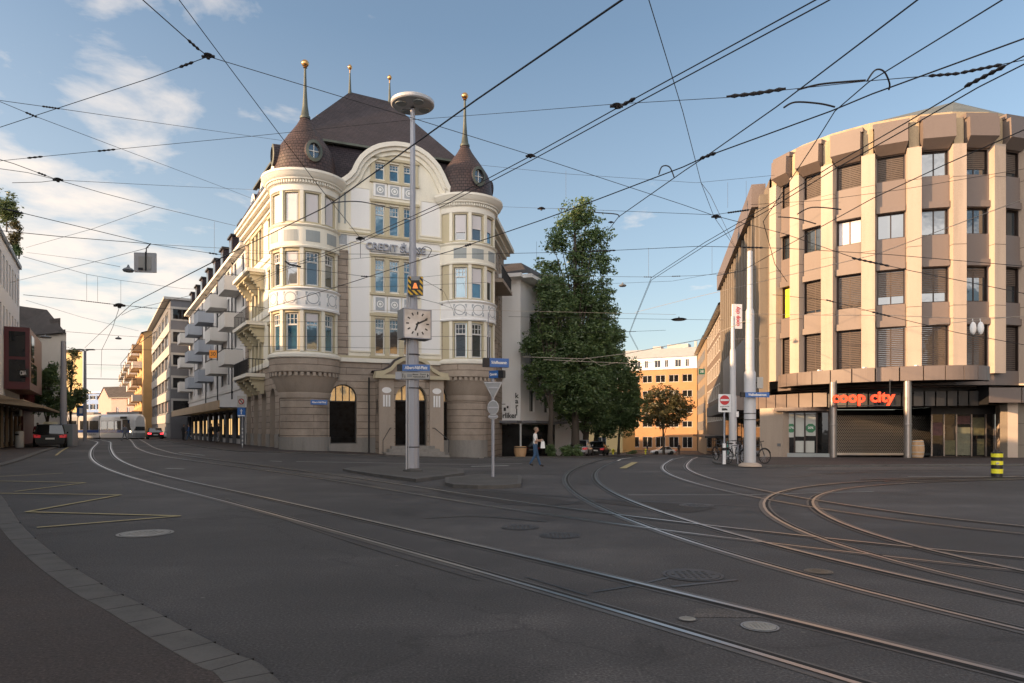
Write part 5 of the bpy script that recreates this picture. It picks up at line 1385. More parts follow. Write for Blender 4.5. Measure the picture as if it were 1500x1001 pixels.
# orange brick block closing the street
A, B = P(905, 629, 147), P(1021, 629, 139)
fm = linemap(A, B); L = fm.L
cols = [(L-.95-2.8*k-2.05, L-.95-2.8*k) for k in range(6)]
def zo(y): return P(0, y, 141.5).z
o1, fo1 = house('orange_block', 'orange brick block with white top storey closing the tree-lined street', (A.x, A.y), (B.x, B.y), 14, -3.2, zo(541), M['orangebrick'], cols, [(zo(656), zo(640)), (zo(626), zo(617)), (zo(605), zo(595)), (zo(582), zo(572)), (zo(560), zo(549))], gm=M['glassdark'], fmat=M['winwhite'], roofm=M['signwhite'], roof=None, ov=.2)
b = MB(); wc = [(L-1.0-2.15*k-1.35, L-1.0-2.15*k-(.1 if k % 2 else .6)) for k in range(7)]
wall(b, fo1, 0, L, zo(541)+.3, zo(523), [(u0, u1, zo(538), zo(527)) for u0, u1 in wc], M['white'], .15); b.build('top_storey', o1)
for u0, u1 in wc: window(o1, fo1, u0, u1, zo(538), zo(527), M['winwhite'], M['glassdark'], d=-.12, cols=2, fw=.07)
b = MB(); b.face([fo1(-.2, .3, zo(523)), fo1(L+.2, .3, zo(523)), fo1(L+.2, -4, zo(507)), fo1(-.2, -4, zo(507))], M['seampale'] if 'seampale' in M else M['greylight']); b.face([fo1(-.2, -4, zo(507)), fo1(L+.2, -4, zo(507)), fo1(L+.2, -14, zo(507)), fo1(-.2, -14, zo(507))], M['greylight']); b.face([fo1(L, 0, -3), fo1(L, -14, -3), fo1(L, -14, zo(507)), fo1(L, -4, zo(507)), fo1(L, 0, zo(523))], M['white']); b.build('metal_roof', o1)
b = MB(); b.mbox(fo1, 6.5, 8.3, -6, -4, zo(508), zo(503), M['greylight']); b.mbox(fo1, 9.5, 14, -7, -4.5, zo(508), zo(501), M['greylight']); b.mbox(fo1, L-1.4, L-.9, -4, -3.6, zo(508), zo(499), M['greylight']); b.build('roof_plant', o1)
A, B = P(842, 629, 132), P(912, 629, 128)
y1, _ = house('yellow_house', 'low yellow house half hidden behind the dark tree trunks', (A.x, A.y), (B.x, B.y), 9, -3.2, 2.8, M['yellowr'], [(1.2, 2.4), (4.5, 6.3)], [(-1.3, .2)], roofm=M['rooftile'], roof=('pitch', 2.5))
# white restaurant house beside the corner building
A, B = P(700, 629, 58.5), P(762.5, 629, 57.5)
k1, fk = house('restaurant_house', 'white rendered house with wide eaves and black lettering beside the trees', (A.x, A.y), (B.x, B.y), 18, -1.5, 14.3, M['white'], [], [], roofm=M['white'], ov=1.2)
LK = fk.L
sk = linemap(fk(LK, .0, 0), fk(LK, -18, 0)+Vector((2.2, 0, 0)))
b = MB(); wall(b, sk, .02, sk.L, -1.5, 14.3, [(x, x+1.2, z, z+1.9) for x in (2.2, 6, 10, 14) for z in (3.2, 6.6, 9.9)], M['white'], .2); b.build('wall', k1)
for x in (2.2, 6, 10, 14):
    for z in (3.2, 6.6, 9.9): window(k1, sk, x, x+1.2, z, z+1.9, M['winwhite'], M['glassdark'], d=-.17, cols=2)
b = MB(); b.mbox(sk, -.5, sk.L, -.1, 1.2, 14.301, 14.6, M['white']); b.build('eaves', k1)
b = MB(); b.face([fk(-1, 0, 14.8), fk(LK+.6, 0, 14.8), fk(LK-1.5, -6, 17.2), fk(-1, -6, 17.2)], M['rooftile']); b.face([fk(LK+.6, 0, 14.8), fk(LK+2.4, -18, 14.8), fk(LK-.5, -12, 17.2), fk(LK-1.5, -6, 17.2)], M['rooftile']); b.build('hip_roof', k1)
b = MB(); b.mbox(fk, LK-2.6, LK-.05, .02, .06, -1.2, 2.1, M['glassdark']); so_ = b.build('shop_front', k1)
b = MB(); b.mbox(fk, LK-2.9, LK+.1, .0, 1.6, 2.2, 2.4, M['greydark']); b.build('canopy', k1)
b = MB(); b.mbox(sk, .2, 9, .02, .06, -1.2, 2.1, M['glassdark']); b.build('shop_front', k1)
b = MB(); b.mbox(sk, .2, 9, 0, 1.3, 2.2, 2.4, M['greydark']); b.build('canopy', k1)
kz = lambda y: P(0, y, 57.5).z
sg = thing('house_lettering', 'black letters crossing like a crossword on the white house corner beside the trees', 'sign', fk(LK-.6, .1, 3))
for i, c_ in enumerate('karl'): text('lettering', sg, c_, .62, fk, LK-.32, kz(580+7.8*i), .04, M['letterdark'], .02, .01)
text('lettering', sg, 'örliker', .62, fk, LK-1.1, kz(609), .04, M['letterdark'], .02, .01, sx=.95)
sg = thing('house_sign', 'small white square sign on the white house left of the black lettering', 'sign', fk(LK-1.3, .1, 4))
b = MB(); b.mbox(fk, LK-1.75, LK-.85, .02, .1, kz(604), kz(589), M['signwhite']); b.build('panel', sg)
b = MB()
for (du, dz, w_, h_) in ((-.05, -.18, .2, .3), (.2, .0, .16, .2), (-.3, .25, .6, .05)): b.mbox(fk, LK-1.3+du-w_/2, LK-1.3+du+w_/2, .1, .112, kz(596.5)+dz-h_/2, kz(596.5)+dz+h_/2, M['letterdark'])
b.build('emblem', sg)
# grey house behind the trees
A, B = (5.2, 112), (2.0, 77.5)
A, B = P(781, 629, 78), P(855, 629, 80)
g2, f2 = house('terrace_house', 'grey house with long white balcony behind the tree trunks', (A.x, A.y), (B.x, B.y), 22, -2.5, 13.5, M['greylight'], [(1+2.0*k, 2.2+2.0*k) for k in range(2)], [(2.6, 4.3), (5.6, 7.3), (8.6, 10.3)], gm=M['glassdark'], roofm=M['rooftile'])
b = MB(); b.mbox(f2, 0, f2.L, 0, 1.3, .35, .55, M['white']); b.mbox(f2, 0, f2.L, 1.22, 1.3, .551, 2.3, M['white']); b.build('balcony', g2)
b = MB(); b.mbox(f2, .5, f2.L-.3, .02, .06, -2.2, .2, M['interior' if False else 'glassdark']); b.build('shop_front', g2)

# house across the crossing, outside the picture: the windows mirror its sunlit front
M['sunyellow'] = mat('sand_render', (.55, .43, .26), .85, var=.12, vs=.4)
house('corner_house', 'sand coloured house across the crossing that the bank windows mirror', (37, 15), (31, -26), 10, -.2, 15.5, M['sunyellow'], [(2+3.2*k, 3.3+3.2*k) for k in range(12)], [(4.4, 6.2), (7.6, 9.4), (10.8, 12.6)], gm=M['glassdark'], roofm=M['rooftile'], roof=('pitch', 3))

house('shading_house', 'beige row house added out of view to shade the tram', (-104, 70), (-60, 80.5), 8, .2, 13.0, M['beige'], [(2+4*k, 3.4+4*k) for k in range(10)], [(3.6, 5.4), (7, 8.8)], roofm=M['rooftile'], roof=('pitch', 2.5))  # unseen house, added to keep the sun off the tram

house('shading_block', 'tall grey block added out of view to shade the apartment row', (-58, 45), (-74, 78), 14, .2, 24, M['greylight'], [(2+4*k, 4+4*k) for k in range(8)], [(3+3*k, 4.6+3*k) for k in range(7)])  # unseen block, added to keep the sun off the apartment row
# ------------------------------------------------------------------ poles and signs
def circ(fm, cu, cz, r, d, n=24): return [fm(cu+r*math.cos(6.2832*i/n), d, cz+r*math.sin(6.2832*i/n)) for i in range(n)]
def at(px, py, Y, yaw=0.0):
    """flat panel frame: u right, d towards the viewer, z up; yaw>0 turns its face to the viewer's right"""
    p = P(px, py, Y); r_ = Vector((math.cos(yaw), math.sin(yaw), 0)); n_ = Vector((math.sin(yaw), -math.cos(yaw), 0))
    def fm(u, d, z): return Vector((p.x+r_.x*u+n_.x*d, p.y+r_.y*u+n_.y*d, p.z+z))
    fm.p = p; return fm
base = Vector((G(605.5, 690).x, 25.3)); pY = 25.3; pX = (604.5-750)/F*pY
gzI = gz(pX, pY)+.12
def zP(py): return H-(py-HY)/F*pY
t = thing('lamp_mast', 'thick tapered grey mast with disc lamp on top, standing on the cobbled traffic island', 'lamp post', (pX, pY, gzI))
b = MB(); b.lathe((pX, pY, 0), [(.245, gzI), (.235, zP(560)), (.22, zP(500)), (.19, zP(455)), (.15, zP(410)), (.125, zP(360)), (.105, zP(300)), (.09, zP(160))], M['pole'], 10, smooth=False); b.build('mast', t)
b = MB(); b.lathe((pX, pY, 0), [(.36, gzI-.02), (.36, gzI+.05), (.25, gzI+.12)], M['granite'], 10, smooth=False); b.build('foot', t)
for k, dx in enumerate((-.2, -.11)):
    b = MB(); b.tube([(pX+dx, pY-.2, gzI), (pX+dx*.95, pY-.2, zP(455)), (pX+dx*.7, pY-.15, zP(405))], .032, M['polelight'], 8); b.build('conduit', t)
b = MB()
for py in (569, 655, 520): b.lathe((pX, pY, 0), [(.262, zP(py)-.02), (.262, zP(py)+.02)], M['dark'], 10)
b.build('strap', t)
zl = zP(158)
b = MB(); b.lathe((pX, pY, 0), [(.09, zl), (.2, zl+.02), (.76, zl+.06), (.80, zl+.1), (.80, zl+.2), (.7, zl+.26), (.05, zl+.3)], M['polelight'], 32); lo_ = b.build('lamp_disc', t)
for k in range(4):
    a = k*math.pi/2+.6; b = MB(); c = (pX+.47*math.cos(a), pY+.47*math.sin(a), zl+.03); b.lathe(c, [(.0, -.02), (.2, -.02), (.21, .02), (.2, .06)], M['panelgrey'], 14); b.build('lamp_lens', lo_)
# clock
fc = at(610.5, 475, 25.02, .48)
ck = thing('street_clock', 'square public clock box with mirror-bright dial fixed on the grey lamp mast', 'clock', fc.p)
b = MB(); W_, H_ = .54, .54; b.corners([fc(x, d, z) for z in (-H_, H_) for x, d in ((-W_, .08), (W_, .08), (W_, -.60), (-W_, -.60))], M['signgrey']); b.build('case', ck)
M['dial'] = glassmat('clock_dial_glass', (.50, .51, .52), .1, .08)
b = MB(); b.corners([fc(x*.94, d, z*.94) for z in (-H_, H_) for x, d in ((-W_, .095), (W_, .095), (W_, .05), (-W_, .05))], M['dial']); b.build('dial', ck)
b = MB()
for k in range(12):
    a = k*math.pi/6; c, s = math.cos(a), math.sin(a); r0, r1, h_ = .33, .44, .025
    b.face([fc(s*r0-c*h_, .1, c*r0+s*h_), fc(s*r0+c*h_, .1, c*r0-s*h_), fc(s*r1+c*h_, .1, c*r1-s*h_), fc(s*r1-c*h_, .1, c*r1+s*h_)], M['letterdark'])
b.build('hour_marks', ck)
def hand(a, L, w, d):
    c, s = math.cos(a), math.sin(a); b = MB(); b.face([fc(-s*.08-c*w, d, -c*.08+s*w), fc(-s*.08+c*w, d, -c*.08-s*w), fc(s*L+c*w, d, c*L-s*w), fc(s*L-c*w, d, c*L+s*w)], M['letterdark']); b.build('clock_hand', ck)
hand(R(64), .41, .03, .104); hand(R(200), .27, .03, .108)
b = MB(); e = .035
for (x0, x1, z0, z1) in ((-W_, W_, H_-e, H_), (-W_, W_, -H_, -H_+e), (-W_, -W_+e, -H_, H_), (W_-e, W_, -H_, H_)): b.mbox(fc, x0, x1, .08, .115, z0, z1, M['pole'])
b.build('bezel', ck)
# hazard signal
fs_ = at(608.5, 419, 24.95)
t = thing('tram_signal', 'small signal box with black and yellow hazard stripes on the lamp mast above the clock', 'signal', fs_.p)
b = MB(); b.mbox(fs_, -.27, .27, -.1, .0, -.35, .35, M['signgrey']); b.build('back_plate', t)
M['hazard'] = None
m, nt, pb = newmat('hazard_stripes'); co2 = nd(nt, 'ShaderNodeTexCoord').outputs['Object']; sp2 = nd(nt, 'ShaderNodeSeparateXYZ'); nt.links.new(co2, sp2.inputs[0])
v = mth(nt, 'FRACT', mth(nt, 'MULTIPLY', mth(nt, 'ADD', sp2.outputs[0], sp2.outputs[2]), 5.0)); v = mth(nt, 'GREATER_THAN', v, .5)
nt.links.new(mixc(nt, v, (.02, .02, .02), (.75, .45, .03)), pb.inputs['Base Color']); M['hazard'] = m
b = MB()
for (x0, x1, z0, z1) in ((-.27, -.16, -.33, .33), (.16, .27, -.33, .33), (-.16, .16, -.33, -.15)): b.mbox(fs_, x0, x1, 0, .02, z0, z1, M['hazard'])
b.build('hazard_board', t)
b = MB(); b.mbox(fs_, -.16, .16, 0, .03, -.15, .2, M['black']); lp = b.build('lamp_box', t)
b = MB(); b.face([fs_(-.1, .035, -.1), fs_(.1, .035, -.1), fs_(.03, .035, .1), fs_(-.04, .035, .1)], plain('signal_amber', (.75, .2, .05), .5, emit=.5)); b.build('lamp', lp)
# street name boards on the mast
def board(name, label, px, py, Y, w_, h_, yaw, s, m, tm_, size, th=.1, arrow=False, ts=.8, side=True):
    fm = at(px, py, Y, yaw); t = thing(name, label, 'sign', fm.p)
    b = MB(); b.mbox(fm, -w_/2, w_/2, -th, .0, -h_/2, h_/2, m); b.build('board', t)
    b = MB(); b.mbox(fm, -w_/2-.2, -w_/2-.001, -th, .0, -h_/2, h_/2, M['black'] if m is M['bluesign'] else M['pole'])
    if side: b.build('end_box', t)
    if s: text('lettering', t, s, size, fm, 0, 0, .006, tm_, .003, .005, sx=ts)
    return t, fm
board('street_sign', 'blue street name board on the lamp mast in front of the bank porch', 609.5, 539, 25.0, 1.0, .24, 0.05, 'Albert-Näf-Platz', M['bluesign'], M['signwhite'], .155)
t, fm = board('direction_sign', 'grey pointer board with black arrow just under the blue board on the mast', 608.5, 550.5, 25.0, 1.05, .27, .05, None, M['signgrey'], None, 0)
M['boardpale'] = plain('board_pale', (.42, .41, .38), .5)
b = MB(); b.mbox(fm, -.5, .5, 0, .012, -.105, .105, M['boardpale']); b.build('face', t)
b = MB(); b.face([fm(.43, .018, -.08), fm(.49, .018, 0), fm(.43, .018, .08)], M['letterdark']); b.mbox(fm, -.47, -.44, .012, .018, -.08, .08, M['letterdark']); b.face([fm(-.4, .018, -.08), fm(-.36, .018, -.08), fm(-.38, .018, .07)], M['letterdark']); b.mbox(fm, -.3, -.12, .012, .016, -.06, .06, M['signgrey']); b.build('arrow', t)
text('lettering', t, 'Messe  Zürich\nHallenstadion', .085, fm, .14, 0, .016, M['letterdark'], .001, .002)
# give-way sign pole on the second island
sY = 22.4; sX = (722-750)/F*sY; zs = lambda py: H-(py-HY)/F*sY
t = thing('sign_post', 'slim grey sign post seen from behind on the nearer cobbled island', 'sign post', (sX, sY, .1))
b = MB(); b.tube([(sX, sY, .05), (sX, sY, zs(552))], .052, M['pole'], 10); b.build('post', t)
fm = at(722.5, 575, sY-.0)
def plate_back(t, pts_o, pts_i, nm):
    b = MB(); n = len(pts_o)
    for i in range(n): j = (i+1) % n; b.face([fm(pts_o[i][0], .07, pts_o[i][1]), fm(pts_o[j][0], .07, pts_o[j][1]), fm(pts_i[j][0], .085, pts_i[j][1]), fm(pts_i[i][0], .085, pts_i[i][1])], M['polelight'])
    b.face([fm(x, .06, z) for x, z in pts_i], M['signgrey']); b.face([fm(x, .03, z) for x, z in pts_o], M['signwhite'])
    return b.build(nm, t)
tri = [(-.31, .34), (.31, .34), (.0, -.26)]; trii = [(-.25, .305), (.25, .305), (0, -.18)]
plate_back(t, tri, trii, 'give_way_plate')
cc = [(.19*math.cos(6.2832*i/20), -.5+.24*math.sin(6.2832*i/20)) for i in range(20)]; ci = [(.165*math.cos(6.2832*i/20), -.5+.21*math.sin(6.2832*i/20)) for i in range(20)]
plate_back(t, cc, ci, 'round_plate')
c2 = [(.16*math.cos(6.2832*i/20), -.8+.09*math.sin(6.2832*i/20)) for i in range(20)]; c2i = [(.14*math.cos(6.2832*i/20), -.8+.075*math.sin(6.2832*i/20)) for i in range(20)]
plate_back(t, c2, c2i, 'small_plate')
for z in (-.5, -.8, .15): b = MB(); b.mbox(fm, -.16, .16, .085, .1, z-.02, z+.02, M['pole']); b.build('bracket', t)
board('street_sign', 'larger blue street name board at the top of the slim sign post', 731.5, 531.5, sY-.1, .66, .29, .35, 'Schaffhauserstr.', M['bluesign'], M['signwhite'], .13, .16, ts=.66)
t, fm = board('street_sign', 'smaller blue street name board angled below the top board on the slim post', 723, 548.5, sY-.1, .34, .24, -.5, 'Querstr.', M['bluesign'], M['signwhite'], .11, .16, ts=.75, side=False)
b = MB(); b.mbox(fm, .171, .36, -.16, 0, -.12, .12, M['black']); b.build('end_box', t)
b = MB(); bx = at(715, 510, sY); t = thing('wire_pole', 'very thin upright rod rising behind the blue street name boards', 'rod', bx.p)
b.tube([bx(0, -.2, -.6), bx(0, -.2, 1.2)], .018, M['pole'], 6); b.build('rod', t)
# big mast and second mast by the store
mY = 30.2; mX = (1098.5-750)/F*mY; zm = lambda py: H-(py-HY)/F*mY; g0 = gz(mX, mY)+.09
t = thing('overhead_line_mast', 'big two-step grey overhead line mast at the kerb beside the bicycles', 'mast', (mX, mY, g0))
b = MB(); b.lathe((mX, mY, 0), [(.255, g0), (.25, zm(546)), (.19, zm(543)), (.18, zm(456)), (.13, zm(452)), (.115, zm(369)), (.06, zm(367.5))], M['polelight'], 20); b.build('mast', t)
b = MB(); b.lathe((mX, mY, 0), [(.5, g0-.05), (.48, g0+.03), (.3, g0+.12)], M['concrete'], 16); b.build('foot', t)
for py in (606, 615): b = MB(); b.lathe((mX, mY, 0), [(.27, zm(py)-.015), (.27, zm(py)+.015)], M['dark'], 20); b.build('strap', t)
b = MB(); b.box((mX+.42, mY, zm(561)), (.26, .2, .5), M['boardpale']); b.box((mX+.25, mY, zm(561)), (.16, .06, .06), M['dark']); b.build('junction_box', t)
nY = 36.5; nX = (1073.5-750)/F*nY; zn = lambda py: H-(py-HY)/F*nY; g1_ = gz(nX, nY)+.09
t = thing('overhead_line_mast', 'slimmer pale overhead line mast behind the no-entry sign', 'mast', (nX, nY, g1_))
b = MB(); b.lathe((nX, nY, 0), [(.21, g1_), (.2, zn(582)), (.16, zn(578)), (.15, zn(515)), (.11, zn(511)), (.1, zn(464)), (.05, zn(463))], M['polelight'], 18); b.build('mast', t)
b = MB(); b.box((nX+.16, nY-.2, zn(607)), (.14, .1, .3), M['signwhite']); b.build('junction_box', t)
board('street_sign', 'blue street name board on the big mast by the bicycles', 1109.5, 578.5, 29.8, 1.08, .22, .06, 'Wallisellenstrasse', M['bluesign'], M['signwhite'], .14, .1, ts=.8)
# no entry
eY = 31.0; eX = (1062-750)/F*eY; g2_ = gz(eX, eY)+.09
t = thing('no_entry_sign', 'round red no-entry sign with white bar on a square plate beside the bicycles', 'traffic sign', (eX, eY, g2_))
fm = at(1061.5, 590.5, eY); z0 = g2_-fm.p.z
b = MB(); b.tube([fm(0, -.06, z0), fm(0, -.06, .4)], .038, M['pole'], 8); b.build('post', t)
b = MB(); b.mbox(fm, -.28, .28, -.02, .0, -.42, .4, M['signwhite']); b.build('plate', t)
b = MB(); b.face(circ(fm, 0, .13, .22, .006), M['red']); b.mbox(fm, -.19, .19, .006, .01, .09, .17, M['signwhite']); b.build('emblem', t)
text('lettering', t, 'ausgenommen', .09, fm, 0, -.16, .008, M['letterdark'], .001, .001, sx=.8)
b = MB(); b.mbox(fm, -.13, .12, .001, .008, -.34, -.24, M['letterdark']); b.face(circ(fm, .1, -.22, .05, .009, 10), M['signwhite']); b.build('pictogram', t)
b = MB(); b.tube([fm(0, -.06, z0), fm(0, -.06, z0+.95)], .075, M['signwhite'], 12); b.tube([fm(0, -.06, z0+.62), fm(0, -.06, z0+.75)], .078, M['black'], 12); b.build('sleeve', t)
# pedestrian zone sign by the corner building
qY = 45.5; qp = G(355, 660); g3 = gz(qp.x, qY)
fm = at(353.5, 606, qY, .0); t = thing('traffic_sign', 'grey no-stopping sign over a blue plate on a striped post at the bank flank', 'traffic sign', (fm.p.x, fm.p.y, .4))
z0 = .35-fm.p.z
b = MB(); b.tube([fm(.05, -.06, z0), fm(.05, -.06, 1.1)], .035, M['pole'], 8); b.build('post', t)
for k in range(5): b = MB(); b.tube([fm(.05, -.06, z0+.25+k*.26), fm(.05, -.06, z0+.38+k*.26)], .04, M['signwhite'], 8); b.build('stripe', t)
b = MB(); b.mbox(fm, -.27, .27, -.02, 0, .42, 1.18, M['boardpale']); b.build('plate', t)
b = MB(); b.face(circ(fm, 0, .8, .2, .005), M['letterdark']); b.face(circ(fm, 0, .8, .17, .008), M['red']); b.face(circ(fm, 0, .8, .13, .011), M['boardpale']); b.corners([fm(-.12, .012, .9), fm(-.08, .012, .94), fm(.12, .012, .7), fm(.08, .012, .66), fm(-.12, .015, .9), fm(-.08, .015, .94), fm(.12, .015, .7), fm(.08, .015, .66)], M['letterdark']); b.build('emblem', t)
b = MB(); b.mbox(fm, -.27, .27, -.02, 0, -.2, .4, M['bluesign']); b.build('plate', t)
b = MB(); b.mbox(fm, -.025, .025, 0, .01, -.05, .3, M['signwhite']); b.mbox(fm, -.09, .09, 0, .01, .16, .2, M['signwhite']); b.mbox(fm, -.24, .24, 0, .008, -.18, -.1, M['signwhite']); b.build('pictogram', t)
# speed signs hung over the streets
def hung(label, px, py, Y, w_, h_, m, tm_, s, yaw=0):
    fm = at(px, py, Y, yaw); t = thing('speed_sign', label, 'traffic sign', fm.p)
    b = MB(); b.mbox(fm, -w_/2, w_/2, -.04, 0, -h_/2, h_/2, m); b.build('plate', t); text('lettering', t, s, h_*.7, fm, 0, 0, .006, tm_, .004, .0)
    b = MB(); b.tube([fm(-w_*.3, -.02, h_/2), fm(-w_*.3, -.02, h_/2+.35)], .015, M['dark'], 5); b.tube([fm(w_*.3, -.02, h_/2), fm(w_*.3, -.02, h_/2+.35)], .015, M['dark'], 5); b.build('hanger', t)
hung('orange square with black 30 between the apartment balconies', 312, 519, 62, .68, .72, M['orange'], M['letterdark'], '30')
M['greensign'] = plain('sign_green', (.02, .16, .12), .5)
hung('green square with white 38 on the brown house down the tree-lined street', 1028, 544.5, 92, .85, .75, M['greensign'], M['signwhite'], '38')
# signal box hung on the span wires over the street
hY = 24.0; fm = at(213, 385, hY, .12)
t = thing('hanging_sign', 'grey sign box seen from behind hanging on span wires over the tram street', 'sign', fm.p)
b = MB(); b.mbox(fm, -.36, .36, -.05, .05, -.34, .34, M['polelight']); b.build('panel', t)
b = MB(); b.mbox(fm, -.2, .22, .05, .08, -.26, .2, M['boardpale']); b.mbox(fm, .03, .07, .08, .12, -.3, .36, M['dark']); b.mbox(fm, -.2, -.05, .08, .1, -.28, -.2, M['dark']); b.build('back_frame', t)
b = MB(); b.tube([fm(.05, .05, .34), fm(.05, .05, .5), fm(.18, 0, .68)], .02, M['dark'], 6); b.build('hanger', t)

def lamp(px, py, Y, w_, label, m='signgrey'):
    fm = at(px, py, Y); t = thing('hanging_lamp', label, 'street lamp', fm.p)
    b = MB(); p = fm.p; b.lathe(p, [(0, -.05), (w_*.8, -.06), (w_, .0), (w_*.7, .06), (.06, .1), (.02, .2)], M[m], 16); b.build('shade', t)
    b = MB(); b.lathe((p.x, p.y, p.z-.06), [(0, 0), (w_*.6, -.01), (w_*.7, .01)], M['poster'], 14); b.build('lens', t)
lamp(188, 396, 25, .2, 'flat hanging lamp next to the grey sign box over the tram street')
lamp(912, 418.5, 42, .24, 'flat grey hanging lamp against the sky by the tall tree')
lamp(994.5, 468, 48, .55, 'broad oval hanging lamp over the street with trees', 'dark')
lamp(173.5, 496, 55, .25, 'small hanging lamp low over the far tram street')
lamp(66, 494, 47, .4, 'round grey lamp disc in front of the beige gabled house')
# street masts on the far side
def mast(label, px, Y, py0, r, arms=()):
    x = (px-750)/F*Y; z1 = H-(py0-HY)/F*Y; g_ = gz(x, Y); t = thing('street_mast', label, 'mast', (x, Y, g_))
    b = MB(); b.tube([(x, Y, g_), (x, Y, z1)], r, M['pole'], 10, r2=r*.7); b.build('mast', t)
    for (dx, dz) in arms:
        b = MB(); b.tube([(x, Y, z1-.05), (x+dx, Y, z1+dz)], .05, M['pole'], 6); b.box((x+dx, Y, z1+dz), (.9, .4, .12), M['signgrey']); b.build('lamp_head', t)
    return t
mast('thick grey mast beside the parked black car on the store pavement', 93, 50, 500, .25)
mast('slender lamp mast with twin flat heads behind the tram stop', 124.5, 78, 514, .2, ((-.6, .12), (.6, .12)))
x = (103-750)/F*50; t = thing('utility_cabinet', 'grey utility cabinet at the foot of the thick mast on the pavement edge', 'cabinet', (x, 50, .45))
b = MB(); b.box((x, 50, 1.25), (.75, .6, 1.6), M['pole']); b.build('body', t, bevel=.02); b = MB(); b.box((x, 49.69, 1.25), (.68, .03, 1.45), M['panelgrey']); b.build('door', t)
fm = at(119, 602, 78); t = thing('stop_sign_board', 'dark blue tram stop board on the slender mast above the tram roof', 'sign', fm.p)
b = MB(); b.mbox(fm, -.5, .5, -.05, .05, -.6, .6, M['bluesign']); b.mbox(fm, -.18, .18, .051, .06, -.3, .3, M['signwhite']); b.build('board', t)
# store signs across the street
pq = FC(45.5)
def cross(label, Y, out_, z, w_, h_, m, s, tm_, size):
    p = FC(Y); n_ = Vector((.861, -.508)); a = p+n_*out_; b_ = p+n_*(out_+w_); fm = linemap(a, b_); t = thing('projecting_sign', label, 'sign', fm(w_/2, 0, z))
    b = MB(); b.mbox(fm, 0, w_, -.16, 0, z-h_/2, z+h_/2, m); b.build('panel', t); text('lettering', t, s, size, fm, w_/2, z, .006, tm_, .004, .012)
    b = MB(); b.mbox(fm, -.4, 0, -.1, -.06, z+.1, z+.16, M['dark']); b.build('bracket', t)
cross('small black projecting sign with white letters on the dark red glass bay', 47, 1.95, 5.45, .8, .55, M['black'], 'C&A', M['signwhite'], .42)
cross('white projecting sign under the awning of the store with roof plants', 46, 1.2, 2.75, .95, .42, M['boardpale'], 'ZARA', M['letterdark'], .3)
b = MB()
x = -32.6; yb = 45.2; g_ = gz(x, yb)+.07
t = thing('litter_bin', 'pale upright litter bin on the store pavement under the white sign', 'litter bin', (x, yb, g_)); b = MB(); b.lathe((x, yb, g_), [(.22, 0), (.24, .05), (.24, 1.0), (.2, 1.08), (0, 1.1)], M['boardpale'], 16); b.build('drum', t); b = MB(); b.box((x-.02, yb-.22, g_+.86), (.26, .08, .12), M['black']); b.build('slot', t)
# bollard
bp = G(1460.5, 699); t = thing('bollard', 'stubby black and yellow striped bollard at the kerb before the store', 'bollard', bp)
b = MB(); r = .175; b.lathe(bp, [(r, 0), (r, .86), (r*.9, .88), (0, .885)], M['black'], 22); b.lathe(bp, [(.06, .87), (.055, .95), (.0, .96)], M['black'], 10); b.build('body', t)
for z0, z1 in ((.13, .29), (.43, .57), (.70, .83)): b = MB(); b.lathe(bp, [(r+.004, z0), (r+.004, z1)], M['yellow'], 22); b.build('band', t)
b = MB(); fm = at(1461.5, 679, bp.y-r-.012); b.face([fm(.06*math.cos(6.2832*i/14), 0, .035*math.sin(6.2832*i/14)) for i in range(14)], M['boardpale']); b.build('emblem', t)
# barrel
q_ = G(1344, 677.5); bp = Vector((1344-750, 0, 0)); bY = 39.5; bx = (1344-750)/F*bY; bz = gz(bx, bY)+.09
M['barrelwood'] = mat('barrel_oak', (.48, .30, .16), .7, var=.3, vs=3, streak=True)
t = thing('barrel', 'wooden barrel with metal hoops beside the right steel column of the entrance', 'barrel', (bx, bY, bz))
b = MB(); b.lathe((bx, bY, bz), [(.28, 0), (.33, .2), (.36, .5), (.33, .8), (.28, 1.02), (.25, 1.0), (0, .98)], M['barrelwood'], 24); b.build('staves', t)
for z, rr in ((.1, .313), (.32, .347), (.7, .347), (.93, .308)): b = MB(); b.lathe((bx, bY, bz), [(rr, z-.025), (rr+.008, z-.02), (rr+.008, z+.02), (rr, z+.025)], M['boardpale'], 24); b.build('hoop', t)
# pair of shoes on the wire
for k, px in enumerate((1425.5, 1436.5)):
    sp3 = P(px, 480, 21); t = thing('hanging_shoe', 'white shoe dangling from a span wire before the store windows', 'shoe', sp3, 'pair of white shoes on the wire')
    b = MB(); b.sphere(sp3+Vector((0, 0, -.02)), .1, M['signwhite'], 12, (.95, .8, 2.0)); b.build('sole', t)
    b = MB(); b.tube([sp3+Vector((0, 0, .15)), sp3+Vector((-.02, 0, .27))], .012, M['signwhite'], 5); b.build('lace', t)
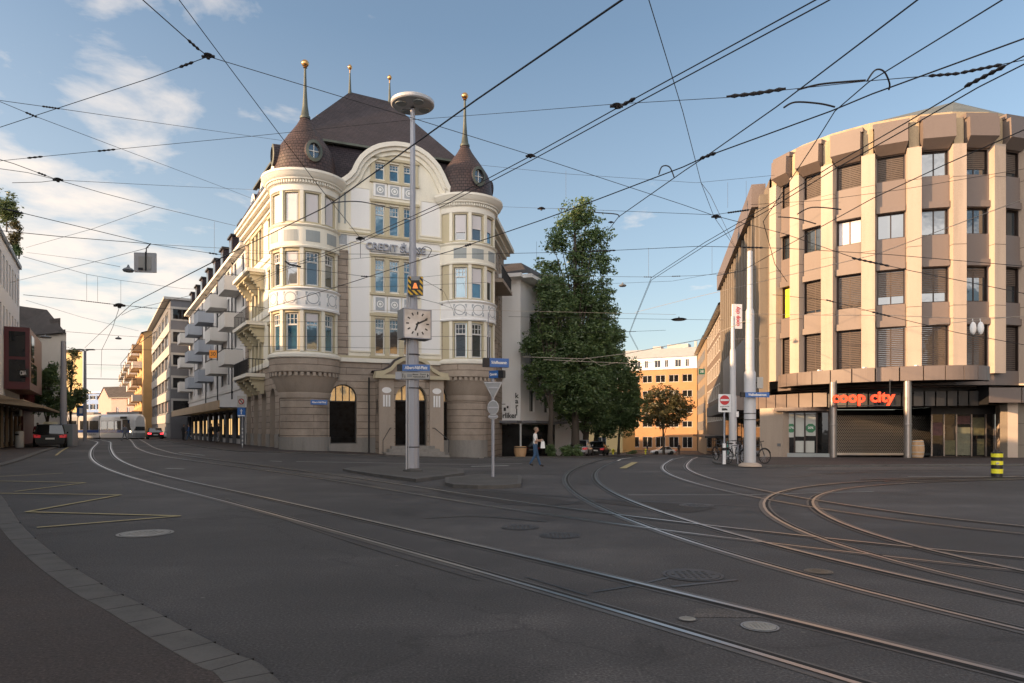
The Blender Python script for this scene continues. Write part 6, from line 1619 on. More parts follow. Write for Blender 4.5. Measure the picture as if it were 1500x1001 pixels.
# ------------------------------------------------------------------ vehicles
M['tyre'] = M['rubber']; M['rim'] = plain('wheel_rim', (.45, .45, .46), .3, .9)
M['carglass'] = glassmat('car_glass', (.012, .014, .016), .22)
M['plate'] = plain('number_plate', (.65, .65, .62), .5)
M['tail'] = plain('tail_light_red', (.55, .015, .02), .3, emit=.15)
M['taillit'] = plain('tail_light_lit', (.9, .03, .04), .3, emit=2.5)
M['headl'] = plain('headlight_glass', (.6, .62, .65), .15, .3)
def paint(name, c): 
    m = plain(name, c, .28); m.node_tree.nodes['Principled BSDF'].inputs['Coat Weight'].default_value = .7; return m
def car(label, loc, yaw, L, W, Hh, pm_, kind='car', tail='tail', group=None):
    """yaw: heading angle of the nose from +X"""
    t = thing('parked_car' if kind != 'moving' else 'car', label, 'car', loc, group)
    c, s = math.cos(yaw), math.sin(yaw); lz = loc[2]
    def X(x, y, z): return Vector((loc[0]+c*x-s*y, loc[1]+s*x+c*y, lz+z))
    suv = Hh > 1.58; h = L/2; zs = Hh*.60
    st = [(-h, .88, .34, zs*.88), (-h+.08, .95, .26, zs*.98), (-h+.5, 1, .22, zs), (-h*.45, 1, .2, zs), (0, 1, .2, zs*.985), (h*.4, 1, .2, zs*.965), (h*.72, .97, .2, zs*.88), (h-.22, .9, .22, zs*.76), (h-.03, .78, .28, zs*.62), (h, .7, .34, zs*.5)]
    b = MB(); hw = W/2; n = 11; vs = []
    for (x, k, zb, zt) in st:
        y = hw*k; zm = lerp(zb, zt, .55)
        sec = [(y*.86, zb), (y*.97, zb+.1), (y, zm), (y*.975, lerp(zm, zt, .7)), (y*.9, zt), (0, zt+.035)]
        row = [(p, q) for p, q in sec]+[(-p, q) for p, q in sec[-2::-1]]
        vs += [X(x, p, q) for p, q in row]
    m = 11
    b.add(vs, [(i*m+j, i*m+j+1, (i+1)*m+j+1, (i+1)*m+j) for i in range(len(st)-1) for j in range(m-1)]+[(i*m+m-1, i*m, (i+1)*m, (i+1)*m+m-1) for i in range(len(st)-1)], pm_, True)
    b.add(vs[:m], [range(m)], pm_); b.add(vs[-m:], [range(m)], pm_)
    b.build('body', t, 50)
    # cabin
    g0 = -h+(.12 if suv else .55); g1 = -h+(.45 if suv else 1.15); g2 = h*.02+.1; g3 = h*.46; zr = Hh
    A_ = [(g0, .86, zs-.02), (g3, .84, zs*.965-.02)]; R_ = [(g1, .70, zr-.03), ((g1+g2)/2, .72, zr), (g2, .70, zr-.02)]
    b = MB(); low = [X(g0, hw*.86, zs-.02), X(g3, hw*.84, zs*.95), X(g3, -hw*.84, zs*.95), X(g0, -hw*.86, zs-.02)]
    top = [X(g1, hw*.72, zr-.04), X(g2, hw*.70, zr-.03), X(g2, -hw*.70, zr-.03), X(g1, -hw*.72, zr-.04)]
    b.corners(low+top, M['carglass']); b.build('windows', t)
    b = MB(); mid = X((g1+g2)/2, 0, zr+.02)
    o = .03
    b.corners([X(g1-o, hw*.74, zr-.05), X(g2+o, hw*.72, zr-.04), X(g2+o, -hw*.72, zr-.04), X(g1-o, -hw*.74, zr-.05), X(g1+.15, hw*.62, zr), X(g2-.15, hw*.6, zr), X(g2-.15, -hw*.6, zr), X(g1+.15, -hw*.62, zr)], pm_)
    for sy in (-1, 1):
        for (xa, ya, za, xb, yb, zb2, w_) in ((g0, .875, zs-.02, g1, .735, zr-.04, .07), (g3, .855, zs*.95, g2, .715, zr-.03, .05), (lerp(g0, g3, .5), .868, zs-.02, lerp(g1, g2, .55), .735, zr-.03, .04)):
            b.tube([X(xa, sy*hw*ya, za), X(xb, sy*hw*yb, zb2)], w_*.6, pm_, 6)
    b.build('roof', t)
    for sx in (-1, 1):
        for sy in (-1, 1):
            wr = .34 if suv else .31; x0 = sx*(h*.62)-(.02 if sx > 0 else -.02)
            b = MB(); pr = [(wr*.62, -.11), (wr*.95, -.11), (wr, -.07), (wr, .07), (wr*.95, .11), (wr*.62, .11)]; n = 22; vv = []
            for i in range(n):
                w = 6.2832*i/n
                for (r, yy) in pr: vv.append(X(x0+r*math.cos(w), sy*(hw-.1)+yy, wr+r*math.sin(w)))
            k = len(pr); b.add(vv, [(i*k+j, ((i+1) % n)*k+j, ((i+1) % n)*k+j+1, i*k+j+1) for i in range(n) for j in range(k-1)], M['tyre'], True)
            wo = b.build('wheel', t)
            b = MB(); b.face([X(x0+wr*.64*math.cos(6.2832*i/n), sy*(hw-.1)+sy*.085, wr+wr*.64*math.sin(6.2832*i/n)) for i in range(n)], M['dark'])
            for q in range(5):
                a = 6.2832*q/5; ca, sa = math.cos(a), math.sin(a); b.face([X(x0-sa*.03, sy*(hw-.008), wr+ca*.03), X(x0+sa*.03, sy*(hw-.008), wr-ca*.03), X(x0+ca*wr*.62+sa*.05, sy*(hw-.008), wr+sa*wr*.62-ca*.05), X(x0+ca*wr*.62-sa*.05, sy*(hw-.008), wr+sa*wr*.62+ca*.05)], M['rim'])
            b.build('rim', wo)
            b = MB(); b.face([X(x0+wr*1.16*math.cos(6.2832*i/n), sy*(hw+.004), wr+wr*1.16*math.sin(6.2832*i/n)) for i in range(n)], M['black']); b.build('wheel_arch', t)
    for sy in (-1, 1):
        b = MB(); b.corners([X(-h-.02, sy*hw*.55, zs*.72), X(-h-.02, sy*hw*.9, zs*.72), X(-h+.3, sy*hw*.985, zs*.74), X(-h+.2, sy*hw*.55, zs*.74), X(-h-.01, sy*hw*.55, zs*.9), X(-h+.02, sy*hw*.92, zs*.95), X(-h+.3, sy*hw*.985, zs*.95), X(-h+.2, sy*hw*.55, zs*.9)], M[tail]); b.build('tail_light', t)
        b = MB(); b.corners([X(h-.05, sy*hw*.42, zs*.5), X(h-.12, sy*hw*.8, zs*.52), X(h-.45, sy*hw*.93, zs*.62), X(h-.3, sy*hw*.4, zs*.55), X(h-.06, sy*hw*.42, zs*.62), X(h-.14, sy*hw*.8, zs*.68), X(h-.5, sy*hw*.94, zs*.76), X(h-.3, sy*hw*.4, zs*.64)], M['headl']); b.build('headlight', t)
        b = MB(); p = X(g3-.18, sy*(hw+.04), zs+.06); b.sphere(p, .1, pm_, 8, (.7, 1, .8)); b.build('side_mirror', t)
    b = MB(); b.corners([X(-h-.03, -.26, zs*.6), X(-h-.03, .26, zs*.6), X(-h+.05, .26, zs*.6), X(-h+.05, -.26, zs*.6), X(-h-.03, -.26, zs*.6+.12), X(-h-.03, .26, zs*.6+.12), X(-h+.05, .26, zs*.6+.12), X(-h+.05, -.26, zs*.6+.12)], M['plate']); b.build('number_plate', t)
    b = MB(); b.corners([X(-h-.02, -hw*.8, .26), X(-h-.02, hw*.8, .26), X(-h+.1, hw*.8, .26), X(-h+.1, -hw*.8, .26), X(-h-.03, -hw*.84, .42), X(-h-.03, hw*.84, .42), X(-h+.1, hw*.84, .42), X(-h+.1, -hw*.84, .42)], M['black']); b.build('bumper', t)
    t['_h'] = zr
    return t, X
blk = plain('car_black', (.009, .009, .010), .32, spec=.35); wht_ = paint('car_white', (.62, .63, .64)); slv = paint('car_silver', (.36, .37, .38))
p = G(75, 655.5)
t, X = car('black parked estate car with pale roof sign, seen from behind by the store pavement', (-32.7, 48.4, gz(-32.7, 48.4)), R(123), 4.7, 1.95, 1.62, blk)
b = MB(); b.corners([X(-.25, -.45, 1.64), X(-.25, .45, 1.64), X(.0, .45, 1.64), X(.0, -.45, 1.64), X(-.2, -.4, 1.8), X(-.2, .4, 1.8), X(-.05, .4, 1.8), X(-.05, -.4, 1.8)], plain('roof_sign_cream', (.5, .45, .3), .5)); b.build('roof_sign', t)
Yc = 88; xc = (226.5-750)/F*Yc
car('black hatchback with glowing red tail lights driving away beside the tram front', (xc, Yc, gz(xc, Yc)), R(121), 4.3, 1.8, 1.46, blk, 'moving', 'taillit')
Yc = 95; xc = (254-750)/F*Yc
car('white car seen from its side at the far corner past the tram', (xc, Yc, gz(xc, Yc)), R(190), 4.3, 1.78, 1.42, wht_)
Yc = 119; xc = (971-750)/F*Yc
car('white saloon seen side-on at the far end of the tree-lined street', (xc, Yc, gz(xc, Yc)), R(181), 4.3, 1.8, 1.42, wht_)
for i, (px, Y, m, lab) in enumerate(((851, 61, slv, 'silver car parked behind the hedge between the tree trunks'), (876, 69, blk, 'dark car parked just past the silver one under the trees'))):
    xc = (px-750)/F*Y; car(lab, (xc, Y, gz(xc, Y)+.07), R(75), 4.2, 1.76, 1.45, m)

# ------------------------------------------------------------------ tram
M['tramwhite'] = paint('tram_white', (.80, .81, .82)); M['tramblue'] = paint('tram_blue', (.02, .08, .34)); M['tramgrey'] = plain('tram_grey', (.30, .31, .32), .5)
tg = Vector((-57, 92, .22))
tr = thing('tram', 'long white and blue articulated tram crossing the end of the left street', 'tram', tg)
def tramseg(px0, Y0, px1, Y1, nose=False):
    A, B = P(px0, 629, Y0), P(px1, 629, Y1); fm = linemap(A, B); L = fm.L; gz_ = .2
    f2 = lambda u, d, z: fm(u, d, z+gz_)
    b = MB()
    prof = [(.0, .35), (.03, .8), (.03, 2.6), (-.05, 3.1), (-.35, 3.45), (-1.2, 3.55), (-2.05, 3.45), (-2.35, 3.1), (-2.42, 2.6), (-2.42, .35)]
    us = [0, L] if not nose else [0, L-1.6, L-.7, L-.25, L]
    ins = [0]*len(us) if not nose else [0, 0, .1, .3, .55]
    tops = [0]*len(us) if not nose else [0, 0, .0, .15, .7]
    vs = []
    for u, i_, tp in zip(us, ins, tops):
        for (d, z) in prof:
            dd = d-i_ if d > -1.2 else d+i_
            vs.append(f2(u, dd if d != -1.2 else d, z-tp*max(0, (z-.8)/2.7)*.4))
    k = len(prof); b.add(vs, [(i*k+j, i*k+j+1, (i+1)*k+j+1, (i+1)*k+j) for i in range(len(us)-1) for j in range(k-1)], M['tramwhite'], True)
    b.add(vs[:k], [range(k)], M['tramwhite']); b.add(vs[-k:], [range(k)], M['tramwhite'])
    so_ = b.build('car_body', tr, 30)
    Lw = L-(2.2 if nose else .2)
    b = MB(); b.mbox(f2, .02, L-(.4 if nose else .02), .0, .05, 1.02, 1.38, M['tramblue']); b.build('blue_band', so_)
    b = MB(); b.mbox(f2, .05, L-(.6 if nose else .05), -2.3, -.05, .12, .36, M['dark']); b.build('underframe', so_)
    k = max(1, int(Lw/1.35))
    for i in range(k):
        u0 = .2+i*Lw/k; b = MB(); b.mbox(f2, u0+.12, u0+Lw/k-.12, .0, .045, 1.45, 2.55, M['carglass'])
        b.mbox(f2, u0+.08, u0+Lw/k-.08, .0, .038, 1.40, 2.6, M['black']); b.build('window', so_)
    b = MB(); b.mbox(f2, .6, L-1.2, -1.9, -.5, 3.5, 3.78, M['tramgrey']); b.build('roof_box', so_)
    return fm, f2, L, so_
f_, f2, L, s1 = tramseg(28, 92.0, 74, 92.0); f_, f2, L, s2 = tramseg(75, 92.0, 113, 92.0); f_, f2, L, s3 = tramseg(114.5, 92.0, 145, 91.6); 
b = MB(); b.mbox(f2, 1.0, 1.25, .05, .06, .62, .95, plain('leaf_green', (.15, .35, .05), .5)); b.build('emblem', s3)
text('lettering', s3, 'Ihre Stadt fährt', .36, f2, L*.62, .78, .06, M['tramgrey'], .003, .004, sx=.75)
f_, f2, L, s4 = tramseg(146.5, 91.5, 193, 88.8, True)
b = MB(); b.mbox(f2, L-1.75, L-.75, .0, .06, 1.35, 2.75, M['carglass']); b.build('cab_window', s4)
fn = linemap(f2(L-.62, -.3, 0), f2(L+.25, -1.25, 0)); fn = linemap(f2(L-.2, .02, 0), f2(L+.1, -1.9, 0))
b = MB()
b.corners([f2(L-.75, .07, 1.3), f2(L+.03, -.5, 1.3), f2(L+.03, -1.9, 1.3), f2(L-.75, -2.3, 1.3), f2(L-.8, .06, 2.7), f2(L-.05, -.6, 2.7), f2(L-.05, -1.8, 2.7), f2(L-.8, -2.3, 2.7)], M['carglass']); b.build('windscreen', s4)
b = MB(); b.corners([f2(L-.74, .08, .4), f2(L+.04, -.5, .4), f2(L+.04, -1.9, .4), f2(L-.7, -2.3, .4), f2(L-.74, .08, 1.0), f2(L+.05, -.5, 1.0), f2(L+.05, -1.9, 1.0), f2(L-.7, -2.3, 1.0)], M['tramgrey']); b.build('front_bumper', s4)
b = MB(); b.mbox(f2, L-2.2, L-.9, .03, .06, 2.85, 3.15, M['black']); b.build('destination_display', s4)
b = MB(); p = f2(L-.5, -.1, 1.18); b.sphere(p, .1, plain('lit_lamp', (1, .8, .5), .4, emit=4), 8); b.build('headlight', s4)
for px, Y in ((74.5, 92), (113.8, 92), (145.8, 91.6)):
    q = P(px, 629, Y); b = MB(); b.box((q.x, q.y+1.2, 1.95), (.22, 2.2, 3.0), M['black']); b.build('gangway', tr)

# ------------------------------------------------------------------ people
SKIN = plain('skin', (.45, .27, .19), .6); HAIR = plain('hair_grey_brown', (.14, .11, .09), .8)
def person(label, loc, yaw, top, legs, shoes, pose, scale_=1.0, hair=HAIR, held=None, extra=None):
    c, s = math.cos(yaw), math.sin(yaw)
    t = thing('person', label, 'person', loc)
    def X(p): return Vector((loc[0]+scale_*(c*p[0]-s*p[1]), loc[1]+scale_*(s*p[0]+c*p[1]), loc[2]+scale_*p[2]))
    J = {'pel': (0, 0, .96), 'belly': (.01, 0, 1.1), 'chest': (0, 0, 1.32), 'neck': (.015, 0, 1.49), 'head0': (.03, 0, 1.57)}
    for k, sy in (('l', 1), ('r', -1)):
        kx, ax, az, ke, kw = pose[k]
        J['hip'+k] = (0, sy*.095, .9); J['knee'+k] = (kx, sy*.1, .5); J['ank'+k] = (ax, sy*.1, az+.09); J['toe'+k] = (ax+.17, sy*.115, az+.035)
        J['sh'+k] = (-.01, sy*.185, 1.42); J['elb'+k] = (ke[0], sy*ke[1], ke[2]); J['wr'+k] = (kw[0], sy*kw[1], kw[2])
    rad = dict(pel=(.15, .125), belly=(.15, .12), chest=(.165, .125), neck=(.062, .06), head0=(.06, .06))
    for k in 'lr': rad.update({'hip'+k: (.095, .095), 'knee'+k: (.066, .066), 'ank'+k: (.05, .05), 'toe'+k: (.045, .038), 'sh'+k: (.078, .07), 'elb'+k: (.05, .05), 'wr'+k: (.034, .034)})
    E = [('pel', 'belly', 'T'), ('belly', 'chest', 'T'), ('chest', 'neck', 'T'), ('neck', 'head0', 'K')]
    for k in 'lr': E += [('pel', 'hip'+k, 'L'), ('hip'+k, 'knee'+k, 'L'), ('knee'+k, 'ank'+k, 'L'), ('ank'+k, 'toe'+k, 'S'), ('chest', 'sh'+k, 'T'), ('sh'+k, 'elb'+k, 'T'), ('elb'+k, 'wr'+k, pose.get('arm', 'K'))]
    names = list(J); idx = {k: i for i, k in enumerate(names)}
    me = bpy.data.meshes.new('person_skeleton'); me.from_pydata([X(J[k])-Vector(loc) for k in names], [(idx[a], idx[b_]) for a, b_, _ in E], [])
    tmp = bpy.data.objects.new('tmp', me); COL.objects.link(tmp); tmp.modifiers.new('s', 'SKIN'); sd = tmp.modifiers.new('d', 'SUBSURF'); sd.levels = 2
    for k in names: v = me.skin_vertices[0].data[idx[k]]; v.radius = (rad[k][0]*scale_, rad[k][1]*scale_)
    me.skin_vertices[0].data[0].use_root = True
    ev = bpy.data.meshes.new_from_object(tmp.evaluated_get(bpy.context.evaluated_depsgraph_get())); bpy.data.objects.remove(tmp)
    mats = {'T': top, 'L': legs, 'S': shoes, 'K': SKIN}
    def dseg(p, a, b_): ab = b_-a; q = max(0, min(1, (p-a).dot(ab)/ab.length_squared)); return (p-a-ab*q).length
    seg = [(X(J[a])-Vector(loc), X(J[b_])-Vector(loc), m) for a, b_, m in E]
    b = MB(); vv = [v.co+Vector(loc) for v in ev.vertices]
    groups = {}
    for f in ev.polygons:
        m = min(seg, key=lambda sg_: dseg(f.center, sg_[0], sg_[1]))[2]
        if f.center.z < .075*scale_: m = 'S'
        groups.setdefault(m, []).append(list(f.vertices))
    base = len(b.v); b.v += [tuple(p) for p in vv]
    for m, fs_2 in groups.items():
        k = b.mi(mats[m])
        for f in fs_2: b.f.append(f); b.m.append(k); b.sm.append(True)
    hc = X((.05, 0, 1.655)); dn = Vector((c, s, 0)); sd_ = Vector((-s, c, 0))
    def Hd(f, l, z): return hc+(dn*f+sd_*l+Vector((0, 0, z)))*scale_
    # head with jaw, nose, ears, eyes, mouth
    n, m_ = 14, 10; vs = []
    for i in range(m_+1):
        ph = math.pi*i/m_
        for j in range(n):
            w = 6.2832*j/n; z = math.cos(ph); r = math.sin(ph); jaw = 1-.22*max(0, -z)
            vs.append(Hd(.098*r*math.cos(w)*jaw+(.012 if z < 0 else 0), .075*r*math.sin(w)*jaw, .118*z))
    b.add(vs, [(i*n+j, (i+1)*n+j, (i+1)*n+(j+1) % n, i*n+(j+1) % n) for i in range(m_) for j in range(n)], SKIN, True)
    b.add([Hd(.09, .016, -.03), Hd(.09, -.016, -.03), Hd(.122, 0, -.032), Hd(.095, 0, .02)], [(0, 2, 3), (1, 3, 2), (0, 1, 2)], SKIN)
    for sy in (-1, 1): b.sphere(Hd(.0, sy*.076, -.01), .025*scale_, SKIN, 8, (.9, .6, 1.3)); b.sphere(Hd(.086, sy*.032, .008), .012*scale_, M['letterdark'], 6)
    b.corners([Hd(.09, -.022, -.062), Hd(.09, .022, -.062), Hd(.08, .022, -.062), Hd(.08, -.022, -.062), Hd(.093, -.022, -.054), Hd(.093, .022, -.054), Hd(.08, .022, -.054), Hd(.08, -.022, -.054)], plain('lips', (.3, .12, .1), .6) if 'lips' not in bpy.data.materials else bpy.data.materials['lips'])
    # hands: palm, four fingers and a thumb
    for k, sy in (('l', 1), ('r', -1)):
        a = X(J['elb'+k]); w = X(J['wr'+k]); d = (w-a).normalized(); side = d.cross(Vector((0, 0, 1))); side = side.normalized() if side.length > .1 else sd_; up = side.cross(d)
        b.tube([w, w+d*.045*scale_, w+d*.09*scale_], [.028*scale_, .036*scale_, .032*scale_], SKIN, 8)
        for q in range(4):
            o = w+d*.085*scale_+side*((q-1.5)*.018*scale_); Lf = (.07, .08, .075, .058)[q]*scale_
            b.tube([o, o+d*Lf*.5+up*-.008*scale_, o+d*Lf*.85+up*-.035*scale_], [.0095*scale_, .009*scale_, .007*scale_], SKIN, 6)
        o = w+d*.03*scale_+side*.028*scale_*sy; b.tube([o, o+d*.03*scale_+side*.03*sy*scale_, o+d*.06*scale_+side*.032*sy*scale_], [.012*scale_, .011*scale_, .008*scale_], SKIN, 6)
    b.build('body', t, 70)
    if hair:
        hb = MB(); vs = []
        for i in range(7):
            ph = math.pi*.5*i/6*1.15
            for j in range(n):
                w = 6.2832*j/n; lim = ph if math.cos(w) < .3 else min(ph, .95); vs.append(Hd(.106*math.sin(lim)*math.cos(w)-.008, .083*math.sin(lim)*math.sin(w), .118*math.cos(lim)+.012))
        hb.add(vs, [(i*n+j, (i+1)*n+j, (i+1)*n+(j+1) % n, i*n+(j+1) % n) for i in range(6) for j in range(n)], hair, True); hb.build('hair', t)
    return t, X, J
shirt = mat('white_shirt', (.74, .72, .70), .9, var=.1, vs=8, bst=0); jeans = mat('blue_jeans', (.045, .10, .19), .9, var=.25, vs=6, bst=0); shoe = plain('dark_shoe', (.03, .025, .022), .6)
Yp = 30.4; xp = (784-750)/F*Yp
t, X, J = person('man in white shirt and blue jeans walking past the trees holding a white bag', (xp, Yp, gz(xp, Yp)), R(-4), shirt, jeans, shoe, {'l': (.10, .22, .0, (-.0, .26, 1.17), (.22, .2, 1.14)), 'r': (-.02, -.24, .05, (.0, .25, 1.17), (.24, .17, 1.2))}, 1.0, hair=plain('hair_thin', (.25, .18, .13), .8))
w_ = X(J['wrr']); bt = thing('bag', 'white carrier bag held by the walking man in jeans', 'bag', w_); 
b = MB(); b.corners([w_+Vector(q) for q in ((.0, -.1, -.36), (.2, -.1, -.36), (.2, .0, -.36), (.0, .0, -.36), (.03, -.08, -.06), (.17, -.08, -.06), (.17, -.02, -.06), (.03, -.02, -.06))], M['signwhite']); b.build('sack', bt); b = MB(); b.tube([w_+Vector((.05, -.05, -.06)), w_+Vector((.09, -.04, .02)), w_+Vector((.14, -.05, -.06))], .008, M['signwhite'], 5); b.build('handle', bt)
darkc = plain('dark_coat', (.02, .02, .023), .8); bluej = plain('blue_jacket', (.03, .09, .28), .8); greyc = plain('grey_cloth', (.22, .23, .26), .9); redc = plain('dark_red_cloth', (.16, .03, .04), .9); beigec = plain('beige_coat', (.30, .24, .18), .9)
STAND = {'l': (.02, .0, .0, (-.02, .25, 1.15), (.06, .24, .93)), 'r': (.02, -.03, .0, (-.02, .25, 1.15), (.06, .24, .93)), 'arm': 'T'}
WALK = {'l': (.12, .24, .0, (.08, .25, 1.16), (.24, .23, 1.0)), 'r': (-.02, -.28, .06, (-.1, .25, 1.16), (-.08, .24, .93)), 'arm': 'T'}
for (px, Y, yaw, tp, lg, ps, lab) in ((268.5, 74, 60, darkc, darkc, STAND, 'person in dark coat standing just before the white car down the tram street'), (277, 72, 200, bluej, jeans, WALK, 'person in bright blue jacket walking along the apartment arcade'),
        (309, 63, 80, darkc, darkc, STAND, 'person in black clothes facing a lit shop window of the arcade'), (320, 61, 250, darkc, greyc, WALK, 'person in black top and grey trousers leaving the arcade'),
        (183, 72, 170, greyc, greyc, WALK, 'person in pale grey clothes crossing the rails before the tram front'), (54.5, 55, 100, redc, darkc, STAND, 'person in dark red top standing beside the parked black car'),
        (28, 52, 40, beigec, darkc, WALK, 'person in beige coat at the store entrance below the awning'), (994.5, 106, 90, darkc, darkc, STAND, 'person in dark clothes on the kerb beside the white saloon'), (948, 112, 0, darkc, greyc, WALK, 'person walking in front of the orange block door')):
    x = (px-750)/F*Y; person(lab, (x, Y, gz(x, Y)+.07), R(yaw), tp, lg, shoe, ps, .98)

# ------------------------------------------------------------------ bicycles
def bicycle(label, loc, yaw, fr, lean=.06, group='bicycles by the mast'):
    t = thing('bicycle', label, 'bicycle', loc, group); c, s = math.cos(yaw), math.sin(yaw)
    def X(x, z, y=0): y = y+lean*z; return Vector((loc[0]+c*x-s*y, loc[1]+s*x+c*y, loc[2]+z))
    for x in (-.52, .52):
        b = MB(); n = 28; b.tube([X(x+.33*math.cos(6.2832*i/n), .345+.33*math.sin(6.2832*i/n)) for i in range(n+1)], .022, M['rubber'], 6, cap=False); w = b.build('wheel', t)
        b = MB()
        for i in range(14): a = 6.2832*i/14; b.tube([X(x, .345), X(x+.31*math.cos(a), .345+.31*math.sin(a))], .0035, M['chrome'], 4)
        b.tube([X(x, .345, -.05), X(x, .345, .05)], .025, M['chrome'], 8); b.build('spokes', w)
        b = MB(); b.tube([X(x+.37*math.cos(a), .345+.37*math.sin(a)) for a in [R(20+12*i) for i in range(13)]], .018, M['black'], 6); b.build('mudguard', t)
    b = MB(); bb, se, hd, hd2 = (-.08, .3), (-.2, .82), (.36, .86), (.40, .68)
    for a, d in ((bb, se), (se, hd), (bb, hd2), (hd, hd2), (bb, (-.52, .345)), ((-.18, .74), (-.52, .345)), (hd2, (.52, .345)), (hd, (.33, 1.0))): b.tube([X(*a), X(*d)], .019, fr, 8)
    b.build('frame', t)
    b = MB(); b.tube([X(.24, 1.03, -.3), X(.3, 1.05, -.22), X(.34, 1.02, -.08), X(.34, 1.02, .08), X(.3, 1.05, .22), X(.24, 1.03, .3)], .016, M['black'], 6); b.build('handlebar', t)
    b = MB(); b.sphere(X(-.24, .93), .1, M['black'], 10, (1.3, .8, .4)); b.tube([X(-.2, .82), X(-.23, .92)], .014, M['chrome'], 6); b.build('saddle', t)
    b = MB(); b.tube([X(-.08, .3, .05), X(.02, .17, .08)], .012, M['chrome'], 5); b.tube([X(-.08, .3, -.05), X(-.18, .43, -.08)], .012, M['chrome'], 5); b.box(X(.03, .16, .1), (.09, .09, .02), M['black'], yaw); b.box(X(-.19, .44, -.1), (.09, .09, .02), M['black'], yaw); b.lathe(X(-.08, .3), [(.09, -.01), (.09, .01)], M['chrome'], 12); b.build('crank', t)
    b = MB(); b.mbox(lambda x, y, z: X(x, z, y), -.78, -.4, -.07, .07, .73, .75, M['black']); b.build('luggage_rack', t)
    return t
teal = plain('bike_teal', (.08, .42, .36), .4); bblack = plain('bike_black', (.03, .03, .035), .35)
def bike_at(px, Y, yaw, fr, lab): x = (px-750)/F*Y; bicycle(lab, (x, Y, gz(x, Y)+.09), R(yaw), fr)
bike_at(1067, 32.6, 70, teal, 'teal bicycle right behind the no-entry post')
bike_at(1077, 31.6, 35, bblack, 'black bicycle with big front wheel between the no-entry post and mast')
bike_at(1084, 33.0, 60, bblack, 'black bicycle farther back against the slimmer mast')
bike_at(1107, 31.4, 20, bblack, 'black bicycle sticking out on the store side of the big mast')
bike_at(1056, 34.5, 100, bblack, 'black bicycle nearest the side street, behind the no-entry sign')
for px in (1081, 1087): x = (px-750)/F*31.4; tt_ = thing('bike_rack', 'thin grey hoop for locking bicycles beside the big mast', 'bike rack', (x, 31.4, gz(x, 31.4)+.09), 'bike hoops by the mast'); b = MB(); g_ = gz(x, 31.4)+.09; b.tube([(x, 31.4, g_), (x, 31.4, g_+.75), (x+.1, 31.7, g_+.85), (x+.2, 32.1, g_+.75), (x+.2, 32.1, g_)], .022, M['pole'], 6); b.build('hoop', tt_)

# ------------------------------------------------------------------ trees
def leafmat(name, c1, c2):
    m = bpy.data.materials.new(name); m.use_nodes = True; nt = m.node_tree; nt.nodes.clear(); out = nd(nt, 'ShaderNodeOutputMaterial')
    geo = nd(nt, 'ShaderNodeNewGeometry'); co = nd(nt, 'ShaderNodeTexCoord').outputs['Object']
    f = noisy(nt, co, .55, 4); col = ramp(nt, mth(nt, 'ADD', mth(nt, 'MULTIPLY', f, .6), mth(nt, 'MULTIPLY', geo.outputs['Random Per Island'], .4)), [(.25, scale(c1, .7)), (.5, c1), (.8, c2)])
    d = nd(nt, 'ShaderNodeBsdfDiffuse'); tr_ = nd(nt, 'ShaderNodeBsdfTranslucent'); gl_ = nd(nt, 'ShaderNodeBsdfGlossy'); gl_.inputs['Roughness'].default_value = .45
    nt.links.new(col, d.inputs[0]); nt.links.new(col, tr_.inputs[0])
    mx = nd(nt, 'ShaderNodeMixShader'); mx.inputs[0].default_value = .3; nt.links.new(d.outputs[0], mx.inputs[1]); nt.links.new(tr_.outputs[0], mx.inputs[2])
    m2 = nd(nt, 'ShaderNodeMixShader'); m2.inputs[0].default_value = .05; nt.links.new(mx.outputs[0], m2.inputs[1]); nt.links.new(gl_.outputs[0], m2.inputs[2]); nt.links.new(m2.outputs[0], out.inputs[0]); return m
M['leaf'] = leafmat('leaf_dark_green', (.095, .16, .062), (.20, .265, .09)); M['leafbrown'] = leafmat('leaf_autumn', (.085, .085, .035), (.14, .11, .042)); M['leafmid'] = leafmat('leaf_mid_green', (.09, .13, .05), (.17, .21, .07))
M['bark'] = mat('bark', (.07, .058, .046), .95, var=.4, vs=4, fine=30, bst=.6, streak=True)
def leaves(b, blobs, n, size, m, seed, gap=.0):
    rnd = random.Random(seed); vol = [bl[3]*bl[4]*bl[5] for bl in blobs]; tot = sum(vol)
    vs = []; fs = []
    for bl, v in zip(blobs, vol):
        k = int(n*v/tot); done = 0; tries = 0
        while done < k and tries < k*6:
            tries += 1
            d = Vector((rnd.gauss(0, 1), rnd.gauss(0, 1), rnd.gauss(0, 1))).normalized(); rr = rnd.random()**.42
            p = Vector((bl[0]+d.x*bl[3]*rr, bl[1]+d.y*bl[4]*rr, bl[2]+d.z*bl[5]*rr))
            q = noise.noise(p*.75+Vector((seed, 0, 0)))*.6+noise.noise(p*1.9)*.4
            if q < -gap*.5+.32*(rr-.55): continue
            done += 1
            for _ in range(5):
                c = p+Vector((rnd.gauss(0, .22), rnd.gauss(0, .22), rnd.gauss(0, .16)))*(size*4); s = size*rnd.uniform(.6, 1.3)
                a = Vector((rnd.gauss(0, 1), rnd.gauss(0, 1), rnd.gauss(0, .6))).normalized(); e = a.cross(Vector((rnd.gauss(0, 1), rnd.gauss(0, 1), rnd.gauss(0, 1)))).normalized()
                i = len(vs); vs += [c-a*s, c+e*s*.42, c+a*s, c-e*s*.42]; fs.append((i, i+1, i+2, i+3))
    b.add(vs, fs, m)
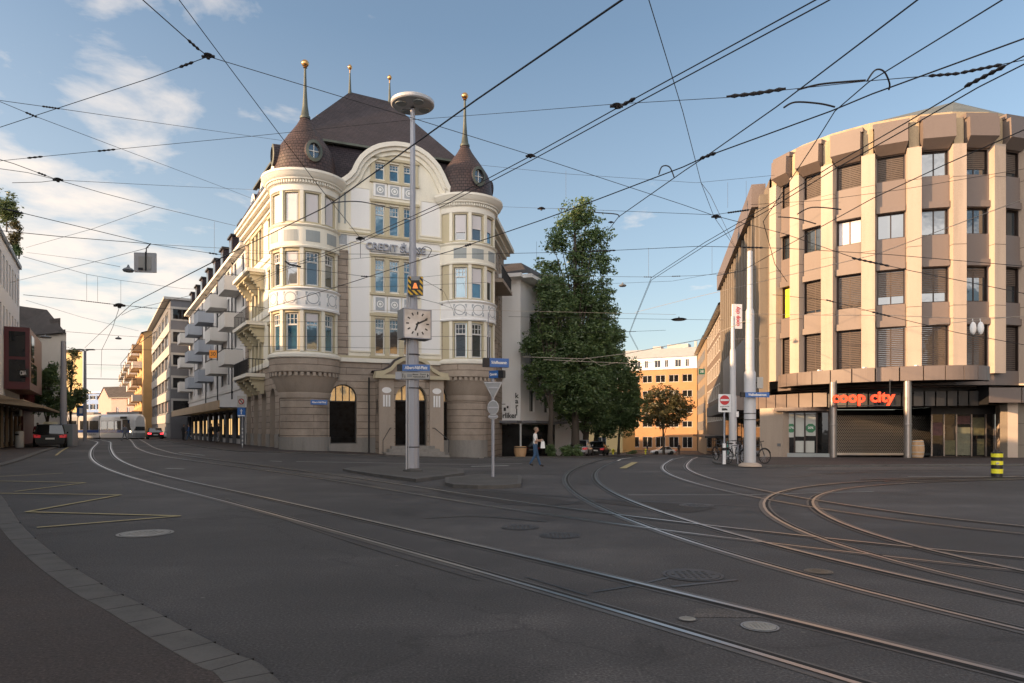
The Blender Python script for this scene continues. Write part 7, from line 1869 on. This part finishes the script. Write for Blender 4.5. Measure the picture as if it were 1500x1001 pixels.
def tree(label, loc, tr_, blobs, n, size, m, seed, group=None, fork=.35, name='tree', lean=(0, 0)):
    t = thing(name, label, 'tree', loc, group); L = Vector(loc); rnd = random.Random(seed)
    zt = max(bl[2]+bl[5]*.5 for bl in blobs); cx = sum(bl[0] for bl in blobs)/len(blobs); cy = sum(bl[1] for bl in blobs)/len(blobs)
    b = MB(); K_ = 8; spine = []
    for i in range(K_+1):
        q = i/K_; spine.append(L+Vector((cx*q*q+rnd.gauss(0, .06), cy*q*q+rnd.gauss(0, .06), zt*q)) if i else L-Vector((0, 0, .2)))
    b.tube(spine, [tr_*(1.35 if i == 0 else (1-.8*i/K_)) for i in range(K_+1)], M['bark'], 9)
    for bl in blobs:
        for _ in range(3):
            e = L+Vector(bl[:3])+Vector((rnd.uniform(-.6, .6)*bl[3], rnd.uniform(-.6, .6)*bl[4], rnd.uniform(-.3, .6)*bl[5]))
            z0 = max(zt*.22, min(zt*.85, (e.z-L.z)*.6)); q = z0/zt; k = int(q*K_); s0 = spine[k]
            mid = s0.lerp(e, .5)+Vector((0, 0, .4)); b.tube([s0, s0.lerp(mid, .6)+Vector((0, 0, .1)), mid, e], [tr_*.42*(1-q*.6), tr_*.3*(1-q*.6), tr_*.2*(1-q*.5), .02], M['bark'], 6)
    b.build('trunk', t)
    b = MB(); leaves(b, [(L.x+q[0], L.y+q[1], L.z+q[2], q[3], q[4], q[5]) for q in blobs], n, size, m, seed); b.build('crown', t)
    return t
def tp(px, Y): x = (px-750)/F*Y; return (x, Y, gz(x, Y)+.08)
def bl(t, items):   # blobs given as picture centre / radii at the tree's distance, turned into metres
    out = []
    for (px, py, rx, rz, dy) in items:
        p = P(px, py, t[1]+dy); k = (t[1]+dy)/F; out.append((p.x-t[0], dy, p.z-t[2], rx*k, rx*k*.85, rz*k))
    return out
grp = 'dark trees along the side street'
a = tp(843, 60); tree('tallest dark tree of the side street, its open top high above the white house', a, .34, bl(a, [(848, 316, 36, 27, 0), (868, 348, 34, 34, .5), (822, 352, 30, 28, -.5), (880, 390, 26, 30, 0), (806, 392, 24, 22, 0), (846, 378, 32, 26, 0), (845, 430, 48, 42, 0), (812, 425, 30, 34, -1), (875, 455, 34, 44, 1), (850, 500, 66, 48, 0), (800, 470, 30, 50, 0), (840, 560, 60, 46, -1)]), 9500, .15, M['leaf'], 3, grp)
a = tp(807, 56); tree('dark tree nearest the white house, with a clear pale trunk', a, .24, bl(a, [(812, 445, 36, 42, 0), (798, 490, 26, 38, 0), (826, 510, 34, 40, 1), (800, 545, 34, 40, -.5), (785, 515, 24, 44, 0)]), 3800, .14, M['leaf'], 5, grp)
a = tp(858, 68); tree('dark full tree right behind the silver parked car', a, .33, bl(a, [(862, 520, 42, 46, 0), (888, 505, 30, 36, 1), (868, 570, 46, 42, 0), (840, 560, 30, 40, -1), (888, 560, 34, 46, 1), (892, 520, 26, 38, 0), (880, 470, 30, 40, 0), (850, 600, 50, 34, -1)]), 5600, .16, M['leaf'], 8, grp)
a = tp(873, 80); tree('dark spreading tree in front of the yellow house', a, .3, bl(a, [(890, 560, 40, 40, 0), (915, 545, 26, 32, 1), (905, 600, 44, 34, 0), (880, 615, 34, 26, -1), (918, 575, 22, 34, 1), (918, 600, 26, 28, 0), (900, 622, 36, 22, 0), (905, 535, 20, 28, 0)]), 4600, .18, M['leaf'], 12, grp)
a = tp(906, 98); tree('dark tree farthest along the row, before the orange block', a, .2, bl(a, [(908, 600, 28, 28, 0), (922, 575, 16, 22, 0), (928, 598, 14, 18, 0)]), 1500, .2, M['leaf'], 15, grp)
a = tp(972, 116); tree('rusty autumn tree with round crown before the orange block', a, .2, bl(a, [(972, 605, 34, 28, 0), (950, 600, 22, 24, 0), (995, 598, 24, 24, 0), (970, 582, 26, 20, 0)]), 1700, .24, M['leafbrown'], 18)
a = tp(70, 60); tree('bushy dark street tree behind the parked black car', a, .16, bl(a, [(72, 560, 22, 26, 0), (60, 590, 20, 22, 0), (84, 590, 20, 24, 0), (72, 540, 12, 20, 0)]), 1300, .13, M['leaf'], 21)
a = tp(103, 66); tree('thin airy street tree beside the thick mast on the store side', a, .12, bl(a, [(104, 540, 12, 20, 0), (112, 575, 16, 20, 0), (102, 592, 18, 18, 0), (108, 522, 9, 14, 0)]), 700, .13, M['leafmid'], 23)
# roof garden
def shrub(name, label, loc, blobs, n, size, m, seed, group=None):
    t = thing(name, label, 'shrub', loc, group); L = Vector(loc); b = MB()
    for q in blobs: b.tube([L, L+Vector((q[0]*.5, q[1]*.5, q[2]*.5)), L+Vector(q[:3])], [.05, .035, .01], M['bark'], 5)
    b.build('stem', t); b = MB(); leaves(b, [(L.x+q[0], L.y+q[1], L.z+q[2], q[3], q[4], q[5]) for q in blobs], n, size, m, seed); b.build('foliage', t); return t
for (px, py, Y, rx, rz, n, m, lab) in ((10, 300, 44, 20, 24, 700, 'leafmid', 'tallest roof garden shrub at the picture edge on the white store'), (16, 335, 47, 14, 14, 260, 'leafbrown', 'reddish roof garden shrub in the middle of the store parapet'), (28, 358, 51, 9, 14, 240, 'leaf', 'small flowering roof garden shrub at the end of the store parapet')):
    p = P(px, py, Y); k = Y/F; shrub('roof_shrub', lab, (p.x-.3, p.y+.4, 14.5), [(0.3, -.4, max(.3, p.z-14.5), rx*k, rx*k, rz*k), (.1, -.1, max(.2, (p.z-14.5)*.5), rx*k*.9, rx*k*.8, rz*k*.7)], n, .09, M[m], int(px), 'shrubs on the store roof')
# clipped hedge and tubs under the trees
for (px, Y, w_, n, lab) in ((818, 52.5, 16, 500, 'low dark bush behind the walking man'), (838, 54.5, 16, 420, 'low dark bush at the foot of the thick tree trunks'), (905, 112, 26, 300, 'clipped hedge before the yellow house')):
    x = (px-750)/F*Y; g_ = gz(x, Y); k = Y/F; shrub('bush', lab, (x, Y, g_), [(-w_*k*.5, 0, .5, w_*k*.6, .6, .55), (w_*k*.5, 0, .45, w_*k*.6, .6, .5)], n, .09, M['leaf'], int(px))
for (px, Y, lab, m) in ((762, 50, 'round terracotta tub at the dark restaurant front', 'barrelwood'), ):
    x = (px-750)/F*Y; g_ = gz(x, Y)+.05; t = thing('plant_tub', lab, 'planter', (x, Y, g_)); b = MB(); b.lathe((x, Y, g_), [(.36, 0), (.44, .3), (.46, .75), (.40, .78), (.38, .7)], M[m], 20); b.build('tub', t); b = MB(); b.lathe((x, Y, g_), [(.468, .68), (.475, .74)], M['dark'], 20); b.build('rim', t)
for (px, Y, lab) in ((898, 110, 'yellow hydrant beside the far street kerb'), (946, 118, 'yellow hydrant just before the white saloon')):
    x = (px-750)/F*Y; g_ = gz(x, Y); t = thing('hydrant', lab, 'hydrant', (x, Y, g_)); b = MB(); b.lathe((x, Y, g_), [(.2, 0), (.2, .1), (.14, .12), (.14, .7), (.19, .74), (.17, .9), (.05, 1.0), (0, 1.02)], M['yellow'], 12); b.tube([(x-.25, Y, g_+.6), (x+.25, Y, g_+.6)], .07, M['yellow'], 8); b.build('body', t); b = MB(); b.lathe((x, Y, g_), [(.2, .72), (.2, .78)], M['dark'], 12); b.build('band', t)
# ------------------------------------------------------------------ overhead wires
def wire(label, pix, Y0, Y1, r=.013, m='wire', ins=(), name='overhead_wire', group='overhead wires over the crossing', pair=0, cat='wire'):
    """pix traced points; distance runs from Y0 to Y1 (straight in space). ins: fractions that carry an insulator bar"""
    curved = cat in ('cable', 'bracket')
    d = [0]
    for a, b in zip(pix[:-1], pix[1:]): d.append(d[-1]+math.hypot(b[0]-a[0], b[1]-a[1]))
    pts = []
    for q, s in zip(pix, d):
        t = s/d[-1]; Y = 1/lerp(1/Y0, 1/Y1, t); pts.append(P(q[0], q[1], Y))
    for e, q in ((0, pix[0]), (-1, pix[-1])):     # wires that leave the picture run on to supports beyond it
        if not (0 <= q[0] <= 1500 and q[1] >= 0):
            dd = pts[e]-pts[1 if e == 0 else -2]; dd.z *= .25
            if dd.length > .01: pts.insert(0, pts[0]+dd.normalized()*16) if e == 0 else pts.append(pts[-1]+dd.normalized()*16)
    x0 = 1 if not (0 <= pix[0][0] <= 1500 and pix[0][1] >= 0) else 0
    r *= .86; t = thing(name, label, cat, pts[0], group)
    for k in range(2 if pair else 1):
        o = Vector((0, 0, -pair*k)) 
        b = MB(); b.tube([p+o for p in smooth(pts, 5)] if curved else [p+o for p in pts], r, M[m], 5, smooth=True); b.build('cable', t)
    for f in ins:
        L_ = f[1] if isinstance(f, tuple) else .5; f0 = f[0] if isinstance(f, tuple) else f
        s = f0*d[-1]
        for i in range(len(pix)-1):
            if d[i] <= s <= d[i+1]:
                p = pts[i+x0].lerp(pts[i+1+x0], (s-d[i])/(d[i+1]-d[i])); u = (pts[i+1+x0]-pts[i+x0]).normalized(); break
        n = max(3, int(L_/.12)); q = []; rr = []
        for j in range(n*2+1): q.append(p+u*(L_*(j/(2*n)-.5))); rr.append(.016 if j % 2 == 0 else .032)
        b = MB(); b.tube(q, rr, M['wire'], 6); b.build('insulator', t)
    return pts
C = 'overhead contact wires'; S = 'span wires'
wire('thick single contact wire falling from the top edge past the bank to its street flank', [(920, -6), (697, 147), (500, 288), (476, 304), (400, 341), (352, 364)], 6.5, 19.5, .013, group=C)
wire('twin contact wire running from the top edge down across the white bank front', [(1206, -6), (905, 158), (777, 229), (648, 297), (528, 351), (425, 389), (352, 420)], 7.6, 31, .010, pair=.085, ins=((.34, .4),), group=C)
wire('contact wire from the upper edge, through the long insulator bars, to the tree top', [(1352, -6), (1170, 132), (1137, 157), (1033, 230), (1003, 250), (906, 318), (890, 339)], 7, 18, .011, group=C)
wire('contact wire dropping steeply in front of the store corner', [(1478, -6), (1273, 120), (1223, 163), (1200, 200), (1118, 325), (1135, 387), (1153, 413)], 7, 20, .010, group=C)
wire('long contact wire curving from the store roof past the tree to the bank bays', [(1510, 53), (1277, 138), (1217, 163), (1033, 230), (1000, 245), (863, 297), (792, 323), (660, 368), (625, 378), (517, 413), (430, 440), (380, 455)], 8, 27, .012, group=C, ins=((.42, .3), (.73, .25)))
wire('twin contact wire sweeping across the store and into the tree-lined street', [(1510, 77), (1433, 117), (1327, 180), (1223, 240), (1123, 303), (1033, 355), (954, 407), (930, 466), (922, 487), (935, 512)], 8.2, 46, .011, pair=.10, ins=((.1, .7),), group=C)
wire('dark contact wire slanting across the store windows to the pole top', [(1510, 186), (1387, 240), (1280, 290), (1147, 363), (1087, 397), (1050, 404)], 10.5, 24, .011, group=C)
wire('long span wire from the upper dark knot to the insulator bars by the store', [(305, 83), (500, 142), (610, 175), (777, 227), (1000, 300), (1046, 316)], 14, 19, .009, group=S)
wire('wire falling from the top edge to the dark wire knot', [(200, -8), (287, 69), (305, 83)], 12, 14, .012, group=S, ins=((.8, .35),))
wire('wire dipping from the dark knot to the picture edge on the store side', [(305, 83), (222, 114), (90, 157), (-10, 190)], 14, 17, .009, group=S, ins=((.1, .4),))
wire('slanting wire past the domed bay down to the sign letters of the bank', [(252, -14), (328, 88), (417, 207), (467, 273), (528, 349)], 11, 20, .009, group=S)
wire('nearly level wire from the picture edge to the bay with the oval windows', [(-10, 146), (77, 158), (250, 183), (413, 206)], 19, 40, .010, group=S, ins=((.2, .8),))
wire('long falling wire ending under the cornice of the sunlit bay', [(-10, 145), (50, 170), (177, 218), (333, 277), (392, 300)], 17, 40, .009, group=S, ins=((.14, .5),))
wire('gently rising span wire from the picture edge to the lamp mast', [(-10, 237), (48, 231), (180, 218), (367, 200), (522, 184), (601, 176)], 20, 25.2, .009, group=S, ins=((.1, .4), (.27, .5)))
wire('span wire from the lamp mast up to the insulators by the store', [(601, 176), (760, 164), (897, 153), (1067, 143), (1150, 132), (1270, 119), (1403, 108), (1510, 86)], 25.2, 11, .009, group=S, ins=((.55, .6), (.86, .5), (.92, .6)))
wire('sagging wire from the store edge through the orange knot to the bank flank', [(-10, 231), (20, 240), (85, 264), (150, 283), (227, 303), (345, 331)], 17, 36, .011, group=S, ins=((.2, .4),))
wire('short wire running into the orange knot from the picture edge', [(-10, 246), (40, 253), (85, 264)], 17, 20, .009, group=S)
wire('lower short wire joining the orange knot', [(18, 268), (60, 267), (85, 264)], 18, 20, .009, group=S)
wire('level wire from the orange knot to the sunlit bay', [(85, 264), (240, 272), (392, 279)], 20, 42, .008, group=S)
wire('rising crossing wire below the orange knot', [(227, 303), (137, 335), (38, 363)], 25, 38, .009, group=S)
wire('wire falling from the roof garden to the hanging grey sign box', [(-10, 302), (23, 310), (132, 336), (222, 358)], 18, 24, .012, group=S, ins=((.14, .5),))
wire('level wire from the store windows to the hanging grey sign box', [(-10, 337), (91, 347), (203, 356), (222, 358)], 19, 24, .012, group=S)
wire('wire from the hanging grey sign box to the apartment eaves', [(222, 358), (314, 372), (360, 379), (414, 390), (533, 405), (598, 408)], 24, 26, .010, group=S, ins=((.24, .3), (.83, .25)))
wire('upper wire from the hanging grey sign box to the bank cornice', [(222, 358), (329, 364), (392, 369)], 24, 42, .009, group=S)
wire('long level span wire in front of the bank windows and on towards the store', [(345, 371), (470, 372), (601, 373), (723, 372), (817, 370), (880, 368), (1024, 361), (1110, 363), (1150, 364), (1300, 373), (1510, 391)], 33, 17, .010, group=S, ins=((.46, 1.0), (.65, .6)))
wire('short crossing wire between the bay and the lamp mast', [(421, 388), (545, 377), (601, 374)], 30, 25.2, .009, group=S)
wire('wire from the lamp mast to the round bay windows', [(601, 408), (640, 404), (668, 401)], 25.2, 44, .009, group=S)
wire('drooping wire from the hazard box to the white bay panel', [(620, 410), (650, 427), (666, 460)], 25, 43, .010, group=S, ins=((.4, .3),))
wire('lower drooping wire from the clock to the bay panel', [(612, 437), (640, 444), (694, 463)], 25, 43, .010, group=S, ins=((.4, .35),))
wire('wire from the bay cornice across the tree top to the long insulator bar', [(735, 303), (787, 305), (825, 306), (1000, 313), (1045, 315), (1122, 304)], 46, 19, .009, group=S, ins=((.23, .8), (.9, 1.1)))
wire('thin wire from the domed bay over the tree', [(703, 242), (830, 255), (1020, 268), (1135, 257)], 46, 42, .012, group=S)
wire('steep thin wire falling from the top edge to the long insulator bar', [(948, -8), (1000, 163), (1027, 268), (1046, 318), (1076, 362)], 9, 24, .008, group=S)
wire('second steep wire down to the store flank', [(1027, 268), (1040, 285), (1077, 362), (1081, 372)], 17, 40, .008, group=S)
wire('level wire before the upper part of the dark tree', [(772, 403), (860, 405), (951, 406), (1020, 404), (1060, 401), (1125, 392)], 46, 34, .012, group=S, ins=((.5, .55), (.62, .55)))
wire('fine wire carrying the flat lamp by the tree', [(775, 418), (912, 415), (985, 412), (1080, 395)], 44, 40, .010, 'wire', group=S)
wire('pale wire shining across the bank front at clock height', [(543, 455), (630, 454), (723, 455), (900, 459), (990, 461)], 38, 44, .011, 'wirepale', group=S)
wire('wire carrying the broad oval lamp across the tree-lined street', [(745, 464), (850, 466), (985, 468), (1060, 469)], 48, 48, .014, group=S)
wire('wire with bracket bars low over the tree-lined street', [(766, 486), (850, 487), (922, 486), (975, 484)], 52, 54, .014, group=S, ins=((.75, 1.0),))
wire('sunlit pale wire rising across the dark trees to the big mast', [(766, 523), (856, 526), (918, 518), (1030, 497), (1093, 470)], 40, 30.2, .018, 'wirepale', group=S)
wire('lower sunlit pale wire before the dark trees', [(796, 527), (856, 530), (936, 533), (960, 530)], 40, 44, .018, 'wirepale', group=S)
wire('pale bracket wire twisting below the sunlit wire', [(826, 532), (842, 525), (850, 530), (860, 524), (880, 536), (905, 531)], 41, 42, .014, 'wirepale', group=S)
wire('pale wire from the slimmer mast across the store corner', [(1075, 497), (1130, 495), (1137, 495)], 36.5, 44, .016, 'wirepale', group=S)
wire('pale wire from the big mast past the store windows to the hanging shoes', [(1100, 460), (1215, 462), (1300, 462), (1413, 467), (1510, 464)], 30, 19, .010, 'wirepale', group=S)
wire('short wire the white shoes hang from', [(1284, 484), (1387, 474), (1447, 468), (1510, 462)], 23, 19, .009, 'wirepale', group=S)
wire('long pale wire rising across the store windows from the sky', [(930, 458), (1000, 440), (1140, 407), (1283, 373), (1353, 347), (1510, 288)], 44, 14, .010, 'wirepale', group=S)
wire('dark wire with insulator falling across the store windows', [(1046, 316), (1150, 343), (1257, 380), (1335, 397), (1510, 432)], 19, 16, .010, group=S, ins=((.5, .9),))
wire('dark wire crossing the lower store windows', [(1132, 432), (1212, 440), (1285, 459), (1400, 487), (1510, 507)], 24, 18, .010, group=S, ins=((.22, .3), (.42, .6)))
wire('faint wire crossing the top storey of the store', [(1100, 300), (1200, 294), (1320, 278), (1510, 246)], 26, 20, .009, group=S)
wire('looped feeder cable between two contact wires near the top edge', [(1270, 119), (1282, 103), (1295, 105), (1303, 122), (1302, 132)], 9.2, 9.6, .014, group='looped feeder cables', name='feeder_loop', cat='cable')
wire('looped feeder cable between two contact wires above the tree', [(965, 256), (970, 244), (981, 245), (988, 261)], 14, 14, .016, group='looped feeder cables', name='feeder_loop', cat='cable')
wire('looped feeder cable beside the bank sign', [(613, 374), (621, 362), (632, 366), (626, 378)], 24, 24, .014, group='looped feeder cables', name='feeder_loop', cat='cable')
wire('curved steady arm under the long insulator bars', [(1148, 158), (1165, 150), (1200, 152), (1223, 157)], 10, 10, .016, group='steady arms', name='steady_arm', cat='bracket')
wire('curved steady arm reaching to the feeder loop', [(1168, 132), (1200, 124), (1240, 120), (1268, 118)], 9.5, 9.3, .016, group='steady arms', name='steady_arm', cat='bracket')
wire('curved steady arm across the tree top', [(870, 311), (880, 312), (903, 314), (907, 318)], 22, 20, .02, group='steady arms', name='steady_arm', cat='bracket')
wire('curved steady arm at the bank front', [(476, 304), (490, 297), (530, 296), (575, 306)], 13, 18, .014, group='steady arms', name='steady_arm', cat='bracket')
wire('curved steady arm before the store window below the roof', [(1168, 314), (1190, 304), (1232, 307)], 14, 13, .014, group='steady arms', name='steady_arm', cat='bracket')
wire('lower curved steady arm before the store', [(1140, 318), (1165, 320), (1195, 328)], 15, 14, .014, group='steady arms', name='steady_arm', cat='bracket')
wire('double insulator bar high between contact wires before the sky', [(1064, 142), (1108, 137), (1151, 130)], 10.2, 10, .02, group=S, ins=((.3, .4), (.72, .4)))
# over the tram street
Lg = 'wires over the tram street'
wire('drooping carrier wire with droppers over the tram street', [(34, 376), (127, 402), (177, 411), (268, 423), (290, 424)], 42, 72, .016, group=Lg)
for x, y0, y1, lab in ((127, 402, 440, 'first dropper from the carrier wire by the store'), (143, 406, 442, 'second dropper from the carrier wire by the store'), (177, 411, 446, 'dropper ending at the busy wire joint')): wire(lab, [(x, y0), (x, y1)], 50, 50, .011, group='droppers over the tram street', name='dropper_wire')
for x, y0, y1, Yd, lab in ((314, 325, 372, 40, 'dropper down to the apartment eaves joint'), (950, 363, 405, 44, 'dropper between two level wires before the sky'), (1043, 362, 401, 40, 'dropper down to the bracket above the tree-lined street'), (786, 354, 380, 46, 'short dropper beside the tree'), (1066, 267, 305, 40, 'first dropper above the long insulator bar'), (1093, 265, 303, 40, 'second dropper above the long insulator bar'), (829, 250, 290, 46, 'dropper above the tree top'), (528, 352, 378, 20, 'dropper at the wire knot before the bank letters')): wire(lab, [(x, y0), (x, y1)], Yd, Yd, .009, group='droppers over the tram street', name='dropper_wire')
wire('span wire with long insulators over the tram street', [(34, 432), (114, 440), (175, 447), (215, 451), (304, 456), (355, 458)], 40, 48, .018, group=Lg, ins=((.33, 1.6), (.55, 1.0), (.8, .8)))
wire('contact wire running away above the rails to the tram', [(352, 364), (314, 383), (195, 444), (175, 462), (124, 510)], 19.5, 75, .02, group=Lg)
wire('second contact wire joining above the rails', [(279, 433), (193, 454), (178, 462)], 46, 48, .016, group=Lg)
wire('kinked wire dropping from the busy joint towards the tram roof', [(175, 450), (165, 480), (149, 513), (148, 553)], 48, 80, .02, group=Lg)
wire('zigzag wire falling towards the tram cab', [(228, 486), (200, 506), (177, 533), (179, 556)], 52, 84, .03, group=Lg, ins=((.02, .9),))
wire('level wire with small brackets past the twin lamp mast', [(96, 513), (157, 512), (241, 513)], 66, 72, .022, group=Lg, ins=((.6, .9), (.68, .9), (.9, .9)))
wire('level wire just above the blue office roof', [(124, 534), (203, 536)], 80, 84, .024, group=Lg)
wire('thick bracket bar over the tram roof', [(122, 555), (200, 556), (201, 566)], 86, 88, .05, group=Lg)
wire('wire carrying the small far hanging lamp', [(84, 485), (173, 492), (241, 496)], 55, 60, .016, group=Lg)
wire('faint falling wire over the tram street', [(38, 440), (120, 465), (203, 485)], 50, 70, .014, group=Lg)
wire('faint rising wire towards the hanging grey sign box', [(15, 414), (130, 386), (218, 363)], 38, 24, .010, group=Lg)
wire('wire carrying the flat lamp by the grey sign box', [(39, 370), (120, 380), (176, 391)], 45, 25, .009, group=Lg)
Bg = 'thin wires before the bank front'
for y0, y1, lab in ((472, 470, 'thin level wire at clock height before the bank'), (493, 493, 'thin level wire just below the clock before the bank'), (507, 514, 'lowest thin wire before the first-floor bank windows'), (425, 414, 'thin wire below the bank sign letters')): wire(lab, [(352, y0), (583, (y0+y1)/2), (712, y1)], 36, 40, .011, group=Bg)
wire('dark spiky joint of contact wires before the sunlit bay', [(418, 383), (425, 388), (440, 391)], 24, 23.5, .04, group='wire joints', name='wire_joint', cat='wire joint', ins=((.5, .4),))
for (px, py, Y, sz, lab) in ((305, 83, 14, .1, 'dark wire knot below the small cloud'), (85, 264, 20, .11, 'rusty wire knot over the roof garden'), (528, 350, 20, .1, 'dark wire knot before the bank front'), (903, 156, 8.2, .06, 'small clamp on the twin wire near the top of the sky'), (777, 229, 11, .06, 'small clamp on the twin wire near the spire'), (793, 306, 30, .13, 'mushroom-shaped insulator by the tree top'), (1049, 318, 19, .1, 'dark insulator knob under the long bar by the store'), (175, 448, 48, .3, 'busy wire joint over the rails'), (895, 326, 17, .05, 'tiny clamp before the tree')):
    p = P(px, py, Y); t = thing('wire_clamp', lab, 'clamp', p, 'clamps on the wires'); b = MB(); b.lathe((p.x, p.y, p.z-sz*.6), [(.0, 0), (sz*.35, .01), (sz*.4, sz*.35), (sz*.8, sz*.7), (sz*.9, sz*.95), (sz*.4, sz*1.15), (0, sz*1.2)], M['wire'], 10); b.build('body', t); b = MB(); b.tube([p-Vector((sz*1.3, 0, 0)), p+Vector((sz*1.3, 0, 0))], sz*.28, M['wire'], 6); b.build('bar', t)
